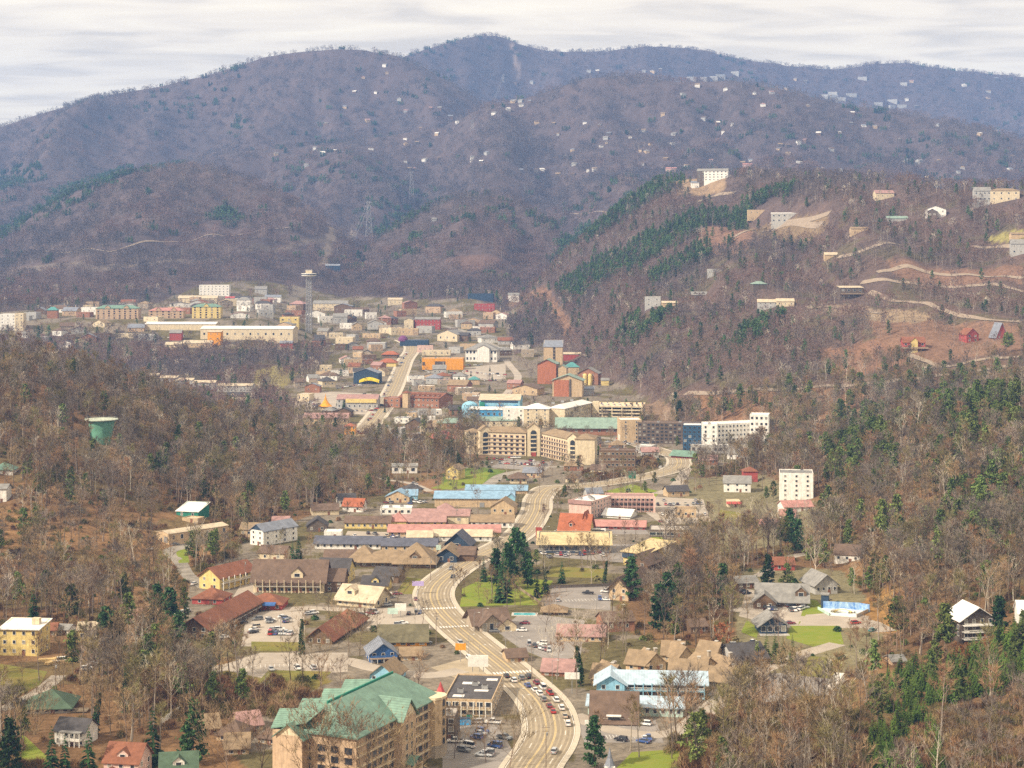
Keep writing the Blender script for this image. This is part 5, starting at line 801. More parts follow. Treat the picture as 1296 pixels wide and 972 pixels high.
house('house', 'broad pale house above the red hotel', Hs, 500, 386, 18, 7, 14, 0, wall='cream', rm='cream', rh=3, wins=f(3), skip=2200); house('lodge', 'grey roofed long lodge right of the observation tower', 'lodge', 418, 393, 44, 9, 18, -4, wall='cream', rm='grey', wins=f(8), nf=2, skip=2200); house('terminal', 'dark mountain terminal building under the cable line', 'terminal', 421, 342, 18, 6, 14, 0, wall='navy', rm='slate', rh=3, skip=2500)
house('shed', 'red canopy house below the grey condominium block', 'shop', 298, 382, 26, 5, 12, 0, wall='white', rm='red', rh=2.5, skip=2100); house('apartments', 'pale low apartment row left of the red canopy', 'apartments', 250, 384, 50, 7, 14, -4, wall='cream', rm='cream', nf=2, wins=f(8), skip=2100)
# small roofs of the town centre, one by one
TOWN = [(30, 428), (52, 432), (72, 425), (88, 430), (100, 422), (112, 434), (128, 430), (140, 422), (158, 428), (172, 420), (186, 431), (104, 438), (82, 440), (330, 372), (318, 384), (345, 381), (308, 394), (338, 394), (380, 388), (400, 402), (440, 408), (456, 398), (470, 404), (452, 418), (478, 415), (494, 410), (470, 428), (444, 432), (425, 428), (405, 436), (432, 443), (488, 422), (502, 424), (476, 441), (452, 452), (468, 456), (440, 460), (520, 392), (548, 396), (575, 402), (590, 414), (600, 424), (584, 432), (620, 434), (592, 445), (575, 447), (640, 436), (575, 480), (545, 482), (562, 488), (590, 500), (412, 470), (430, 476), (398, 484), (384, 508), (395, 497), (402, 488), (380, 490), (520, 528), (540, 533), (508, 536), (524, 545), (545, 548), (556, 540), (500, 552), (530, 556), (780, 548), (800, 552), (790, 560), (815, 572), (830, 560), (730, 560), (750, 566), (660, 442), (668, 452), (640, 450), (650, 493), (610, 545), (632, 552)]
WL = ['white', 'cream', 'tan', 'grey', 'grey', 'peach', 'brick', 'white', 'stone', 'wood', 'white', 'wood']; RL = ['grey', 'white', 'grey', 'tan', 'mauve', 'slate', 'flat', 'rust', 'brown', 'white', 'dark', 'brown', 'dark']
RT = random.Random(3); SMALL = []
CN = dict(dark='dark', mauve='mauve', flat='gravel', rust='rust red', slate='slate', white='white', grey='grey', cream='cream', tan='tan', brown='brown')
while len(TOWN) < 185:
    y_ = RT.uniform(1650, 3000); u_ = RT.uniform(10, 640) if y_ > 2150 else RT.uniform(400, 640); x_ = (u_ - PX0) * y_ / F
    if not (inpoly(np.array([x_]), np.array([y_]), town)[0]) or any((x_ - q[0]) ** 2 + (y_ - q[1]) ** 2 < (q[2] + 13) ** 2 for q in BLOCK) or any((x_ - q[0]) ** 2 + (y_ - q[1]) ** 2 < (q[2] + 9) ** 2 for q in ROADPTS): continue
    TOWN.append(pix(x_, y_, float(gz(x_, y_)))); BLOCK.append((x_, y_, 7))
for a, b in TOWN:
    wl = RT.choice(WL); rr = RT.choice(RL); fl = rr in ('white', 'flat') or RT.random() < .3
    P, w, d, h = house('shop' if fl else 'house', 'x', 'shop' if fl else Hs, a, b, RT.uniform(12, 24), RT.uniform(5, 9), RT.uniform(10, 18), RT.uniform(-25, 25), wall=wl, rm=rr, roof='flat' if fl else RT.choice(['gable', 'gable', 'hip']), ax=RT.choice('xy'), wins=f(RT.choice([2, 3])), skip=1250, units=RT.choice([0, 1, 2]) if fl else 0, chim=not fl and RT.random() < .4, group='small roofs of the town centre', door=False, front=8)
    SMALL.append((P, f'{CN[rr]} {"flat" if fl else "pitched"} roofed {"shop" if fl else "house"} with {dict(wood="timber").get(wl, wl)} walls'))
# ------------------------------------------------------------------ houses on the right hill
def hill(name, lab, px, py, ww, hh, d, rot=0, **k): return house(name, lab, name.replace('_', ' '), px, py, ww, hh, d, rot, skip=k.pop('skip', 1400), front=k.pop('front', 46), base=-9, **k)
P, w, d, h = hill('hotel', 'white and dark hotel block on the ridge crest', 906, 229, 30, 13, 18, -14, wall='white', rm='grey', nf=4, wins=f(6, 2, 1.7), rh=4); vol(P, 14, 16, h, x=-w / 2 - 5, y=2, wall='dark', rm='grey', nf=4, wins=f(2, 2.4, 1.8), rh=4, base=-9, wall_name='side_block', roof_name='side_roof')
hill('house', 'grey modern flat roofed house on the cleared spur', 993, 282, 34, 12, 14, -10, wall='grey', rm='white', roof='shed', rh=1.5, nf=2, wins=f(5, 2.4, 2)); hill('house', 'long tan terrace house left of the grey modern one', 962, 272, 30, 6, 12, 0, wall='tan', rm='cream', roof='flat', wins=f(4))
hill('house', 'wide cream house with two gables below the crest', 1120, 252, 24, 8, 14, 6, wall='cream', rm='mauve', rh=4, dorm=2, wins=f(4)); P, w, d, h = hill('house', 'big cream mansion with grey wing on the right crest', 1272, 255, 36, 14, 18, -6, wall='cream', rm='tan', roof='hip', rh=3, nf=2, wins=f(4, 2, 2)); vol(P, 22, 16, h, x=-w / 2 - 10, y=1, wall='grey', rm='grey', nf=2, wins=f(4, 2, 2), rh=5, base=-9, wall_name='wing_wall', roof_name='wing_roof')
P, w, d, h = hill('house', 'white gabled lodge house with dark glazed front', 1184, 276, 26, 11, 14, -16, wall='white', rm='grey', ax='y', rh=5, nf=2, wins=f(3, 2.2, 2, r=2)); vol(P, 12, 8, h * .8, x=-4, y=-6, wall='dark', rm='slate', ax='y', rh=3, base=-9, wins=f(2, 3, 2), wall_name='porch_wall', roof_name='porch_roof')
hill('house', 'long grey green roofed house behind dark evergreens', 1136, 281, 26, 5, 12, 0, wall='grey', rm='sage', rh=3); hill('house', 'dark grey two level house at the right edge of hill', 1292, 322, 24, 14, 13, -8, wall='grey', rm='grey', nf=2, rh=5, wins=f(3, 2, 2)); hill('house', 'tan roofed terrace house above the dark grey house', 1290, 302, 20, 6, 10, 0, wall='tan', rm='tan', rh=2)
P, w, d, h = hill('house', 'dark timber house on stone base beside switchback road', 1078, 378, 30, 14, 14, 6, wall='dark', rm='cream', roof='shed', rh=2, nf=2, wins=f(4, 3, 2.2)); M = MB(); M.box((0, -1.6, h * .4), (w, 3.2, .4), WOOD); M.box((0, -3, h * .4 + 1), (w, .2, 1), RAILM); M.obj('deck', P)
hill('house', 'grey boxy house with long low wing on the wooded slope', 826, 389, 20, 13, 14, -8, wall='grey', rm='cream', roof='flat', nf=2, wins=f(2)); hill('house', 'low tan house right of the grey boxy one', 848, 388, 20, 5, 10, 0, wall='tan', rm='cream', rh=2); hill('cabin', 'dark timber cabin with white gabled dormers', 885, 380, 20, 7, 10, 0, wall='wood', rm='grey', rh=4, dorm=2, wins=f(2)); hill('house', 'pale flat roofed house among upper pines', 905, 348, 20, 7, 11, -6, wall='grey', rm='cream', roof='flat', wins=f(3))
hill('house', 'white roofed house half sunk in evergreens near the slope centre', 962, 366, 18, 7, 12, 10, wall='dark', rm='sage', roof='hip', rh=3); hill('house', 'long cream roofed house above the green pine strip', 972, 391, 26, 9, 13, -6, wall='grey', rm='cream', rh=3, nf=2, wins=f(4)); hill('house', 'cream roofed house joined right of the long one', 994, 388, 22, 7, 12, -4, wall='cream', rm='cream', rh=3, wins=f(3))
P, w, d, h = hill('cabin', 'big red brown log cabin with yellow glazed gable', 1157, 445, 28, 12, 13, -3, wall='red', rm='rust', rh=5, nf=2, wins=f(4, 2, 1.8)); vol(P, 6, 4, h * 1.2, y=-3, wall='yellow', rm='rust', ax='y', rh=3, base=-9, wall_name='gable_front', roof_name='gable_roof'); M = MB(); M.box((0, -2.5, h * .35), (w * 1.2, 5, .4), WOOD); M.box((0, -4.9, h * .35 + 1), (w * 1.2, .2, 1), RAILM); M.obj('deck', P)
hill('cabin', 'bright red gabled cabin left of the A frame', 1231, 433, 18, 10, 13, 20, wall='red', rm='rust', ax='y', rh=6, nf=2, wins=f(2, 2, 2)); hill('cabin', 'red A frame cabin with steep slate roof', 1268, 428, 15, 3, 14, 12, wall='red', rm='slate', ax='y', rh=13, over=1, wins=f(2, 1.6, 1.6)); hill('house', 'pink roofed house at the head of the central valley', 850, 219, 14, 6, 12, 0, wall='pink', rm='pink', rh=3, wins=f(2)); hill('house', 'low pale house beside the hairpin track', 1088, 294, 22, 5, 11, 0, wall='tan', rm='tan', rh=2); hill('cabin', 'small tan shed house at the lower right woods', 1282, 540, 14, 8, 9, -10, wall='wood', rm='tan', skip=600, front=10)
hill('house', 'low ranch house near the tall pale snag', 1052, 326, 16, 4, 10, 0, wall='tan', rm='cream'); hill('house', 'pale block house just left of the crest hotel', 880, 238, 10, 7, 10, 0, wall='white', rm='slate'); hill('house', 'red roofed house right of the crest hotel', 946, 214, 12, 6, 12, 0, wall='pink', rm='pink')
MOUNT = [(398, 190), (350, 197), (388, 211), (420, 211), (470, 190), (486, 85), (490, 94), (460, 100), (448, 118), (475, 119), (505, 128), (436, 138), (545, 140), (556, 139), (514, 142), (570, 150), (658, 130), (670, 130), (660, 135), (644, 141), (624, 146), (680, 157), (700, 159), (706, 172), (740, 157), (758, 160), (766, 177), (768, 182), (770, 171), (806, 168), (798, 175), (852, 172), (853, 184), (810, 193), (820, 194), (762, 187), (660, 218), (678, 218), (687, 217), (726, 210), (744, 218), (753, 217), (715, 198), (532, 165), (515, 184), (528, 183), (513, 206), (536, 205), (518, 215), (525, 216), (550, 280), (745, 92), (756, 92), (815, 92), (825, 92), (836, 91), (875, 102), (890, 102), (902, 101), (912, 99), (930, 95), (918, 115), (955, 120), (978, 119), (966, 135), (1043, 124), (1056, 124), (1078, 123), (1112, 134), (1130, 138), (1142, 137), (1064, 128), (910, 158), (988, 186), (998, 187), (1012, 183), (1018, 180), (984, 190), (1014, 207), (1024, 211), (1034, 213), (1042, 216), (1078, 158), (1094, 161), (1108, 163), (1138, 178), (1186, 160), (1242, 172), (1146, 206), (1166, 206), (1188, 206), (1214, 220), (1218, 214), (1280, 216), (1282, 200), (1262, 168), (870, 212), (900, 205), (940, 208), (950, 205), (1148, 128), (1054, 121)]
MS = []; RQ = random.Random(77)
while len(MOUNT) < 150:
    a, b = RQ.uniform(380, 1290), RQ.uniform(95, 225)
    if min(math.hypot(a - q[0], b - q[1]) for q in MOUNT) > 7 and G(a, b, 1900).y > 3000 and b > 100 + max(0, 560 - a) * .15 and b < 228 - max(0, a - 700) * .02: MOUNT.append((a, b)) if RQ.random() < .35 + .65 * (abs(a - 720) < 220 or a > 900) else None
for a, b in MOUNT:
    wl = RT.choice(['white', 'white', 'grey', 'grey', 'tan', 'dark', 'wood']); rr = RT.choice(['white', 'grey', 'grey', 'mauve', 'slate', 'brown', 'tan']); big = 870 < a < 935 and b < 105 or 1040 < a < 1145 and b < 140
    g = G(a, b, 1900); s = F / g.y
    P, w, d, h = house('lodge' if big else 'house', 'x', 'lodge' if big else Hs, a, b, RT.uniform(8, 13) if big else RT.uniform(3.5, 6.5), RT.uniform(3.5, 5) if big else RT.uniform(2.2, 4), RT.uniform(12, 18), RT.uniform(-30, 30), wall='grey' if big else wl, rm='white' if big else rr, roof='flat' if big else RT.choice(['gable', 'gable', 'hip', 'shed']), skip=1900, group='houses scattered over the mountain', door=False, front=6, base=-12)
    MS.append((P, f'{CN[rr] if not big else "white"} roofed {"grey lodge" if big else {"dark": "dark timber", "tan": "tan"}.get(wl, wl) + " house"}'))
# ------------------------------------------------------------------ towers, tank, cable line
g = G(391, 421, 2000); P = thing('observation_tower', 'tall steel lattice observation tower with flat white top deck', 'tower', g); H = (421 - 343) * g.y / F; ST = mat('tower_steel', (.36, .35, .35), metal=.2); BLOCK.append((g.x, g.y, 25)); BLOCK.append((g.x, g.y - 30, 25)); M = MB()
for sx in (-1, 1):
    for sy in (-1, 1): M.tube((sx * 3.8, sy * 3.8, -3), (sx * 3.4, sy * 3.4, H - 9), .55, .5, ST, 5)
M.obj('legs', P); M = MB(); k = 0; z = 0
while z < H - 14:
    for (ax, ay), (bx, by) in (((-1, -1), (1, -1)), ((1, -1), (1, 1)), ((1, 1), (-1, 1)), ((-1, 1), (-1, -1))): M.tube((ax * 3.6, ay * 3.6, z), (bx * 3.6, by * 3.6, z + 6), .28, .28, ST, 4); M.tube((bx * 3.6, by * 3.6, z), (ax * 3.6, ay * 3.6, z + 6), .28, .28, ST, 4); M.tube((ax * 3.6, ay * 3.6, z + 6), (bx * 3.6, by * 3.6, z + 6), .28, .28, ST, 4)
    z += 6
M.obj('lattice', P); M = MB(); M.box((0, 0, H / 2 - 5), (1.3, 1.3, H - 8), ST); M.obj('lift_shaft', P); M = MB(); M.lathe((0, 0, H), [(4, -9), (10.6, -7), (11, -6), (11, -3.6), (10, -3.4), (4, -3.2)], WM['white'], 20); M.lathe((0, 0, H), [(11.1, -5.6), (11.1, -4.2)], GLASS, 20); M.obj('observation_deck', P); M = MB(); M.box((0, 0, H - .8), (9, 7, 4), WM['cream']); M.box((0, 0, H + 1.3), (10, 8, .5), RM['white']); M.obj('top_house', P)
def lattice(px, py, hpx, lab, wb=9, skip=2500):
    g = G(px, py, skip); H = hpx * g.y / F; P = thing('cable_tower', lab, 'tower', g); M = MB(); LT = mat('pale_steel', (.34, .33, .33)); BLOCK.append((g.x, g.y, 14)); BLOCK.append((g.x, g.y - 30, 14)); BLOCK.append((g.x, g.y - 60, 14))
    for sx in (-1, 1):
        for sy in (-1, 1): M.tube((sx * wb, sy * wb * .6, -4), (sx * 3, sy * 2, H), .4, .32, LT, 4)
    n = 6
    for k in range(n):
        a, b = k / n, (k + 1) / n; xa, xb = wb + (3 - wb) * a, wb + (3 - wb) * b
        for sy in (-1, 1): M.tube((-xa, sy * 3, H * a), (xb, sy * 3, H * b), .2, .2, LT, 4); M.tube((xa, sy * 3, H * a), (-xb, sy * 3, H * b), .2, .2, LT, 4); M.tube((-xb, sy * 3, H * b), (xb, sy * 3, H * b), .2, .2, LT, 4)
    M.obj('frame', P); M = MB(); M.box((0, 0, H), (14, 4, 1.2), LT); M.box((0, 0, H + 2.4), (10, 3, .6), LT); [M.tube((s * 4, 0, H), (s * 4, 0, H + 2.4), .2, .2, LT, 4) for s in (-1, 1)]; M.obj('cross_head', P); return Vector((g.x, g.y, g.z + H + 2.5))
c0 = Vector((G(424, 340, 2500))) + Vector((0, 0, 12)); c1 = lattice(467, 300, 44, 'nearest pale lattice cable tower on the valley spur'); c2 = lattice(521, 258, 40, 'second pale lattice cable tower up the line', 8); c3 = lattice(598, 165, 12, 'third small cable tower high on the mountain slope', 7, 3500); c4 = lattice(637, 105, 10, 'uppermost tiny cable tower below the cleared strip', 6, 4500); c5 = Vector(G(652, 60, 5500)) + Vector((0, 0, 10))
M = MB()
for off in (-4, -2.5, 2.5, 4):
    for a, b in ((c0, c1), (c1, c2), (c2, c3), (c3, c4)):
        pr = None
        for k in range(13):
            t = k / 12; p = a.lerp(b, t) + Vector((off, 0, -(b - a).length * .018 * 4 * t * (1 - t)))
            if pr is not None: M.tube(pr, p, .2, .2, METAL, 3)
            pr = p
tag(M.obj('cable'), 'long aerial cables strung from the terminal up over the lattice towers', 'cable')
g = G(128, 559); P = thing('water_tank', 'round green steel water tank with pale domed roof', 'water tank', g); s = F / g.y; R_ = 20 / s; H = 28 / s; GT = mat('tank_green', (.17, .40, .28), rough=.55, kind='slat', var=.12); M = MB(); M.lathe((0, 0, 0), [(R_ * .60, -6), (R_ * .60, 0), (R_ * .84, H * .92), (R_ * .84, H)], GT, 32); M.obj('shell', P, True); M = MB(); M.lathe((0, 0, H), [(R_ * .9, -.4), (R_ * 1.06, -.1), (R_ * 1.06, .4), (R_ * .6, .9), (.3, 1.4)], mat('tank_roof', (.46, .50, .40), var=.25), 32); M.obj('roof', P)
M = MB(); [M.tube((R_ * .98 * cos(a) * 1.02, R_ * sin(a) * 1.02, H), (R_ * cos(a) * 1.02, R_ * sin(a) * 1.02, H + 1.2), .07, .07, METAL, 4) for a in np.linspace(0, 6.28, 24)[:-1]]; pr = None
for a in np.linspace(0, 2 * pi, 25):
    q = Vector((R_ * cos(a) * 1.02, R_ * sin(a) * 1.02, H + 1.2))
    if pr is not None: M.tube(pr, q, .06, .06, METAL, 4)
    pr = q
M.obj('railing', P); BLOCK.append((g.x, g.y, R_ + 3)); [BLOCK.append((g.x + q, g.y - R_ - k, 8)) for q in (-8, 0, 8) for k in (6, 16, 26)]; BLOCK.append((g.x - 7, g.y - R_ - 5, 7)); BLOCK.append((g.x + 7, g.y - R_ - 5, 7))
# swimming pools and wave pool
POOL = mat('pool_water', (.10, .42, .46), rough=.08, spec=.5, var=.1); g = G(664, 778); M = MB(); M.box((0, 0, .05), (11.5, 6.5, .5), CONC); M.box((0, 0, .28), (9.5, 4.6, .12), POOL); o = M.obj('swimming_pool', None, loc=(g.x, g.y, 0), rot=-.05); tag(o, 'small turquoise swimming pool beside the timber pavilion', 'swimming pool'); BLOCK.append((g.x, g.y, 9)); BLOCK.append((g.x, g.y - 14, 9))
g = G(1066, 780); P = thing('wave_pool', 'fan shaped empty wave pool with blue painted mural wall', 'pool', g, radians(-14)); P.scale = (.66, .9, 1); M = MB(); n = 10; AQ = WM['mint']; M.prism([(-8, 0), (9, -1), (16, 14), (10, 17), (-12, 17), (-17, 14)], -1, .35, mat('pool_floor', (.62, .68, .66), var=.2, scale=.3)); M.obj('floor', P); M = MB(); M.prism([(-14, 15.6), (10, 15.6), (17, 13), (17.4, 13.5), (10, 16.6), (-14, 16.6)], -1, 3.4, mat('mural', (.05, .17, .50), col2=(.45, .62, .75), scale=.55)); M.obj('mural_wall', P); M = MB(); M.prism([(9, -1), (16, 14), (16.6, 13.8), (9.6, -1.6)], -2, 1.5, CONC); M.prism([(-8, 0), (-17, 14), (-17.6, 13.8), (-8.6, -.6)], -2, 1.2, AQ); M.obj('side_wall', P)
for k, c in enumerate(('white', 'yellow', 'white')): M = MB(); r = 9 - 2.2 * k; pts = [(r * cos(a) * .9, 4 + r * sin(a) * .8) for a in np.linspace(.3, 2.9, 9)]; [M.tube((*pts[i], .9), (*pts[i + 1], .9), .55, .55, WM[c], 5) for i in range(8)]; M.obj('slide', P)
M = MB(); M.box((-13, 19, 3), (5, 4, 6), WM['navy']); M.box((-13, 19, 6.2), (6, 5, .5), RM['grey']); M.obj('pump_house', P); [BLOCK.append((g.x + a, g.y + b, 9)) for a in (-12, 0, 12) for b in (-14, 0, 12)]
# ------------------------------------------------------------------ street furniture
PW = mat('pole_wood', (.22, .17, .13)); LM = mat('lamp_head', (.55, .55, .53))
def pole(kind, lab, px, py, hm=11, wires=True, skip=0):
    g = G(px, py, skip); P = thing(kind, lab, 'pole' if kind == 'utility_pole' else 'street lamp', g); M = MB()
    if kind == 'utility_pole':
        M.tube((0, 0, -1), (0, 0, hm), .17, .11, PW, 6, True); M.obj('post', P); M = MB(); M.box((0, 0, hm - .7), (2.6, .14, .16), PW); M.box((0, 0, hm - 1.9), (2, .14, .16), PW); [M.tube((a, 0, hm - .62), (a, 0, hm - .35), .06, .05, LM, 5, True) for a in (-1.2, -.5, .5, 1.2)]; M.obj('crossarm', P); M = MB(); M.lathe((.35, 0, hm - 3.2), [(.26, 0), (.28, .8), (.2, .95)], METAL, 8); M.obj('transformer', P)
    else:
        M.tube((0, 0, -.3), (0, 0, hm), .10, .07, METAL, 6, True); M.obj('post', P); M = MB(); M.tube((0, 0, hm), (1.8, -.3, hm + .4), .06, .05, METAL, 5); M.obj('arm', P); M = MB(); M.box((2.1, -.35, hm + .38), (.8, .35, .18), LM); M.obj('lamp_head', P)
    BLOCK.append((g.x, g.y - 4, 2.0)); return Vector((g.x, g.y, g.z + hm - .6))
UT = [(552, 818, 14, 'utility pole at the crosswalk left of the highway'), (673, 860, 13, 'utility pole beside the queue crosswalk on the right kerb'), (730, 880, 12, 'utility pole beside the bank driveway'), (574, 742, 11, 'utility pole on the inner curb of the bend'), (545, 735, 12, 'utility pole beside the purple sign'), (310, 740, 13, 'utility pole at the corner of the brown inn'), (297, 822, 12, 'utility pole in front of the chalet motel lot'), (691, 975, 14, 'utility pole in the highway foreground'), (706, 660, 14, 'utility pole left of the pale pink hotel'), (700, 655, 12, 'second utility pole left of the pale pink hotel'), (732, 628, 12, 'utility pole behind the white roofed hotel'), (802, 617, 13, 'utility pole carrying the green sign'), (683, 625, 13, 'utility pole at the top of the highway bend'), (578, 663, 11, 'utility pole before the cream warehouse'), (945, 770, 14, 'utility pole in the lodge yard left of lodge'), (70, 895, 17, 'tall bare utility pole before the round bungalow'), (850, 900, 12, 'utility pole in front of the mint motel'), (482, 668, 10, 'utility pole among the yellow motel trees'), (958, 495, 12, 'leftmost utility pole on the long hill road'), (1068, 486, 12, 'middle utility pole on the long hill road'), (1230, 452, 12, 'right utility pole on the long hill road'), (1035, 700, 10, 'utility pole beside the white sycamore')]
tops = {}
for a, b, hm, lab in UT: tops[(a, b)] = pole('utility_pole', lab, a, b, hm)
for a, b, hm, lab in [(607, 850, 10, 'street lamp beside the white billboard'), (655, 905, 9, 'street lamp on the left kerb below the flat roof'), (640, 825, 8, 'street lamp beside the blue spruce on right kerb'), (654, 832, 8, 'second street lamp right of the blue spruce'), (600, 800, 8, 'street lamp before the motel office'), (690, 690, 10, 'street lamp left of yellow shop roof'), (760, 620, 10, 'street lamp on the lawn by the upper highway'), (840, 605, 14, 'tall yellow topped lamp inside the curve'), (775, 700, 9, 'street lamp in the shop row car park'), (724, 690, 8, 'street lamp in front of orange red restaurant'), (355, 812, 9, 'street lamp in the middle of the big car park'), (755, 775, 8, 'street lamp in the brown motel lot'), (1100, 972, 9, 'street lamp at bottom among trees'), (838, 975, 10, 'white globe lamp at the lawn by bank')][:12]: pole('street_lamp', lab, a, b, hm)
path_ = ROADS['main']
for i in range(6, len(path_) - 4, 9):
    sd_ = 1 if (i // 9) % 2 else -1; q_ = offs(path_, sd_ * 9.4)[i]; a, b = pix(q_.x, q_.y, 0)
    if b < 965: LAMP_ = pole('street_lamp', 'x', a, b, 9); LP_ = [o for o in COL.objects if o.get('label') == 'x' and o.name.startswith('street_lamp')]; [(o.__setitem__('label', 'y'), o.__setitem__('group', 'street lamps along the highway'), SMALL.append((o, 'slim grey street lamp'))) for o in LP_]
M = MB()
def wire(a, b, sag=.03):
    pr = None
    for k in range(9):
        t = k / 8; p = a.lerp(b, t) - Vector((0, 0, (b - a).length * sag * 4 * t * (1 - t)))
        if pr is not None: M.tube(pr, p, .03, .03, DFRAME, 3)
        pr = p
ks = list(tops); seq = [(691, 975), (730, 880), (673, 860), (574, 742), (545, 735), (578, 663), (683, 625), (732, 628), (802, 617)]
for a, b in zip(seq, seq[1:]): [wire(tops[a] + Vector((o, 0, 0)), tops[b] + Vector((o, 0, 0))) for o in (-1, 1)]
tag(M.obj('overhead_wire'), 'thin black power wires slung between the utility poles along the highway', 'wire'); M = MB()
for a, b in (((958, 495), (1068, 486)), ((1068, 486), (1230, 452))): wire(tops[a], tops[b])
tag(M.obj('overhead_wire'), 'thin black power wire along the long hill road', 'wire')
def sign(px, py, hm, w, h, col, lab, text=None, tcol=FRAME, rot=0):
    g = G(px, py); P = thing('sign', lab, 'sign', g, radians(rot)); M = MB(); M.tube((0, .2, -.5), (0, .2, hm), .14, .12, METAL, 6, True); M.obj('post', P); M = MB(); M.box((0, 0, hm), (w, .3, h), col); b = M.obj('panel', P)
    if text:
        cu = bpy.data.curves.new('lettering', 'FONT'); cu.body = text; cu.size = h * .55; cu.align_x = 'CENTER'; cu.align_y = 'CENTER'; cu.extrude = .02; t = bpy.data.objects.new('lettering_source', cu); COL.objects.link(t)
        bpy.context.view_layer.update(); me = bpy.data.meshes.new_from_object(t.evaluated_get(bpy.context.evaluated_depsgraph_get())); bpy.data.objects.remove(t); me.materials.clear(); me.materials.append(tcol); o = link('lettering', me, b, (0, -.17, hm)); o.rotation_euler = (pi / 2, 0, 0)
    return P
sign(583, 838, 6, 4.2, 2.6, WM['orange'], 'orange octagonal topped sign on the junction island'); sign(724, 878, 6.5, 5.4, 2.4, FRAME, 'white and red roadside sign beside the bank drive'); sign(529, 752, 5, 5.5, 2.2, mat('violet_panel', (.42, .34, .62)), 'pale violet roadside sign above the bend'); sign(555, 705, 5, 2.6, 2.6, WM['mint'], 'pale square sign before the navy gabled shop'); sign(599, 790, 4, 3, 3, mat('lime_panel', (.6, .68, .05)), 'lime yellow small sign beside the motel office'); sign(800, 616, 8, 5, 5, WM['green'], 'big green sign at the upper highway')
sign(682, 688, 6, 3.4, 6, WM['red'], 'tall red and white sign at the shop row'); sign(507, 780, 4, 5, 3.4, FRAME, 'white sign with two turrets by the car park entry'); sign(497, 782, 3, 4.5, 2.6, WM['mint'], 'low mint sign left of the white turreted sign'); sign(745, 922, 2, 2.6, 1.6, FRAME, 'low white monument sign on the bank verge')
# church spire at the lower edge
g = G(772, 985); P = thing('church_spire', 'pale blue white pointed church spire at the bottom edge', 'spire', g); M = MB(); M.box((0, 2, 2), (5, 5, 8), WM['white']); M.obj('belfry', P); M = MB(); M.lathe((0, 2, 6), [(3.2, -.4), (2.6, 0), (1.2, 4), (.08, 9.5)], RM['slate'], 8); M.obj('spire', P); P.scale = (.62, .62, .58)
# lumber beside the yellow house
for k, (dx, dy, r) in enumerate([(4, -6, .3), (10, -4, -.5), (7, -10, 1.1), (13, -9, .1)]):
    g = G(52, 832); M = MB(); [M.box((0, (i - 2) * .45, .2 + .32 * j), (7 - (i * 5 + j * 3) % 3 * .6, .36, .26), mat('fresh_lumber', (.60, .42, .20), kind='rand')) for i in range(5) for j in range(3)]; o = M.obj('lumber_stack', None, loc=(g.x + dx, g.y + dy, float(gz(g.x + dx, g.y + dy))), rot=r); tag(o, ['stack of fresh boards nearest the yellow house scaffold', 'skewed board stack farthest right of the yellow house', 'upright turned board stack nearest the camera by the yellow house', 'board stack beside the white tank on the building plot'][k], 'lumber', 'board stacks by the yellow house'); BLOCK.append((g.x + dx, g.y + dy, 5))
def fence(pp, lab, hm=1.6, m_=None, posts=True):
    pts = [G(a, b) for a, b in pp]; P = thing('fence', lab, 'fence', pts[0]); m_ = m_ or WOOD; M = MB(); o = pts[0]
    for a, b in zip(pts, pts[1:]):
        n = max(1, int((b - a).length / 2.5))
        for k in range(n): q = a.lerp(b, k / n) - o; M.box((q.x, q.y, hm / 2 - .3), (.15, .15, hm + .6), m_)
    M.obj('posts', P); M = MB()
    for a, b in zip(pts, pts[1:]):
        d_ = b - a; n = max(1, int(d_.length / 12)); an = math.atan2(d_.y, d_.x)
        for k in range(n):
            q = a.lerp(b, (k + .5) / n) - o
            for zz_ in (.35, .75, 1.15, 1.5): M.box((q.x, q.y, zz_ * hm / 1.6), (d_.length / n, .08, .3), m_, an)
    M.obj('boards', P)
fence([(204, 917), (238, 894)], 'white board fence climbing the grass bank', 2, FRAME); fence([(268, 893), (310, 885)], 'pale timber fence above the brown cabins', 1.6); fence([(640, 735), (680, 762), (688, 768)], 'low timber wall edging the brown motel lot', 1.4); fence([(690, 745), (775, 742)], 'dark rail fence along the top of the lot', 1.4, DFRAME)
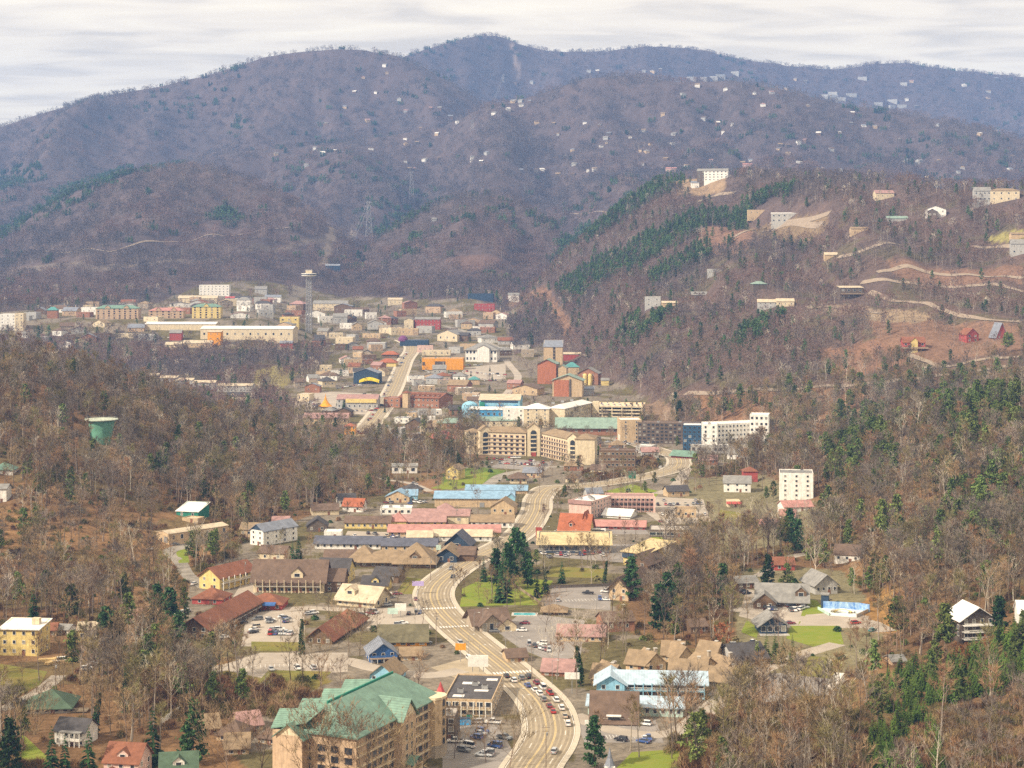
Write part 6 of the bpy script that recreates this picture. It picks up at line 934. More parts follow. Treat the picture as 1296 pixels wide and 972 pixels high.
# ------------------------------------------------------------------ vehicles
PAINT = {n: mat('paint_' + n, c, rough=.25, spec=.5, var=.04) for n, c in dict(white=(.78, .77, .75), silver=(.45, .46, .47), grey=(.18, .185, .19), black=(.025, .025, .03), red=(.42, .03, .03), maroon=(.20, .025, .04), blue=(.05, .10, .28), beige=(.48, .42, .32), teal=(.03, .25, .25)).items()}
TYRE = mat('tyre', (.025, .025, .025)); RIM = mat('rim', (.45, .45, .45), metal=.5, rough=.4); TAIL = mat('tail_lamp', (.40, .02, .02), rough=.3); HEAD = mat('head_lamp', (.75, .75, .70), rough=.2)
KITS = {}
def kit(kind, col):
    if (kind, col) in KITS: return KITS[kind, col]
    p = PAINT[col]; hw = .9
    prof, cab = {'sedan': ([(-2.3, .35), (-2.32, .75), (-1.5, .92), (.95, .95), (2.15, .82), (2.3, .6), (2.28, .35)], (-1.75, 1.1, -1.1, .35, .93, 1.42)), 'suv': ([(-2.3, .4), (-2.33, .9), (-2.2, 1.05), (.95, 1.05), (2.1, .98), (2.28, .7), (2.25, .4)], (-2.2, 1.15, -1.95, .45, 1.04, 1.72)),
                 'pickup': ([(-2.75, .45), (-2.78, 1.0), (-.6, 1.05), (1.3, 1.08), (2.55, 1.0), (2.75, .7), (2.7, .45)], (-.7, 1.45, -.5, .75, 1.06, 1.8)), 'van': ([(-2.5, .4), (-2.52, 1.1), (1.6, 1.15), (2.35, 1.0), (2.5, .7), (2.45, .4)], (-2.48, 1.75, -2.4, 1.05, 1.12, 2.1))}[kind]
    M = MB(); n = len(prof); k = .93
    vs = [(-hw if i < 2 * n and i < n else hw, 0, 0) for i in range(2 * n)]
    vs = [(-hw * (k if z > .8 else 1), y, z) for y, z in prof] + [(hw * (k if z > .8 else 1), y, z) for y, z in prof]
    M.add(vs, [tuple(range(n))] + [tuple(range(2 * n - 1, n - 1, -1))] + [(i, n + i, n + (i + 1) % n, (i + 1) % n) for i in range(n)], p)
    y0, y1, y2, y3, z0, z1 = cab; a, b = hw * .9, hw * .74; M.add([(-b, y2, z1), (b, y2, z1), (b, y3, z1), (-b, y3, z1), (-b, y2, z1 + .06), (b, y2, z1 + .06), (b, y3, z1 + .06), (-b, y3, z1 + .06)], [(4, 5, 6, 7), (0, 1, 5, 4), (1, 2, 6, 5), (2, 3, 7, 6), (3, 0, 4, 7)], p)
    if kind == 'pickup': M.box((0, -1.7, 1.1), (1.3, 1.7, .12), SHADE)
    for s in (-1, 1):
        M.box((s * .62, prof[0][0] - .02, .78), (.34, .06, .2), TAIL); M.box((s * .6, prof[-1][0] + .0, .66), (.36, .08, .16), HEAD)
        for yy in ((y0 + y2) / 2, (y1 + y3) / 2): pass
    body = M.mesh('body')
    G_ = MB(); G_.add([(-a, y0, z0), (a, y0, z0), (a, y1, z0), (-a, y1, z0), (-b, y2, z1), (b, y2, z1), (b, y3, z1), (-b, y3, z1)], [(4, 5, 6, 7), (0, 1, 5, 4), (1, 2, 6, 5), (2, 3, 7, 6), (3, 0, 4, 7)], GLASS if kind != 'van' else GLASS)
    for s in (-1, 1): G_.tube((s * a, y0 * .2 + y1 * .3, z0), (s * b, y0 * .2 + y3 * .3, z1), .05, .05, p, 4)
    glass = G_.mesh('window'); T = MB(); vs = []
    for x, r in ((-.1, .33), (.1, .33)): vs += [(x, r * cos(t), r * sin(t)) for t in np.linspace(0, 2 * pi, 13)[:-1]]
    T.add(vs, [(i, (i + 1) % 12, 12 + (i + 1) % 12, 12 + i) for i in range(12)] + [tuple(range(11, -1, -1)), tuple(range(12, 24))], TYRE); vs = []
    for x in (-.115, .115): T.add([(x, .2 * cos(t), .2 * sin(t)) for t in np.linspace(0, 2 * pi, 9)[:-1]], [tuple(range(8))], RIM)
    KITS[kind, col] = (body, glass, T.mesh('wheel'), prof[0][0] * .62, prof[-1][0] * .62); return KITS[kind, col]
CARS = []
def car(x, y, ang, kind='sedan', col='white', lab=None, group='parked and driving vehicles', detail=True, z=None):
    zz_ = float(gz(x, y)) if z is None else z; nm = {'sedan': 'car', 'suv': 'car', 'pickup': 'pickup_truck', 'van': 'van'}[kind]; body, glass, wh, yr, yf = kit(kind, col); r = thing(nm, lab or 'x', nm.replace('_', ' '), (x, y, zz_ + .06), ang, group)
    link('body', body, r); link('window', glass, r)
    if detail:
        for s in (-1, 1):
            for yy in (yr, yf): link('wheel', wh, r, (s * .82, yy, .33))
    if lab is None: CARS.append((r, f'{col} {dict(sedan="sedan", suv="SUV", pickup="pickup truck", van="van")[kind]}'))
    BLOCK.append((x, y, 2.2)); return r
def heading(d): return math.atan2(d.y, d.x) - pi / 2
def along(key, py, px, lane, kind, col, rev=False, lab=None, k0=0):
    path = ROADS[key]; g = Vector(G(px, py)[:2]); i = min(range(1, len(path) - 1), key=lambda k: (path[k] - g).length); d = (path[i + 1] - path[i - 1]).normalized(); s = Vector((-d.y, d.x)); p = path[i] + d * (g - path[i]).dot(d) + s * lane
    return car(p.x, p.y, heading(-d if rev else d), kind, col, lab)
road('main_dup', [(0, 0), (1, 1)], 1) if False else None
Q = [(641, 857, 'black', 'sedan'), (650, 863, 'white', 'suv'), (660, 860, 'grey', 'suv'), (669, 858, 'black', 'suv'), (668, 869, 'blue', 'sedan'), (679, 866, 'maroon', 'suv'), (677, 875, 'white', 'sedan'), (687, 872, 'white', 'van'), (683, 880, 'white', 'suv'), (696, 879, 'red', 'pickup'), (688, 887, 'grey', 'suv'), (704, 888, 'white', 'suv'), (695, 895, 'maroon', 'sedan'), (711, 898, 'white', 'suv'), (700, 902, 'red', 'sedan'), (715, 908, 'beige', 'sedan'), (719, 918, 'white', 'suv'), (702, 953, 'silver', 'suv')]
LABQ = ['black sedan at the head of the queue, nearest the centre line', 'white SUV second in the left queue lane', 'dark grey SUV in the front row of the queue', 'black SUV at the right kerb heading the queue', 'dark blue sedan in the middle queue lane', 'maroon SUV just behind the front black SUV', 'white sedan between the blue sedan and the white van', 'white van in the right queue lane', 'white SUV just ahead of the dark grey one mid queue', 'bright red pickup truck beside the white SUV', 'dark grey SUV behind the white SUV, left lane', 'white SUV right behind the red pickup', 'maroon sedan ahead of the bright red sedan', 'white SUV fourth from the queue end, right lane', 'bright red sedan in the queue, left lane', 'beige sedan second from the queue end', 'white SUV at the tail end of the queue', 'silver SUV driving alone at the bottom of the highway']
path = ROADS['main']
for (a, b, c, kd), lb in zip(Q, LABQ):
    g = G(a, b); gv = Vector(g[:2]); i = min(range(1, len(path) - 1), key=lambda k: (path[k] - gv).length); dd = (path[i + 1] - path[i - 1]).normalized(); car(g.x, g.y, heading(dd), kd, c, lb, 'vehicles waiting in the highway queue')
for a, b, c, kd, rv, lb in [(583, 816, 'silver', 'suv', True, 'silver SUV driving down past the junction'), (594, 835, 'white', 'suv', True, 'white SUV waiting at the junction stop line'), (571, 721, 'grey', 'suv', True, 'dark SUV coming round the bend, upper one'), (573, 731, 'black', 'sedan', True, 'black sedan coming round the bend, lower one'), (526, 760, 'maroon', 'sedan', True, 'maroon car entering the bend from the left'), (830, 588, 'blue', 'suv', True, 'dark SUV inside the upper curve'), (836, 592, 'white', 'sedan', True, 'white sedan inside the upper curve'), (688, 645, 'silver', 'sedan', False, 'silver sedan climbing the straight past the pink hotel')]:
    g = G(a, b); gv = Vector(g[:2]); i = min(range(1, len(path) - 1), key=lambda k: (path[k] - gv).length); dd = (path[i + 1] - path[i - 1]).normalized(); car(g.x, g.y, heading(-dd if rv else dd), kd, c, lb, 'vehicles driving on the highway')
KP = ['sedan', 'suv', 'suv', 'pickup', 'van', 'sedan']; CPick = ['white', 'white', 'silver', 'grey', 'black', 'red', 'blue', 'maroon', 'beige', 'white', 'silver']; RC = random.Random(21)
def lot(pts, ang, jit=8, cols=None):
    for q in pts:
        a, b = q[:2]; g = G(a, b, 0); c = q[2] if len(q) > 2 else RC.choice(CPick); kd = q[3] if len(q) > 3 else RC.choice(KP); car(g.x, g.y, radians(ang + RC.uniform(-jit, jit)), kd, c)
lot([(342, 786, 'white', 'suv'), (358, 782, 'white', 'sedan'), (362, 784, 'grey', 'suv'), (348, 800, 'grey', 'sedan'), (354, 798, 'white', 'suv'), (346, 798, 'silver', 'sedan'), (391, 778, 'silver', 'sedan'), (397, 777, 'white', 'suv'), (307, 789, 'black', 'sedan'), (292, 793, 'teal', 'pickup'), (284, 808, 'white', 'sedan'), (282, 797, 'black', 'suv')], -70)
lot([(226, 778, 'white', 'suv'), (232, 776, 'white', 'sedan'), (237, 775, 'silver', 'suv'), (302, 731, 'silver', 'suv'), (313, 737, 'grey', 'pickup'), (298, 742, 'black', 'sedan'), (246, 740, 'white', 'sedan')], -25); lot([(192, 690, 'maroon', 'sedan'), (191, 696, 'white', 'sedan'), (222, 690, 'grey', 'sedan'), (232, 684, 'white', 'suv'), (250, 675, 'white', 'suv'), (253, 655, 'white', 'van')], -50)
lot([(485, 755, 'black', 'suv'), (490, 753, 'white', 'suv'), (494, 757, 'grey', 'sedan'), (483, 760, 'maroon', 'sedan'), (488, 763, 'white', 'suv'), (503, 753, 'maroon', 'sedan'), (490, 767, 'silver', 'sedan'), (505, 792, 'silver', 'suv'), (510, 790, 'white', 'sedan'), (540, 815, 'grey', 'sedan')], -75)
lot([(470, 686, 'white', 'suv'), (449, 679, 'white', 'sedan'), (466, 676, 'black', 'suv'), (475, 677, 'grey', 'pickup'), (489, 679, 'beige', 'suv'), (497, 681, 'blue', 'suv'), (504, 681, 'grey', 'suv')], 20); lot([(488, 637, 'maroon', 'sedan'), (495, 637, 'grey', 'suv'), (519, 638, 'blue', 'sedan'), (525, 636, 'white', 'suv'), (531, 637, 'white', 'suv'), (537, 636, 'silver', 'sedan'), (527, 614, 'white', 'sedan'), (523, 613, 'silver', 'suv')], 30)
lot([(664, 790, 'maroon', 'sedan'), (686, 816, 'white', 'suv'), (660, 799, 'white', 'sedan'), (626, 800, 'grey', 'sedan'), (744, 752, 'black', 'pickup'), (766, 750, 'white', 'suv'), (766, 760, 'white', 'sedan')], 80); lot([(735, 703, 'blue', 'sedan'), (757, 700, 'maroon', 'suv'), (763, 704, 'white', 'suv'), (715, 704, 'silver', 'sedan'), (705, 703, 'white', 'sedan'), (695, 706, 'grey', 'suv'), (688, 702, 'white', 'suv'), (717, 676, 'red', 'sedan'), (723, 676, 'maroon', 'sedan'), (712, 676, 'white', 'sedan'), (705, 674, 'silver', 'suv')], 15)
lot([(624, 916, 'white', 'pickup'), (602, 916, 'silver', 'suv'), (606, 915, 'beige', 'sedan'), (576, 940, 'white', 'pickup'), (617, 955, 'grey', 'suv'), (610, 957, 'silver', 'sedan'), (607, 866, 'red', 'sedan')], 85); lot([(816, 918, 'white', 'suv'), (755, 935, 'black', 'pickup'), (786, 938, 'black', 'suv'), (814, 940, 'blue', 'sedan')], 60)
for i in range(9): q = G(798 + i * 9, 886 - .35 * i); car(q.x, q.y - 3.2, radians(-4 + RC.uniform(-4, 4)), RC.choice(['sedan', 'suv', 'pickup']), RC.choice(CPick)) if i % 3 != 1 else None
lot([(1001, 769, 'black', 'suv'), (1008, 772, 'white', 'sedan'), (1014, 772, 'white', 'suv'), (1018, 770, 'silver', 'sedan'), (983, 764, 'white', 'van'), (945, 752, 'black', 'sedan'), (941, 750, 'black', 'suv'), (952, 815, 'white', 'pickup'), (930, 818, 'silver', 'suv'), (1083, 790, 'red', 'suv'), (1104, 799, 'teal', 'sedan'), (1047, 760, 'beige', 'sedan'), (1000, 790, 'maroon', 'sedan')], -60, 25)
lot([(22, 894, 'black', 'suv'), (30, 892, 'grey', 'pickup'), (110, 848, 'white', 'suv'), (118, 842, 'white', 'sedan'), (80, 838, 'white', 'van')], -60)
lot([(840, 634, 'silver', 'sedan'), (848, 640, 'grey', 'suv'), (880, 634, 'silver', 'suv'), (870, 641, 'grey', 'sedan'), (858, 645, 'white', 'sedan'), (828, 668, 'white', 'sedan'), (846, 662, 'white', 'suv'), (836, 661, 'maroon', 'sedan')], 10)
def row(a, b, n, ang, fill=.7):
    for k in range(n):
        if RC.random() < fill: t = (k + .5) / n; lot([(a[0] + (b[0] - a[0]) * t, a[1] + (b[1] - a[1]) * t)], ang + RC.choice([0, 180]), 4)
for a, b, n, ang, fl in [((337, 803), (370, 803), 10, 0, .5), ((335, 788), (372, 787), 11, 0, .5), ((320, 803), (328, 780), 7, -60, .6), ((752, 938), (828, 936), 16, 0, .35), ((704, 761), (766, 759), 14, 0, .4), ((580, 958), (612, 926), 12, 60, .4), ((604, 966), (640, 934), 12, 60, .35), ((668, 816), (700, 826), 9, 0, .6), ((702, 703), (768, 701), 13, 0, .5), ((962, 771), (1028, 775), 16, 0, .5), ((904, 870), (958, 866), 12, 0, .5), ((440, 783), (475, 776), 8, 60, .6), ((515, 778), (538, 776), 5, 0, .6), ((440, 684), (540, 682), 20, 0, .45), ((820, 640), (890, 638), 14, 0, .5), ((835, 652), (895, 652), 10, 0, .5), ((620, 586), (690, 590), 14, 0, .6), ((300, 850), (420, 846), 18, 20, .15)]: row(a, b, n, ang, fl)
P_ = G(757, 676); P = thing('motorhome', 'white motorhome parked before the pink awning roof', 'motorhome', P_, radians(82)); M = MB(); M.box((0, 0, 1.9), (2.4, 9, 2.7), PAINT['white'], taper=.04); M.obj('body', P); M = MB(); M.box((0, 0, 2.3), (2.44, 7.4, .7), GLASS); M.obj('window', P); wh = kit('van', 'white')[2]; [link('wheel', wh, P, (s * 1.1, yy, .36)) for s in (-1, 1) for yy in (-2.6, 3)]; BLOCK.append((P_.x, P_.y, 6))
g = G(586, 917); M = MB(); M.box((0, 0, 1.1), (5.2, 2.2, 2), WM['aqua'], taper=.05); M.box((0, 0, 2.2), (5.3, 2.3, .15), WM['navy']); tag(M.obj('dumpster', None, loc=g, rot=.1), 'bright blue refuse container behind the green hotel', 'container'); g = G(594, 913); M = MB(); M.box((0, 0, 1.3), (1.8, 2, 2.6), WM['green']); M.box((0, 0, 2.7), (1.9, 2.1, .2), DFRAME); tag(M.obj('kiosk', None, loc=g, rot=.1), 'small dark teal cabin right of the blue container', 'container')
n_ = 0; t_ = 0
while n_ < 26 and t_ < 4000:      # sheds, garages and small houses squeezed between the big ones
    t_ += 1; u_, y_ = RC.uniform(240, 960), RC.uniform(720, 1420); x_ = (u_ - PX0) * y_ / F
    if not inpoly(np.array([x_]), np.array([y_]), town)[0] or any((x_ - q[0]) ** 2 + (y_ + 4 - q[1]) ** 2 < (q[2] + 8) ** 2 for q in BLOCK) or any((x_ - q[0]) ** 2 + (y_ + 4 - q[1]) ** 2 < (q[2] + 9) ** 2 for q in ROADPTS): continue
    a, b = pix(x_, y_, 0)
    if any(q[0] < a < q[1] and q[2] < b < q[3] for q in ((560, 800, 695, 785), (310, 430, 840, 880), (990, 1075, 785, 865), (760, 840, 605, 640), (540, 630, 592, 625), (690, 760, 860, 945), (0, 1296, 895, 972))): continue
    wl = RC.choice(['cream', 'tan', 'grey', 'brick', 'white', 'wood']); rr = RC.choice(['grey', 'brown', 'tan', 'dark', 'mauve', 'slate']); a, b = pix(x_, y_, float(gz(x_, y_)))
    P, w, d, h = house('house', 'x', Hs, a, b, 1, 4.2 * F / y_ * RC.uniform(.8, 1.2), RC.uniform(8, 12), RC.uniform(-25, 25), m_w=RC.uniform(9, 15), wall=wl, rm=rr, roof=RC.choice(['gable', 'hip']), rh=3, wins=f(RC.choice([2, 3])), chim=RC.random() < .4, front=6, group='small roofs of the town centre'); n_ += 1
    SMALL.append((P, f'{CN[rr]} pitched roofed house with {dict(wood="timber").get(wl, wl)} walls'))
# cars far off in the town: two parts each, no wheels at that size
FAR = []
for (x0, y0, x1, y1, n) in [(615, 583, 660, 580, 8), (640, 588, 690, 590, 6), (665, 585, 700, 586, 4), (385, 505, 400, 515, 12), (395, 515, 430, 520, 10), (425, 492, 460, 488, 10), (460, 500, 480, 515, 10), (535, 470, 585, 474, 16), (545, 474, 590, 478, 14), (585, 464, 610, 462, 6), (585, 470, 640, 476, 12), (600, 480, 640, 484, 8), (430, 522, 470, 520, 8), (500, 470, 484, 505, 8), (507, 462, 516, 445, 6), (480, 512, 465, 535, 8), (470, 516, 500, 510, 7), (440, 546, 475, 550, 8), (480, 540, 560, 545, 10), (500, 555, 550, 560, 8), (740, 560, 800, 562, 12), (780, 556, 830, 566, 10), (800, 530, 812, 545, 6), (790, 570, 812, 575, 6), (395, 440, 440, 436, 10), (200, 428, 235, 426, 6), (255, 432, 280, 434, 5), (440, 425, 500, 428, 10)]:
    for k in range(n):
        t = (k + RC.uniform(.1, .9)) / n; a, b = x0 + (x1 - x0) * t, y0 + (y1 - y0) * t + RC.uniform(-1.2, 1.2); FAR.append((a, b))
for a, b in FAR:
    g = G(a, b, 1200); car(g.x, g.y, RC.choice([0, 1.57, .3, 1.3]) + RC.uniform(-.2, .2), RC.choice(['sedan', 'suv', 'suv', 'van']), RC.choice(CPick), None, 'small cars of the distant town', False)
gw = Matrix.Translation(GARG) @ Matrix.Rotation(radians(-8), 4, 'Z')
for k in range(16): q = gw @ Vector((-6 + 2.8 * k, 12 + 20 * (k % 2), 12.65)); car(q.x, q.y, radians(-8), RC.choice(['sedan', 'suv']), RC.choice(CPick), None, 'cars parked on the garage roof', False, z=q.z)
# ------------------------------------------------------------------ trees
MT = dict(
 bark=mat('bark', (0.176, 0.130, 0.092), kind='rand', scale=1.5, var=.3, spec=.1), twig=mat('twigs', (0.243, 0.171, 0.100), kind='rand', scale=.7, var=.3, spec=.05),
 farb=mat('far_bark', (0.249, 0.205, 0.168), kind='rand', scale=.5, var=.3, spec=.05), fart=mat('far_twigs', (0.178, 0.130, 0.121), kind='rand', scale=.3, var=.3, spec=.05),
 pale=mat('pale_bark', (0.432, 0.380, 0.311), kind='rand', scale=1, var=.2, spec=.1), redt=mat('dead_leaves', (0.255, 0.111, 0.043), kind='rand', scale=.7, var=.3, spec=.05),
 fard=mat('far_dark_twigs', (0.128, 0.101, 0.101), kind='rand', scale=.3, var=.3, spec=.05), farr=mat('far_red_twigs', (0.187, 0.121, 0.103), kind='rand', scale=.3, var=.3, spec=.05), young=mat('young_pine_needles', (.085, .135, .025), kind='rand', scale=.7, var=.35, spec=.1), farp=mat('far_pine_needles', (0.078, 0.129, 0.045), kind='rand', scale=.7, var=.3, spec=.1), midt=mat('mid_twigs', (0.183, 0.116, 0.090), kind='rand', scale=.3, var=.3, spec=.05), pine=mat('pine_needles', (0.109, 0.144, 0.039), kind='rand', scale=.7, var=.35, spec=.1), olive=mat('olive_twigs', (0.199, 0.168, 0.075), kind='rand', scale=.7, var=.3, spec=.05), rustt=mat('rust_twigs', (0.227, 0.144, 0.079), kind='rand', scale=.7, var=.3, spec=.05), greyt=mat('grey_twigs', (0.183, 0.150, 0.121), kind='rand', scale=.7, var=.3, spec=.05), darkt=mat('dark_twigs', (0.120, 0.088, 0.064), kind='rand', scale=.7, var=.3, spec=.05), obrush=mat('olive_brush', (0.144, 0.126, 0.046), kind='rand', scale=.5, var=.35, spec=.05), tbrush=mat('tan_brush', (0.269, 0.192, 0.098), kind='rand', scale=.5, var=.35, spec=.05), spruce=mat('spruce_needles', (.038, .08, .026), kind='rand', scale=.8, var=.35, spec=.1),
 ivy=mat('ivy', (.03, .065, .02), kind='rand', scale=.8, var=.3, spec=.15), brush=mat('brush_stems', (0.199, 0.112, 0.057), kind='rand', scale=.5, var=.35, spec=.05))
def seg(p, q, r0, r1, out, n=3):
    out.tube(p, q, r0, r1, out.cur, n)
def tri(out, p, q, w):
    d = (q - p); s = d.cross(Vector((RR.uniform(-1, 1), RR.uniform(-1, 1), RR.uniform(-.3, 1)))).normalized() * w
    out.add([p - s, p + s, q], [(0, 1, 2)], out.cur)
RR = random.Random(5)
def bare(seed, h=18, spread=4.5, limbs=13, br=5, tw=6, start=.38, bark='bark', twig='twig', lean=0, tw_w=.05, ivy=False):
    RR.seed(seed); T = MB(); C = MB(); T.cur = MT[bark]; C.cur = MT[twig]
    pts = []; p = Vector((0, 0, -1.2)); k = 6; w = Vector((0, 0, 0))
    for i in range(k + 1):
        pts.append(p.copy()); w += Vector((RR.uniform(-.25, .25), RR.uniform(-.25, .25), 0)); p = p + Vector((w.x + lean, w.y, (h * .93 + 1.2) / k))
    r = h * .0145
    for i in range(k): seg(pts[i], pts[i + 1], r * (1 - i / k * .85), r * (1 - (i + 1) / k * .85), T, 5)
    def on(t):
        f = t * k; i = min(int(f), k - 1); return pts[i].lerp(pts[i + 1], f - i)
    for a in range(limbs):
        t = start + (1 - start) * (a + RR.random()) / limbs; p0 = on(t); az = a * 2.4 + RR.uniform(-.5, .5)
        env = spread * (1.15 - .9 * max(0, (t - .55) / .45) ** 1.5) * RR.uniform(.7, 1.15); up = RR.uniform(.55, 1.1) + .5 * t
        d = Vector((cos(az), sin(az), up)).normalized(); ln = env / max(.45, math.hypot(d.x, d.y)) * .85
        m = p0 + d * ln * .5 + Vector((0, 0, ln * .04)); q = p0 + d * ln + Vector((RR.uniform(-.5, .5), RR.uniform(-.5, .5), ln * .16))
        rl = r * (1 - t * .8) * .5; seg(p0, m, rl, rl * .65, T); seg(m, q, rl * .65, rl * .2, T)
        for b in range(br):
            s = RR.uniform(.3, 1); p1 = p0.lerp(m, s * 2) if s < .5 else m.lerp(q, s * 2 - 1)
            bd = (d + Vector((RR.uniform(-.9, .9), RR.uniform(-.9, .9), RR.uniform(-.3, .9)))).normalized(); bl = ln * RR.uniform(.28, .5)
            q1 = p1 + bd * bl; seg(p1, q1, rl * .4, rl * .12, C)
            for c in range(tw):
                s2 = RR.uniform(.2, 1); p2 = p1.lerp(q1, s2); td = (bd + Vector((RR.uniform(-1, 1), RR.uniform(-1, 1), RR.uniform(-.5, 1)))).normalized()
                tri(C, p2, p2 + td * RR.uniform(.8, 2.2) * (h / 18), tw_w)
    if ivy:
        C.cur = MT['ivy']
        for i in range(420):
            t = RR.random() ** .8 * .72; p0 = on(t + .05); az = RR.uniform(0, 6.28); rr = RR.uniform(.3, 1.5) * (1.1 - t)
            c = p0 + Vector((cos(az) * rr, sin(az) * rr, RR.uniform(-.4, .4))); leaf(C, c, .55)
    return T, C
def leaf(C, c, s):
    a = Vector((RR.uniform(-1, 1), RR.uniform(-1, 1), RR.uniform(-1, 1))).normalized() * s; b = a.cross(Vector((RR.uniform(-1, 1), RR.uniform(-1, 1), RR.uniform(-1, 1)))).normalized() * s
    C.add([c - a, c - b * .6, c + a, c + b * .6], [(0, 1, 2, 3)], C.cur)
def pine(seed, h=17, spread=3.6, whorls=11, start=.3, mt='pine', nl=46, ls=1):
    RR.seed(seed); T = MB(); C = MB(); T.cur = MT['bark']; C.cur = MT[mt]
    T.tube((0, 0, -1.2), (RR.uniform(-.4, .4), RR.uniform(-.4, .4), h * .97), h * .014, .04, T.cur, 5)
    for a in range(whorls):
        t = start + (1 - start) * (a + .3) / whorls; z = h * t; L_ = spread * (1 - ((t - start) / (1 - start)) ** 1.6 * .85) * (.65 if a == 0 else 1)
        for b in range(5):
            az = RR.uniform(0, 6.28); ln = L_ * RR.uniform(.5, 1.15); d = Vector((cos(az), sin(az), RR.uniform(-.05, .4)))
            q = Vector((0, 0, z)) + d * ln; T.tube((0, 0, z), q, .07, .03, T.cur, 3)
            for c in range(nl // 5):
                s = RR.uniform(.35, 1.1); p = Vector((0, 0, z)) + d * ln * s + Vector((RR.gauss(0, .45), RR.gauss(0, .45), RR.gauss(0.1, .35))); leaf(C, p, RR.uniform(.35, .75) * ls)
    return T, C
def spruce(seed, h=15, spread=3.2, mt='spruce', lv=17):
    RR.seed(seed); T = MB(); C = MB(); T.cur = MT['bark']; C.cur = MT[mt]; T.tube((0, 0, -1), (0, 0, h), h * .013, .03, T.cur, 5)
    for a in range(lv):
        t = .06 + .94 * a / lv; z = h * t; L_ = spread * (1 - t) ** .85 + .15; n = max(5, int(13 * (1 - t) + 4))
        for b in range(n):
            az = RR.uniform(0, 6.28); ln = L_ * RR.uniform(.75, 1.12); d = Vector((cos(az), sin(az), 0)); s = Vector((-sin(az), cos(az), 0))
            p = Vector((0, 0, z + .25)); dr = ln * RR.uniform(.15, .4)
            for w, o in ((.36, 0), (.27, -.3)):
                m = p + d * ln * .6 + Vector((0, 0, -dr * .35 + o)); q = p + d * ln + Vector((0, 0, -dr + o)); C.add([p, m - s * ln * w * .6, q, m + s * ln * w * .6], [(0, 1, 2), (0, 2, 3)], C.cur)
    return T, C
def shrub(seed, mt, r=1.6, h=1.8, n=110, stems=True):
    RR.seed(seed); C = MB(); C.cur = MT[mt]
    for i in range(n):
        az = RR.uniform(0, 6.28); u_ = RR.random() ** .5; z = h * RR.random() ** .7; k = r * u_ * (1 - (z / h) ** 2 * .6)
        p = Vector((cos(az) * k, sin(az) * k, z))
        if stems: tri(C, p - Vector((0, 0, .7)), p + Vector((RR.uniform(-.8, .8), RR.uniform(-.8, .8), RR.uniform(.2, 1))), .09)
        else: leaf(C, p, RR.uniform(.25, .5))
    return C
def merged(parts):
    M = MB()
    for pt, (ox, oy, oz), s in parts:
        for i, f in enumerate(pt.f): pass
        o = len(M.v); M.v += [(x * s + ox, y * s + oy, z * s + oz) for x, y, z in pt.v]
        mp = [M.m(k) for k in pt.mats]
        M.f += [tuple(q + o for q in f) for f in pt.f]; M.mi += [mp[k] for k in pt.mi]
    return M
def proto(name, M): return bpy.data.objects.new(name, M.mesh(name))     # never linked: only its mesh is scattered
def clump(seed, fn, n, rad):
    RR2 = random.Random(seed); L_ = []
    for i in range(n):
        a = RR2.uniform(0, 6.28); r = rad * RR2.random() ** .5; T, C = fn(seed * 31 + i); s = RR2.uniform(.75, 1.2); o = (r * cos(a), r * sin(a), -3)
        L_ += [(T, o, s), (C, o, s)]
    return merged(L_)
def one(TC): return merged([(TC[0], (0, 0, 0), 1), (TC[1], (0, 0, 0), 1)])
def scatter(name, protos, P_, idx, rot, scl, mirror=None):
    me = bpy.data.meshes.new(name); me.vertices.add(len(P_)); me.vertices.foreach_set('co', np.asarray(P_, float).ravel())
    for nm, ty, arr in (('pick', 'INT', idx), ('turn', 'FLOAT', rot), ('size', 'FLOAT', scl)):
        a = me.attributes.new(nm, ty, 'POINT'); a.data.foreach_set('value', np.asarray(arr))
    o = link(name, me); tag(o, kind='stuff')
    g = bpy.data.node_groups.new(name, 'GeometryNodeTree'); g.interface.new_socket('Geometry', in_out='INPUT', socket_type='NodeSocketGeometry'); g.interface.new_socket('Geometry', in_out='OUTPUT', socket_type='NodeSocketGeometry')
    n = g.nodes; l = g.links; gi = n.new('NodeGroupInput'); go = n.new('NodeGroupOutput'); iop = n.new('GeometryNodeInstanceOnPoints'); g2i = n.new('GeometryNodeGeometryToInstance')
    for p in reversed(protos):
        oi = n.new('GeometryNodeObjectInfo'); oi.inputs['Object'].default_value = p; l.new(oi.outputs['Geometry'], g2i.inputs[0])
    l.new(gi.outputs[0], iop.inputs['Points']); l.new(g2i.outputs[0], iop.inputs['Instance']); iop.inputs['Pick Instance'].default_value = True
    def na(nm, ty):
        q = n.new('GeometryNodeInputNamedAttribute'); q.data_type = ty; q.inputs['Name'].default_value = nm; return q.outputs[0]
    l.new(na('pick', 'INT'), iop.inputs['Instance Index']); cx = n.new('ShaderNodeCombineXYZ'); l.new(na('turn', 'FLOAT'), cx.inputs[2])
    l.new(cx.outputs[0], iop.inputs['Rotation']); l.new(na('size', 'FLOAT'), iop.inputs['Scale']); l.new(iop.outputs[0], go.inputs[0])
    md = o.modifiers.new('scatter', 'NODES'); md.node_group = g
    return o
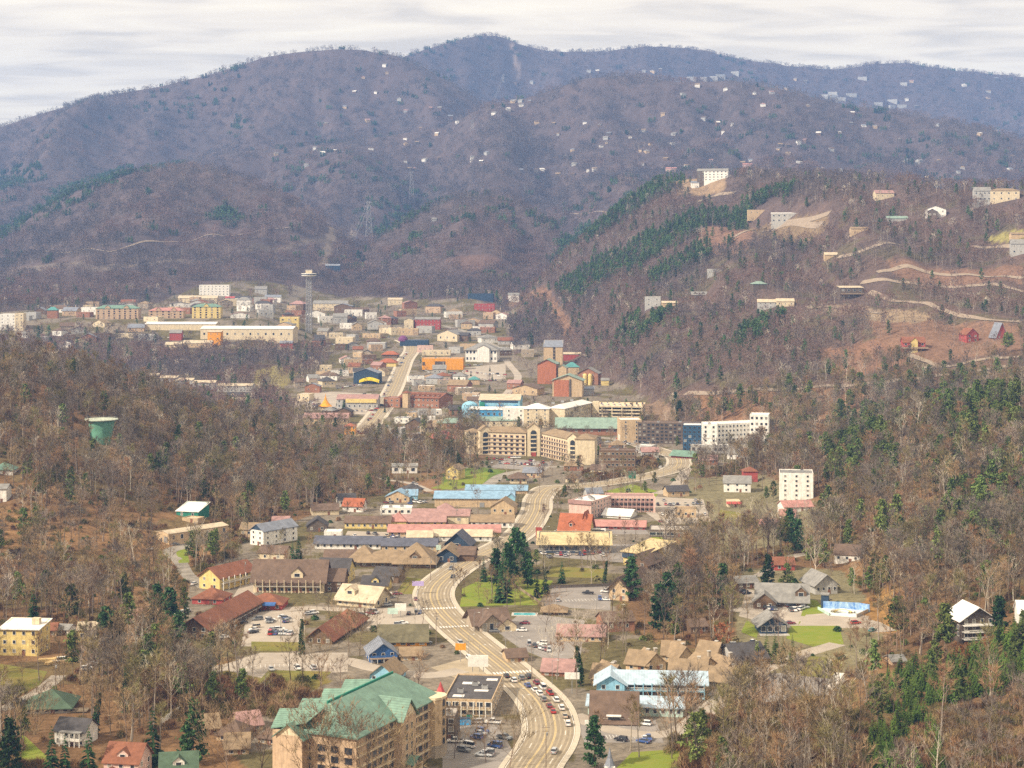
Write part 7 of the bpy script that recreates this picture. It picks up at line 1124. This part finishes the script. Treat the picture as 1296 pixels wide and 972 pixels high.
EVER = [wpoly(p) for p in [
 [(0, 290), (60, 250), (120, 222), (180, 205), (230, 203), (235, 212), (190, 217), (130, 240), (60, 278), (0, 306)],
 [(0, 215), (50, 210), (62, 228), (10, 248), (0, 246)], [(262, 280), (285, 252), (320, 280), (290, 290)],
 [(470, 292), (520, 262), (590, 240), (595, 248), (540, 268), (490, 298)],
 [(700, 372), (760, 330), (830, 293), (900, 283), (880, 300), (840, 322), (780, 352), (735, 385)],
 [(815, 358), (860, 330), (930, 290), (985, 262), (990, 270), (940, 298), (870, 345), (830, 366)],
 [(730, 290), (800, 245), (850, 222), (870, 240), (800, 275), (740, 312), (700, 330)],
 [(905, 445), (950, 415), (1000, 388), (1000, 402), (960, 430), (920, 450)],
 [(775, 440), (790, 415), (850, 390), (860, 400), (800, 445)], [(840, 300), (900, 270), (1000, 238), (1010, 246), (900, 290)],
 [(1100, 880), (1200, 830), (1300, 790), (1300, 855), (1230, 872), (1180, 890), (1120, 905)],
 [(1080, 972), (1100, 925), (1150, 905), (1180, 930), (1190, 985), (1080, 990)],
 [(1040, 610), (1060, 535), (1110, 525), (1130, 590), (1080, 620)], [(1140, 545), (1200, 500), (1296, 505), (1296, 560), (1200, 580)],
 [(1180, 690), (1220, 620), (1296, 590), (1296, 640), (1230, 690)], [(280, 150), (310, 140), (320, 165), (290, 170)]]]
def evergreen(x, y):
    m = np.zeros(np.shape(x), bool)
    for p in EVER: m |= inpoly(x, y, p)
    return m
def sample(y0, y1, dens, u0=-120, u1=1420):
    """Random ground points between two distances, one per dens square metres."""
    area = (u1 - u0) / F * (y1 * y1 - y0 * y0) / 2; n = int(area / dens)
    y = np.sqrt(RNG.uniform(y0 * y0, y1 * y1, n)); u_ = RNG.uniform(u0, u1, n); return (u_ - PX0) * y / F, y
BLOCK = globals().get('BLOCK', [])      # (x, y, radius) of what stands on the ground
ROADPTS = globals().get('ROADPTS', [])  # (x, y, half width)
def free(x, y, extra=0):
    """True where neither a building nor a road is."""
    ok = np.ones(len(x), bool)
    if not BLOCK and not ROADPTS: return ok
    A = np.array(list(BLOCK) + list(ROADPTS)); cell = 40; d = {}
    for a in A:
        for i in range(int((a[0] - a[2] - 8) // cell), int((a[0] + a[2] + 8) // cell) + 1):
            for j in range(int((a[1] - a[2] - 8) // cell), int((a[1] + a[2] + 8) // cell) + 1): d.setdefault((i, j), []).append(a)
    for k in range(len(x)):
        for a in d.get((int(x[k] // cell), int(y[k] // cell)), ()):
            if (x[k] - a[0]) ** 2 + (y[k] - a[1]) ** 2 < (a[2] + extra) ** 2: ok[k] = False; break
    return ok
def hidden_cols(x, y, top):
    """True where nearer ground hides the top of something standing at (x, y)."""
    u_ = np.clip(((PX0 + x * F / y - UC[0]) / du).astype(int), 0, len(UC) - 1); j = np.searchsorted(YR, y)
    run = np.maximum.accumulate((ZZ - HC) / YR[:, None], axis=0); jj = np.clip(j - 2, 0, len(YR) - 1)
    return (top - HC) / y < run[jj, u_] - 1e-4
def opens(x, y): return inpoly(x, y, rightyard) | inpoly(x, y, town) | inpoly(x, y, lodge) | inpoly(x, y, leftyard)
def tree_root(kind, TC, label, cat):
    r = thing(kind, label, cat); a = TC[0].obj('trunk', r); b = TC[1].obj('crown', r); KIDS[r.name] = [a, b]; return r
# ------------------------------------------------------------------ single trees of the valley floor
P_BIG = pine(260, 20, 5.2, 15, .08, 'spruce', 120, 1.15); SPR = [spruce(270, 16, 3.4), spruce(271, 13, 3.2)]; CED = spruce(280, 12, 2.4, 'pine', 15); IVYT = bare(290, 19, 4, ivy=True, tw=6); OAK = bare(291, 14, 8.5, limbs=18, br=7, tw=8, start=.22, tw_w=.06); SYC = bare(292, 17, 8, limbs=16, br=6, tw=4, start=.25, bark='pale', twig='pale', tw_w=.05); REDL = bare(293, 9, 4, limbs=12, br=5, tw=9, start=.15, twig='redt', tw_w=.22); BLUES = spruce(294, 11, 3.2, 'bluespruce') if 'bluespruce' in MT else spruce(294, 11, 3.2); ROUND = (SPR[0][0], shrub(296, 'spruce', 5.5, 8, 700, False))
ROOT = {}
def solo(kind, TC, px, py, s, lab, cat='tree', sz=None, skip=0):
    key = (kind, id(TC)); g = G(px, py, skip)
    if key not in ROOT: r = tree_root(kind, TC, lab, cat); ROOT[key] = r; r.location = g; r.scale = (s, s, sz or s); r.rotation_euler = (0, 0, px * .7)
    else: r = copy_thing(ROOT[key], g, px * .7, s, lab, None, sz or s)
    r['label'] = lab; BLOCK.append((g.x, g.y, 3.5)); return r
for a, b, s, lab in [(42, 782, .95, 'dark pyramid spruce behind the yellow townhouse'), (193, 968, 1.25, 'tall dark spruce between two gabled houses at bottom'), (112, 985, 1.05, 'spruce right of the white porch house'), (65, 990, 1.1, 'dense dark spruce at the bottom left corner'), (82, 988, .9, 'brighter spruce just right of the corner spruce'), (378, 712, .95, 'dark conifer beside the brown inn roof'), (370, 715, .8, 'ragged conifer left of the dark inn conifer'), (637, 762, 1.6, 'tall feathery dark conifer on the grass bend'), (612, 736, .8, 'round dark evergreen at the left of the grass bend'), (680, 756, .75, 'left small spruce of the pair on the lot bank'), (690, 752, .8, 'right small spruce of the pair on the lot bank'), (711, 738, .75, 'single small spruce on the yellow shop lawn'), (604, 582, .55, 'small spruce left of the cream V hotel'), (697, 578, .8, 'dark evergreen before the right hotel wing'), (487, 522, .5, 'tiny spruce at the downtown street foot'), (435, 517, .7, 'blue dark spruce beside the yellow fascia hall'), (427, 514, .55, 'slim spruce left of the blue dark one'), (560, 470, .4, 'small dark bush tree before the orange theatre'), (620, 470, .5, 'upper conifer in the pale downtown lot'), (623, 482, .6, 'lower conifer in the pale downtown lot'), (596, 476, .45, 'green bush tree beside the teal shop'), (710, 475, .9, 'dark conifer between the two terracotta lodges'), (700, 492, .8, 'dark conifer group left of the nearest terracotta lodge'), (1145, 292, 1.0, 'dark evergreen before the long hill house'), (1152, 290, .9, 'second dark evergreen right of it on the hill'), (448, 392, 1.0, 'round dark evergreen above the convention hall')]: solo('spruce_tree', SPR[0], a, b, s, lab, skip=1300 if b < 530 else 0)
for a, b, s, lab in [(652, 730, 1.2, 'big broad dark pine beside the highway straight'), (660, 722, .95, 'second dark pine behind the big broad one'), (643, 746, 1.1, 'dark pine between the feathery conifer and the broad pine'), (628, 742, .9, 'dark pine right of the round evergreen on the bend'), (668, 744, .85, 'lower right dark pine of the bend group'), (245, 968, 1, 'loose pine beside the grey green roofed house'), (12, 985, .9, 'pine in the very bottom left corner'), (134, 840, 1.1, 'large olive green pine right of lumber stacks'), (148, 836, .95, 'second olive pine joined to the large one'), (199, 800, 1.0, 'tall loose pine beside the chalet motel'), (215, 812, 1.1, 'leaning green pine in front of chalet gable'), (226, 842, 1, 'lower green pine at the kudzu edge'), (972, 748, .85, 'dense dark green magnolia like tree by the lodge'), (1265, 810, .85, 'yellow green pine beside the white roofed slope house'), (860, 535, 1.0, 'green pine above the white modern hotel'), (855, 520, .9, 'upper green pine on the road bank'), (920, 560, .9, 'single green pine standing before the white modern hotel front'), (752, 972, .8, 'dark pine at the bottom right of the highway'), (1010, 700, .9, 'dark pine left of white sycamore'), (1000, 690, 1, 'olive pine below the white apartments'), (800, 760, 1, 'green pine before the brown timber motel'), (845, 790, 1.1, 'green pine in the wood right of the motel'), (835, 800, 1, 'dark ragged pine in the wood right of lot'), (915, 770, 1.0, 'green pine on the lodge yard edge')]: solo('pine_tree', P_BIG, a, b, s, lab)
for i, (a, b) in enumerate([(958, 838), (970, 836), (981, 840), (991, 838), (1003, 840)]): solo('cedar_tree', CED, a, b, .9 + .08 * (i % 3), ['smallest dark cedar at the left of the lawn row', 'second dark cedar from the left in lawn row', 'middle dark cedar of the lawn row', 'fourth dark cedar from the left in lawn row', 'rightmost dark cedar of the lawn row'][i])
for a, b, s, lab in [(382, 828, 1.0, 'ivy wrapped bare tree standing beside the big car park'), (765, 738, .8, 'leaning ivy covered trunk on the shop bank'), (157, 902, 1.1, 'wide bare tree with ivy trunk in the lower left wood'), (735, 868, 1.1, 'ivy footed tree above the brick bank'), (870, 700, .9, 'ivy tree right of the yellow shop wing'), (120, 930, 1, 'ivy dark trunk behind the white porch house')]: solo('ivy_tree', IVYT, a, b, s, lab)
for a, b, s, lab in [(406, 870, 1.0, 'broad low bare oak on the dry grass'), (455, 830, 1.1, 'large bare tree left of the blue house'), (442, 826, 1.0, 'bare tree beside the rust roofed restaurant'), (502, 768, 1.0, 'bare tree beside the tan restaurant car park'), (25, 965, 1.0, 'broad bare tree beside the bottom left grass'), (140, 930, 1.1, 'broad bare tree right of the white porch house'), (185, 912, 1.0, 'broad bare tree at the foot of white board fence'), (255, 955, 1.0, 'broad bare tree left of the brown cabins'), (45, 930, .9, 'broad bare tree below the round bungalow'), (645, 972, 1.0, 'bare twiggy tree on the lower highway verge'), (575, 960, .9, 'bare tree in the hotel rear car park'), (615, 965, .8, 'small bare tree right of the hotel rear lot'), (425, 1010, 1.5, 'bare tree rising before the green hotel end wall'), (462, 1012, 1.45, 'bare tree rising before the green hotel front'), (392, 1006, 1.35, 'bare tree left of the hotel end wall'), (500, 1022, 1.35, 'bare tree before the hotel balconies'), (330, 985, 1.4, 'wide bare tree in front of the near hotel wing'), (290, 990, 1.3, 'wide bare tree at bottom left of the hotel'), (690, 800, .9, 'bare tree beside the white sycamore at the motel'), (765, 725, .9, 'large bare tree before the yellow roofed shops'), (655, 640, .7, 'thin bare street tree beside blue roof'), (850, 960, 1.2, 'wide bare tree right of the bank lot'), (720, 600, .8, 'bare tree in front of hotel end wall'), (1080, 960, 1.2, 'spreading bare tree in the lower right brush'), (950, 950, 1.1, 'wide bare tree in the foreground brush'), (1010, 960, 1.2, 'forked bare tree at bottom right of centre')]: solo('oak_tree', OAK, a, b, s, lab)
for a, b, s, lab in [(1032, 728, 1.0, 'white sycamore spreading beside the grey gabled house'), (725, 845, 1.1, 'white barked sycamore between motel and cabins'), (697, 845, .9, 'tall pale trunked sycamore at the highway edge'), (340, 620, .8, 'pale spreading sycamore on the left wood edge'), (925, 700, .85, 'pale bare sycamore behind bare woods centre right'), (980, 670, .8, 'thin pale sycamore before the pink roofed houses'), (1215, 398, .8, 'white snag tree beside the hill switchback'), (1090, 480, .9, 'pale tall snag on the long hill road'), (1020, 350, .8, 'white blossomed bare tree on upper hill')]: solo('sycamore_tree', SYC, a, b, s, lab)
for a, b, s, lab in [(915, 820, 1.0, 'rust orange leafed tree above the tan cabins'), (1215, 850, 1.0, 'rust orange leafed tree below the white roofed house'), (1250, 828, .7, 'small orange leafed shrub tree under the slope house'), (458, 650, .7, 'yellow brown leafed tree at the wood foot')]: solo('beech_tree', REDL, a, b, s, lab)
# bushes and hedges of the town, one by one
BUSH = {c: shrub(620 + i, c, 1.5, 1.7, 130, False).mesh('foliage') for i, c in enumerate(('spruce', 'pine', 'olive', 'rustt'))}
bx_, by_ = sample(560, 1420, 420, 200, 1110); k = inpoly(bx_, by_, town) | inpoly(bx_, by_, lodge); bx_, by_ = bx_[k], by_[k]; k = free(bx_, by_, .5); bx_, by_ = bx_[k][:230], by_[k][:230]
for a, b in zip(bx_, by_):
    c = random.choice(['spruce', 'spruce', 'pine', 'olive', 'rustt']); s_ = random.uniform(.6, 1.5); o = link('shrub', BUSH[c], None, (a, b, float(gz(a, b)) - .1), random.uniform(0, 6)); o.scale = (s_, s_, s_ * random.uniform(.8, 1.1)); tag(o, 'x', 'shrub', 'shrubs between the buildings'); SMALL.append((o, dict(spruce='dark green shrub', pine='mid green shrub', olive='olive shrub', rustt='rusty brown shrub')[c]))
# kudzu mass: vine-hung brown shrubs
KZ = [shrub(600 + i, ['brush', 'tbrush', 'obrush', 'brush'][i], 3.4, 3.4, 420) for i in range(4)]
kx = []
for pp, dens in [([(150, 850), (225, 835), (290, 870), (400, 868), (430, 890), (340, 910), (240, 912), (160, 900)], 16), ([(252, 725), (264, 690), (295, 642), (310, 650), (300, 700)], 14), ([(260, 690), (270, 640), (300, 640), (312, 690), (290, 712)], 12), ([(735, 600), (760, 588), (825, 580), (835, 592), (780, 605), (745, 612)], 14), ([(900, 980), (960, 900), (1100, 880), (1110, 980)], 12), ([(1110, 980), (1180, 900), (1300, 880), (1300, 990)], 12), ([(60, 980), (0, 930), (0, 985)], 12), ([(870, 972), (900, 890), (960, 880), (930, 980)], 14)]:
    wp = wpoly(pp); xs = [p[0] for p in wp]; ys = [p[1] for p in wp]; n = int((max(xs) - min(xs)) * (max(ys) - min(ys)) / dens); a = RNG.uniform(min(xs), max(xs), n); b = RNG.uniform(min(ys), max(ys), n); m = inpoly(a, b, wp); a, b = a[m], b[m]; m = free(a, b, 1.5); kx += list(zip(a[m], b[m]))
kx = np.array(kx); scatter('brush', [proto('vine_form', k) for k in KZ], np.stack([kx[:, 0], kx[:, 1], gz(kx[:, 0], kx[:, 1]) - .3], -1), RNG.integers(0, 4, len(kx)).astype(np.int32), RNG.uniform(0, 6.28, len(kx)), RNG.uniform(.6, 1.3, len(kx)))
B_NEAR = [bare(100 + i, h=[19, 20, 22, 18, 22, 20][i], spread=[3.8, 4.6, 3.2, 4.2, 3.0, 5][i], start=[.35, .45, .5, .3, .55, .4][i], twig=['twig', 'greyt', 'olive', 'twig', 'rustt', 'greyt'][i], bark=['bark', 'bark', 'farb', 'bark', 'farb', 'bark'][i], tw=8, br=5, tw_w=.055) for i in range(6)]
B_PALE = [bare(150 + i, h=19, spread=4.2 + i, start=.4, bark='pale', twig='pale', limbs=11, br=4, tw=3, tw_w=.045) for i in range(2)]
P_NEAR = [pine(200 + i, h=[17, 15, 19][i], spread=[3.4, 4.2, 3.8][i], start=[.3, .2, .4][i], nl=70) for i in range(3)]
S_NEAR = [spruce(230 + i, h=[15, 12][i], spread=[3.3, 2.6][i]) for i in range(2)]
fb = lambda s, tw='midt', bk='farb': bare(s, h=17, spread=4.2, limbs=9, br=3, tw=6, start=.35, bark=bk, twig=tw, tw_w=.13)
ff = lambda s, tw='fart': bare(s, h=17, spread=4.6, limbs=8, br=2, tw=6, start=.15, bark='farb', twig=tw, tw_w=.26)
pf = lambda s: pine(s, h=16, spread=3.6, whorls=8, nl=30, ls=1.5, start=.15, mt='farp')
M_NEAR = [proto('bare_tree_form', one(p)) for p in B_NEAR + B_PALE]; MP_NEAR = [proto('pine_form', one(p)) for p in P_NEAR]
M_MID = [proto('mid_tree_form', one(fb(300 + i))) for i in range(4)] + [proto('mid_dark_form', one(fb(310 + i, 'fard'))) for i in range(2)] + [proto('mid_red_form', one(fb(314 + i, 'farr'))) for i in range(2)] + [proto('mid_pale_form', one(fb(318, 'pale', 'pale')))]; MP_MID = [proto('mid_pine_form', one(pf(330 + i))) for i in range(3)]
M_FAR = [proto('tree_clump', clump(400 + i, ff, 6, 14)) for i in range(3)] + [proto('dark_clump', clump(410 + i, lambda s: ff(s, 'fard'), 6, 14)) for i in range(2)] + [proto('red_clump', clump(414 + i, lambda s: ff(s, 'farr'), 6, 14)) for i in range(2)]; MP_FAR = [proto('pine_clump', clump(430 + i, lambda s: pine(s, h=15, spread=3.8, whorls=6, nl=20, ls=1.8, start=.1, mt='farp'), 7, 12)) for i in range(2)]
BR = [proto('brush_form', shrub(500 + i, ['brush', 'obrush', 'tbrush'][i], 2.2, 2.2, 150)) for i in range(3)] + [proto('green_brush_form', shrub(510, 'pine', 1.6, 1.8, 110, False))]
def place_mask(x, y, keep_open):
    op = opens(x, y); return (~op | (RNG.random(len(x)) < keep_open))
# near forest: the individual trees
x, y = sample(475, 1650, 62); k = place_mask(x, y, .34); x, y = x[k], y[k]; k = free(x, y, 2.5); x, y = x[k], y[k]
z = gz(x, y); ev = evergreen(x, y); U_ = pix(x, y, z)[0]; V_ = pix(x, y, z)[1]; pr = np.where(ev, .72, np.where((U_ > 1000) & (V_ < 720), .22, .07 + .08 * (x > 200))); isp = RNG.random(len(x)) < pr; pf_ = np.zeros(len(x), bool)
for q in pinefarm: pf_ |= inpoly(x, y, q)
pf_ &= True; low = (y < 548) & (pix(x, y, z)[0] < 880); thin = ((U_ < 225) & (V_ > 640) & (V_ < 765) & (RNG.random(len(x)) < .6)) | ((U_ > 1070) & (y < 640) & (RNG.random(len(x)) < .7)); k = ~low & ~thin & (~pf_ | (RNG.random(len(x)) < .12)); x, y, z, ev, isp = x[k], y[k], z[k], ev[k], isp[k]
px_, py_ = pix(x, y, z); size = RNG.uniform(.72, 1.22, len(x)); size = np.where(opens(x, y), size * .7, size); size = np.where((px_ > 350) & (px_ < 530) & (y > 1120), size * .68, size); rot = RNG.uniform(0, 6.28, len(x))
vis = (px_ > 4) & (px_ < 1292) & (pix(x, y, z + 17 * size)[1] < 955) & ~hidden_cols(x, y, z + 17 * size)
order = np.argsort(-size / y * (1 + .25 * RNG.random(len(x))))
sel_b = [i for i in order if vis[i] and not isp[i]][:285]; sel_p = [i for i in order if vis[i] and isp[i]][:230]
used = np.zeros(len(x), bool); used[sel_b] = True; used[sel_p] = True
def group_roots(kind, TCs, cat): return [tree_root(kind, t, 'x', cat) for t in TCs]
LABELLED = []
def put_trees(roots, sel, cls, group, words):
    first = [True] * len(roots)
    for i in sel:
        k = cls[i]; r = roots[k]; loc = (x[i], y[i], z[i]); s = float(size[i])
        if first[k]: r.location = loc; r.rotation_euler = (0, 0, rot[i]); r.scale = (s, s, s); o = r; first[k] = False
        else: o = copy_thing(r, loc, float(rot[i]), s)
        o['group'] = group; LABELLED.append((o, words[k]))
    for k, r in enumerate(roots):
        if first[k]:
            for c in list(r.children): bpy.data.objects.remove(c)
            bpy.data.objects.remove(r)
cls_b = np.where(RNG.random(len(x)) < .14, RNG.integers(6, 8, len(x)), np.clip((fbm(x / 45, y / 45, 71, 3) - .25) / .5 * 6 + RNG.normal(0, 1.6, len(x)), 0, 5.99).astype(int)); cls_p = RNG.integers(0, 3, len(x))
put_trees(group_roots('bare_tree', B_NEAR + B_PALE, 'tree'), sel_b, cls_b, 'bare winter trees of the near woods',
          ['bare tan-brown tree', 'dark bare tree', 'slender olive bare tree', 'rust toned bare tree', 'thin high-crowned bare tree', 'broad grey bare tree', 'bare pale-barked tree', 'wide bare white-barked tree'])
put_trees(group_roots('pine_tree', P_NEAR, 'tree'), sel_p, cls_p, 'green pines among the near woods', ['green pine', 'broad green pine', 'tall green pine'])
def merge_pts(*ls): return [np.concatenate(q) for q in zip(*ls)]
m = ~used & ~isp; scatter('bare_woods', M_NEAR, np.stack([x, y, z], -1)[m], cls_b[m].astype(np.int32), rot[m], size[m])
m = ~used & isp; scatter('pine_woods', MP_NEAR, np.stack([x, y, z], -1)[m], cls_p[m].astype(np.int32), rot[m], size[m])
# brush on the near slopes
xb, yb = sample(475, 1500, 40); k = place_mask(xb, yb, .02); xb, yb = xb[k], yb[k]; k = free(xb, yb, 1.5); xb, yb = xb[k], yb[k]; zb = gz(xb, yb)
kb = np.where(RNG.random(len(xb)) < .1, 3, RNG.integers(0, 3, len(xb)))
scatter('undergrowth', BR, np.stack([xb, yb, zb - .2], -1), kb.astype(np.int32), RNG.uniform(0, 6.28, len(xb)), RNG.uniform(.5, 1.2, len(xb)))
# young pine plantation on the right slope
YP = [proto('young_pine_form', one(spruce(540 + i, 8, 2.1, 'young', 11))) for i in range(2)]; yy_ = []
for pp in [[(1120, 905), (1180, 850), (1240, 825), (1300, 800), (1300, 872), (1240, 885), (1180, 895)], [(1080, 985), (1110, 920), (1165, 905), (1190, 940), (1195, 985)], [(1180, 860), (1130, 880), (1100, 880), (1150, 850)]]:
    wp = wpoly(pp); xs = [p[0] for p in wp]; ys = [p[1] for p in wp]; n = int((max(xs) - min(xs)) * (max(ys) - min(ys)) / 11); a = RNG.uniform(min(xs), max(xs), n); b = RNG.uniform(min(ys), max(ys), n); m = inpoly(a, b, wp) & (fbm(a / 9, b / 9, 70, 2) > .36); yy_ += list(zip(a[m], b[m]))
yy_ = np.array(yy_); scatter('young_pine_thicket', YP, np.stack([yy_[:, 0], yy_[:, 1], gz(yy_[:, 0], yy_[:, 1])], -1), RNG.integers(0, 2, len(yy_)).astype(np.int32), RNG.uniform(0, 6.28, len(yy_)), RNG.uniform(.55, 1.25, len(yy_)))
# middle distance
x2, y2 = sample(1650, 3100, 58); k = place_mask(x2, y2, .22); x2, y2 = x2[k], y2[k]; k = free(x2, y2, 3); x2, y2 = x2[k], y2[k]; z2 = gz(x2, y2)
xe, ye = sample(1650, 3100, 120); m = evergreen(xe, ye); xe, ye = xe[m], ye[m]; m = free(xe, ye, 3); x2 = np.concatenate([x2, xe[m]]); y2 = np.concatenate([y2, ye[m]]); z2 = gz(x2, y2)
sl = np.zeros(len(x2), bool)
for poly, c in SOIL: sl |= inpoly(x2, y2, poly)
k = ~sl | (RNG.random(len(x2)) < .22); x2, y2, z2 = x2[k], y2[k], z2[k]
e2 = RNG.random(len(x2)) < np.where(evergreen(x2, y2), .8, .06); s2 = RNG.uniform(.7, 1.1, len(x2)) + 0; s2 = np.where(opens(x2, y2), s2 * .6, s2); r2 = RNG.uniform(0, 6.28, len(x2))
P2 = np.stack([x2, y2, z2], -1)
def tone(x, y, sc, seed):
    n = fbm(x / sc, y / sc, seed, 4) + RNG.normal(0, .05, len(x)); return n
n2 = tone(x2, y2, 120, 61); i2 = np.where(n2 < .42, RNG.integers(4, 6, len(x2)), np.where(n2 > .57, RNG.integers(6, 8, len(x2)), RNG.integers(0, 4, len(x2)))); i2 = np.where(RNG.random(len(x2)) < .05, 8, i2)
scatter('hillside_bare_woods', M_MID, P2[~e2], i2[~e2].astype(np.int32), r2[~e2], s2[~e2])
scatter('hillside_pine_woods', MP_MID, P2[e2], RNG.integers(0, 3, e2.sum()).astype(np.int32), r2[e2], s2[e2])
# far mountains: clumps
x3, y3 = sample(3100, 5200, 380); x4, y4 = sample(5200, 9300, 700); x3 = np.concatenate([x3, x4]); y3 = np.concatenate([y3, y4]); k = place_mask(x3, y3, .25); x3, y3 = x3[k], y3[k]; k = free(x3, y3, 6); x3, y3 = x3[k], y3[k]; z3 = gz(x3, y3)
k = ~hidden_cols(x3, y3, z3 + 30); x3, y3, z3 = x3[k], y3[k], z3[k]
strip = np.zeros(len(x3), bool)
for poly, c in SOIL: strip |= inpoly(x3, y3, poly)
x3, y3, z3 = x3[~strip], y3[~strip], z3[~strip]
e3 = RNG.random(len(x3)) < np.where(evergreen(x3, y3), .9, .015 + .22 * (fbm(x3 / 300, y3 / 300, 50, 3) > .62)); s3 = RNG.uniform(.75, 1.15, len(x3)); r3 = RNG.uniform(0, 6.28, len(x3)); P3 = np.stack([x3, y3, z3], -1)
n3_ = tone(x3, y3, 260, 62) + np.where(y3 < 4600, .03, -.07); i3 = np.where(n3_ < .43, RNG.integers(3, 5, len(x3)), np.where(n3_ > .55, RNG.integers(5, 7, len(x3)), RNG.integers(0, 3, len(x3))))
scatter('mountain_bare_woods', M_FAR, P3[~e3], i3[~e3].astype(np.int32), r3[~e3], s3[~e3])
scatter('mountain_pine_woods', MP_FAR, P3[e3], RNG.integers(0, 2, e3.sum()).astype(np.int32), r3[e3], s3[e3])
print('TREES', len(x), len(xb), len(x2), len(x3))
for o, w in LABELLED: o['label'] = w
# ------------------------------------------------------------------ labels that tell repeats apart by what stands next to them
LM = [('the green water tank', 128, 545), ('the tan warehouse', 215, 672), ('the yellow townhouse', 24, 810), ('the round bungalow', 60, 895), ('the chalet motel', 270, 785), ('the brown inn', 365, 735), ('the slate roofed narrow house', 325, 670), ('the big car park', 350, 797), ('the ivy wrapped tree', 382, 800), ('the blue house', 485, 825), ('the green roofed hotel', 500, 920), ('the tan restaurant', 490, 705), ('the blue roofed store', 600, 632), ('the grass bend', 630, 750), ('the motel office', 622, 785), ('the yellow shop row', 727, 690), ('the pale pink hotel', 738, 640), ('the cream V hotel', 670, 560), ('the white modern hotel', 910, 545), ('the parking garage', 765, 515), ('the blue aquarium', 632, 512), ('the brick village', 530, 505), ('the orange theatre', 556, 462), ('the red hotel', 535, 410), ('the convention hall', 300, 420), ('the observation tower', 391, 385), ('the green roofed far hotels', 200, 395), ('the condominium row', 250, 485), ('the navy attraction', 463, 478), ('the terracotta lodges', 710, 485), ('the pillared hall', 609, 450), ('the pale blue motel', 836, 868), ('the brick bank', 777, 905), ('the grey lodge', 990, 755), ('the navy pavilion', 979, 792), ('the wave pool', 1066, 768), ('the white roofed slope house', 1238, 790), ('the white sycamore', 1032, 705), ('the white apartments', 1008, 615), ('the tan cabins', 850, 850), ('the white porch house', 88, 930), ('the brown timber motel', 788, 740), ('the log cabin on the hill', 1157, 437), ('the A frame cabin', 1268, 420), ('the crest hotel', 906, 222), ('the cable tower', 467, 280), ('the cleared mountain strip', 655, 75), ('the mountain peak', 628, 40), ('the big cream mansion', 1265, 246), ('the grey modern hill house', 993, 274), ('the left edge of the picture', 5, 540), ('the left edge below the hill', 5, 700), ('the right edge above the woods', 1290, 560), ('the right edge below the slope house', 1290, 880), ('the lower right corner', 1290, 960), ('the lower left corner', 5, 960), ('the white end trailer', 1050, 868), ('the lower picture edge', 1000, 965), ('the right edge of the ridge', 1290, 200), ('the pink valley head house', 850, 215), ('the earth bank', 640, 375), ('the old dark motel', 781, 580), ('the long hill road', 1000, 494)]
def where(o):
    p = o.matrix_world.translation if False else o.location; a, b = pix(p.x, p.y, p.z + 3); k = min(range(len(LM)), key=lambda i: math.hypot(LM[i][1] - a, LM[i][2] - b)); dx, dy = a - LM[k][1], b - LM[k][2]
    if abs(dx) > 1.6 * abs(dy): r = 'left of' if dx < 0 else 'right of'
    elif abs(dy) > 1.6 * abs(dx): r = 'behind' if dy < 0 else 'in front of'
    else: r = ('upper ' if dy < 0 else 'lower ') + ('left of' if dx < 0 else 'right of')
    return k, r, math.hypot(dx, dy)
ORD = ['nearest', 'second nearest', 'third nearest', 'fourth nearest', 'fifth nearest', 'sixth nearest', 'seventh nearest', 'eighth nearest', 'ninth nearest', 'tenth nearest', 'eleventh nearest', 'twelfth nearest', 'thirteenth nearest', 'fourteenth nearest', 'fifteenth nearest', 'sixteenth nearest']
bag = {}
for o, word in LABELLED + SMALL + MS + CARS: k, r, dist = where(o); bag.setdefault((word, k, r), []).append((dist, o))
for (word, k, r), L_ in bag.items():
    L_.sort(key=lambda q: q[0])
    for i, (dist, o) in enumerate(L_):
        side = {'left of': 'on its left', 'right of': 'on its right', 'behind': 'behind it', 'in front of': 'before it', 'upper left of': 'at upper left', 'upper right of': 'at upper right', 'lower left of': 'at lower left', 'lower right of': 'at lower right'}[r]
        o['label'] = f'{word} {r.replace("upper", "up").replace("lower", "down")} {LM[k][0]}' if len(L_) == 1 else f'{word} {ORD[min(i, 15)]} {LM[k][0]}, {side}'
        if len(o['label'].split()) > 16: o['label'] = o['label'].replace(' shop with', ' shop,').replace(' house with', ' house,').replace(' walls', '')
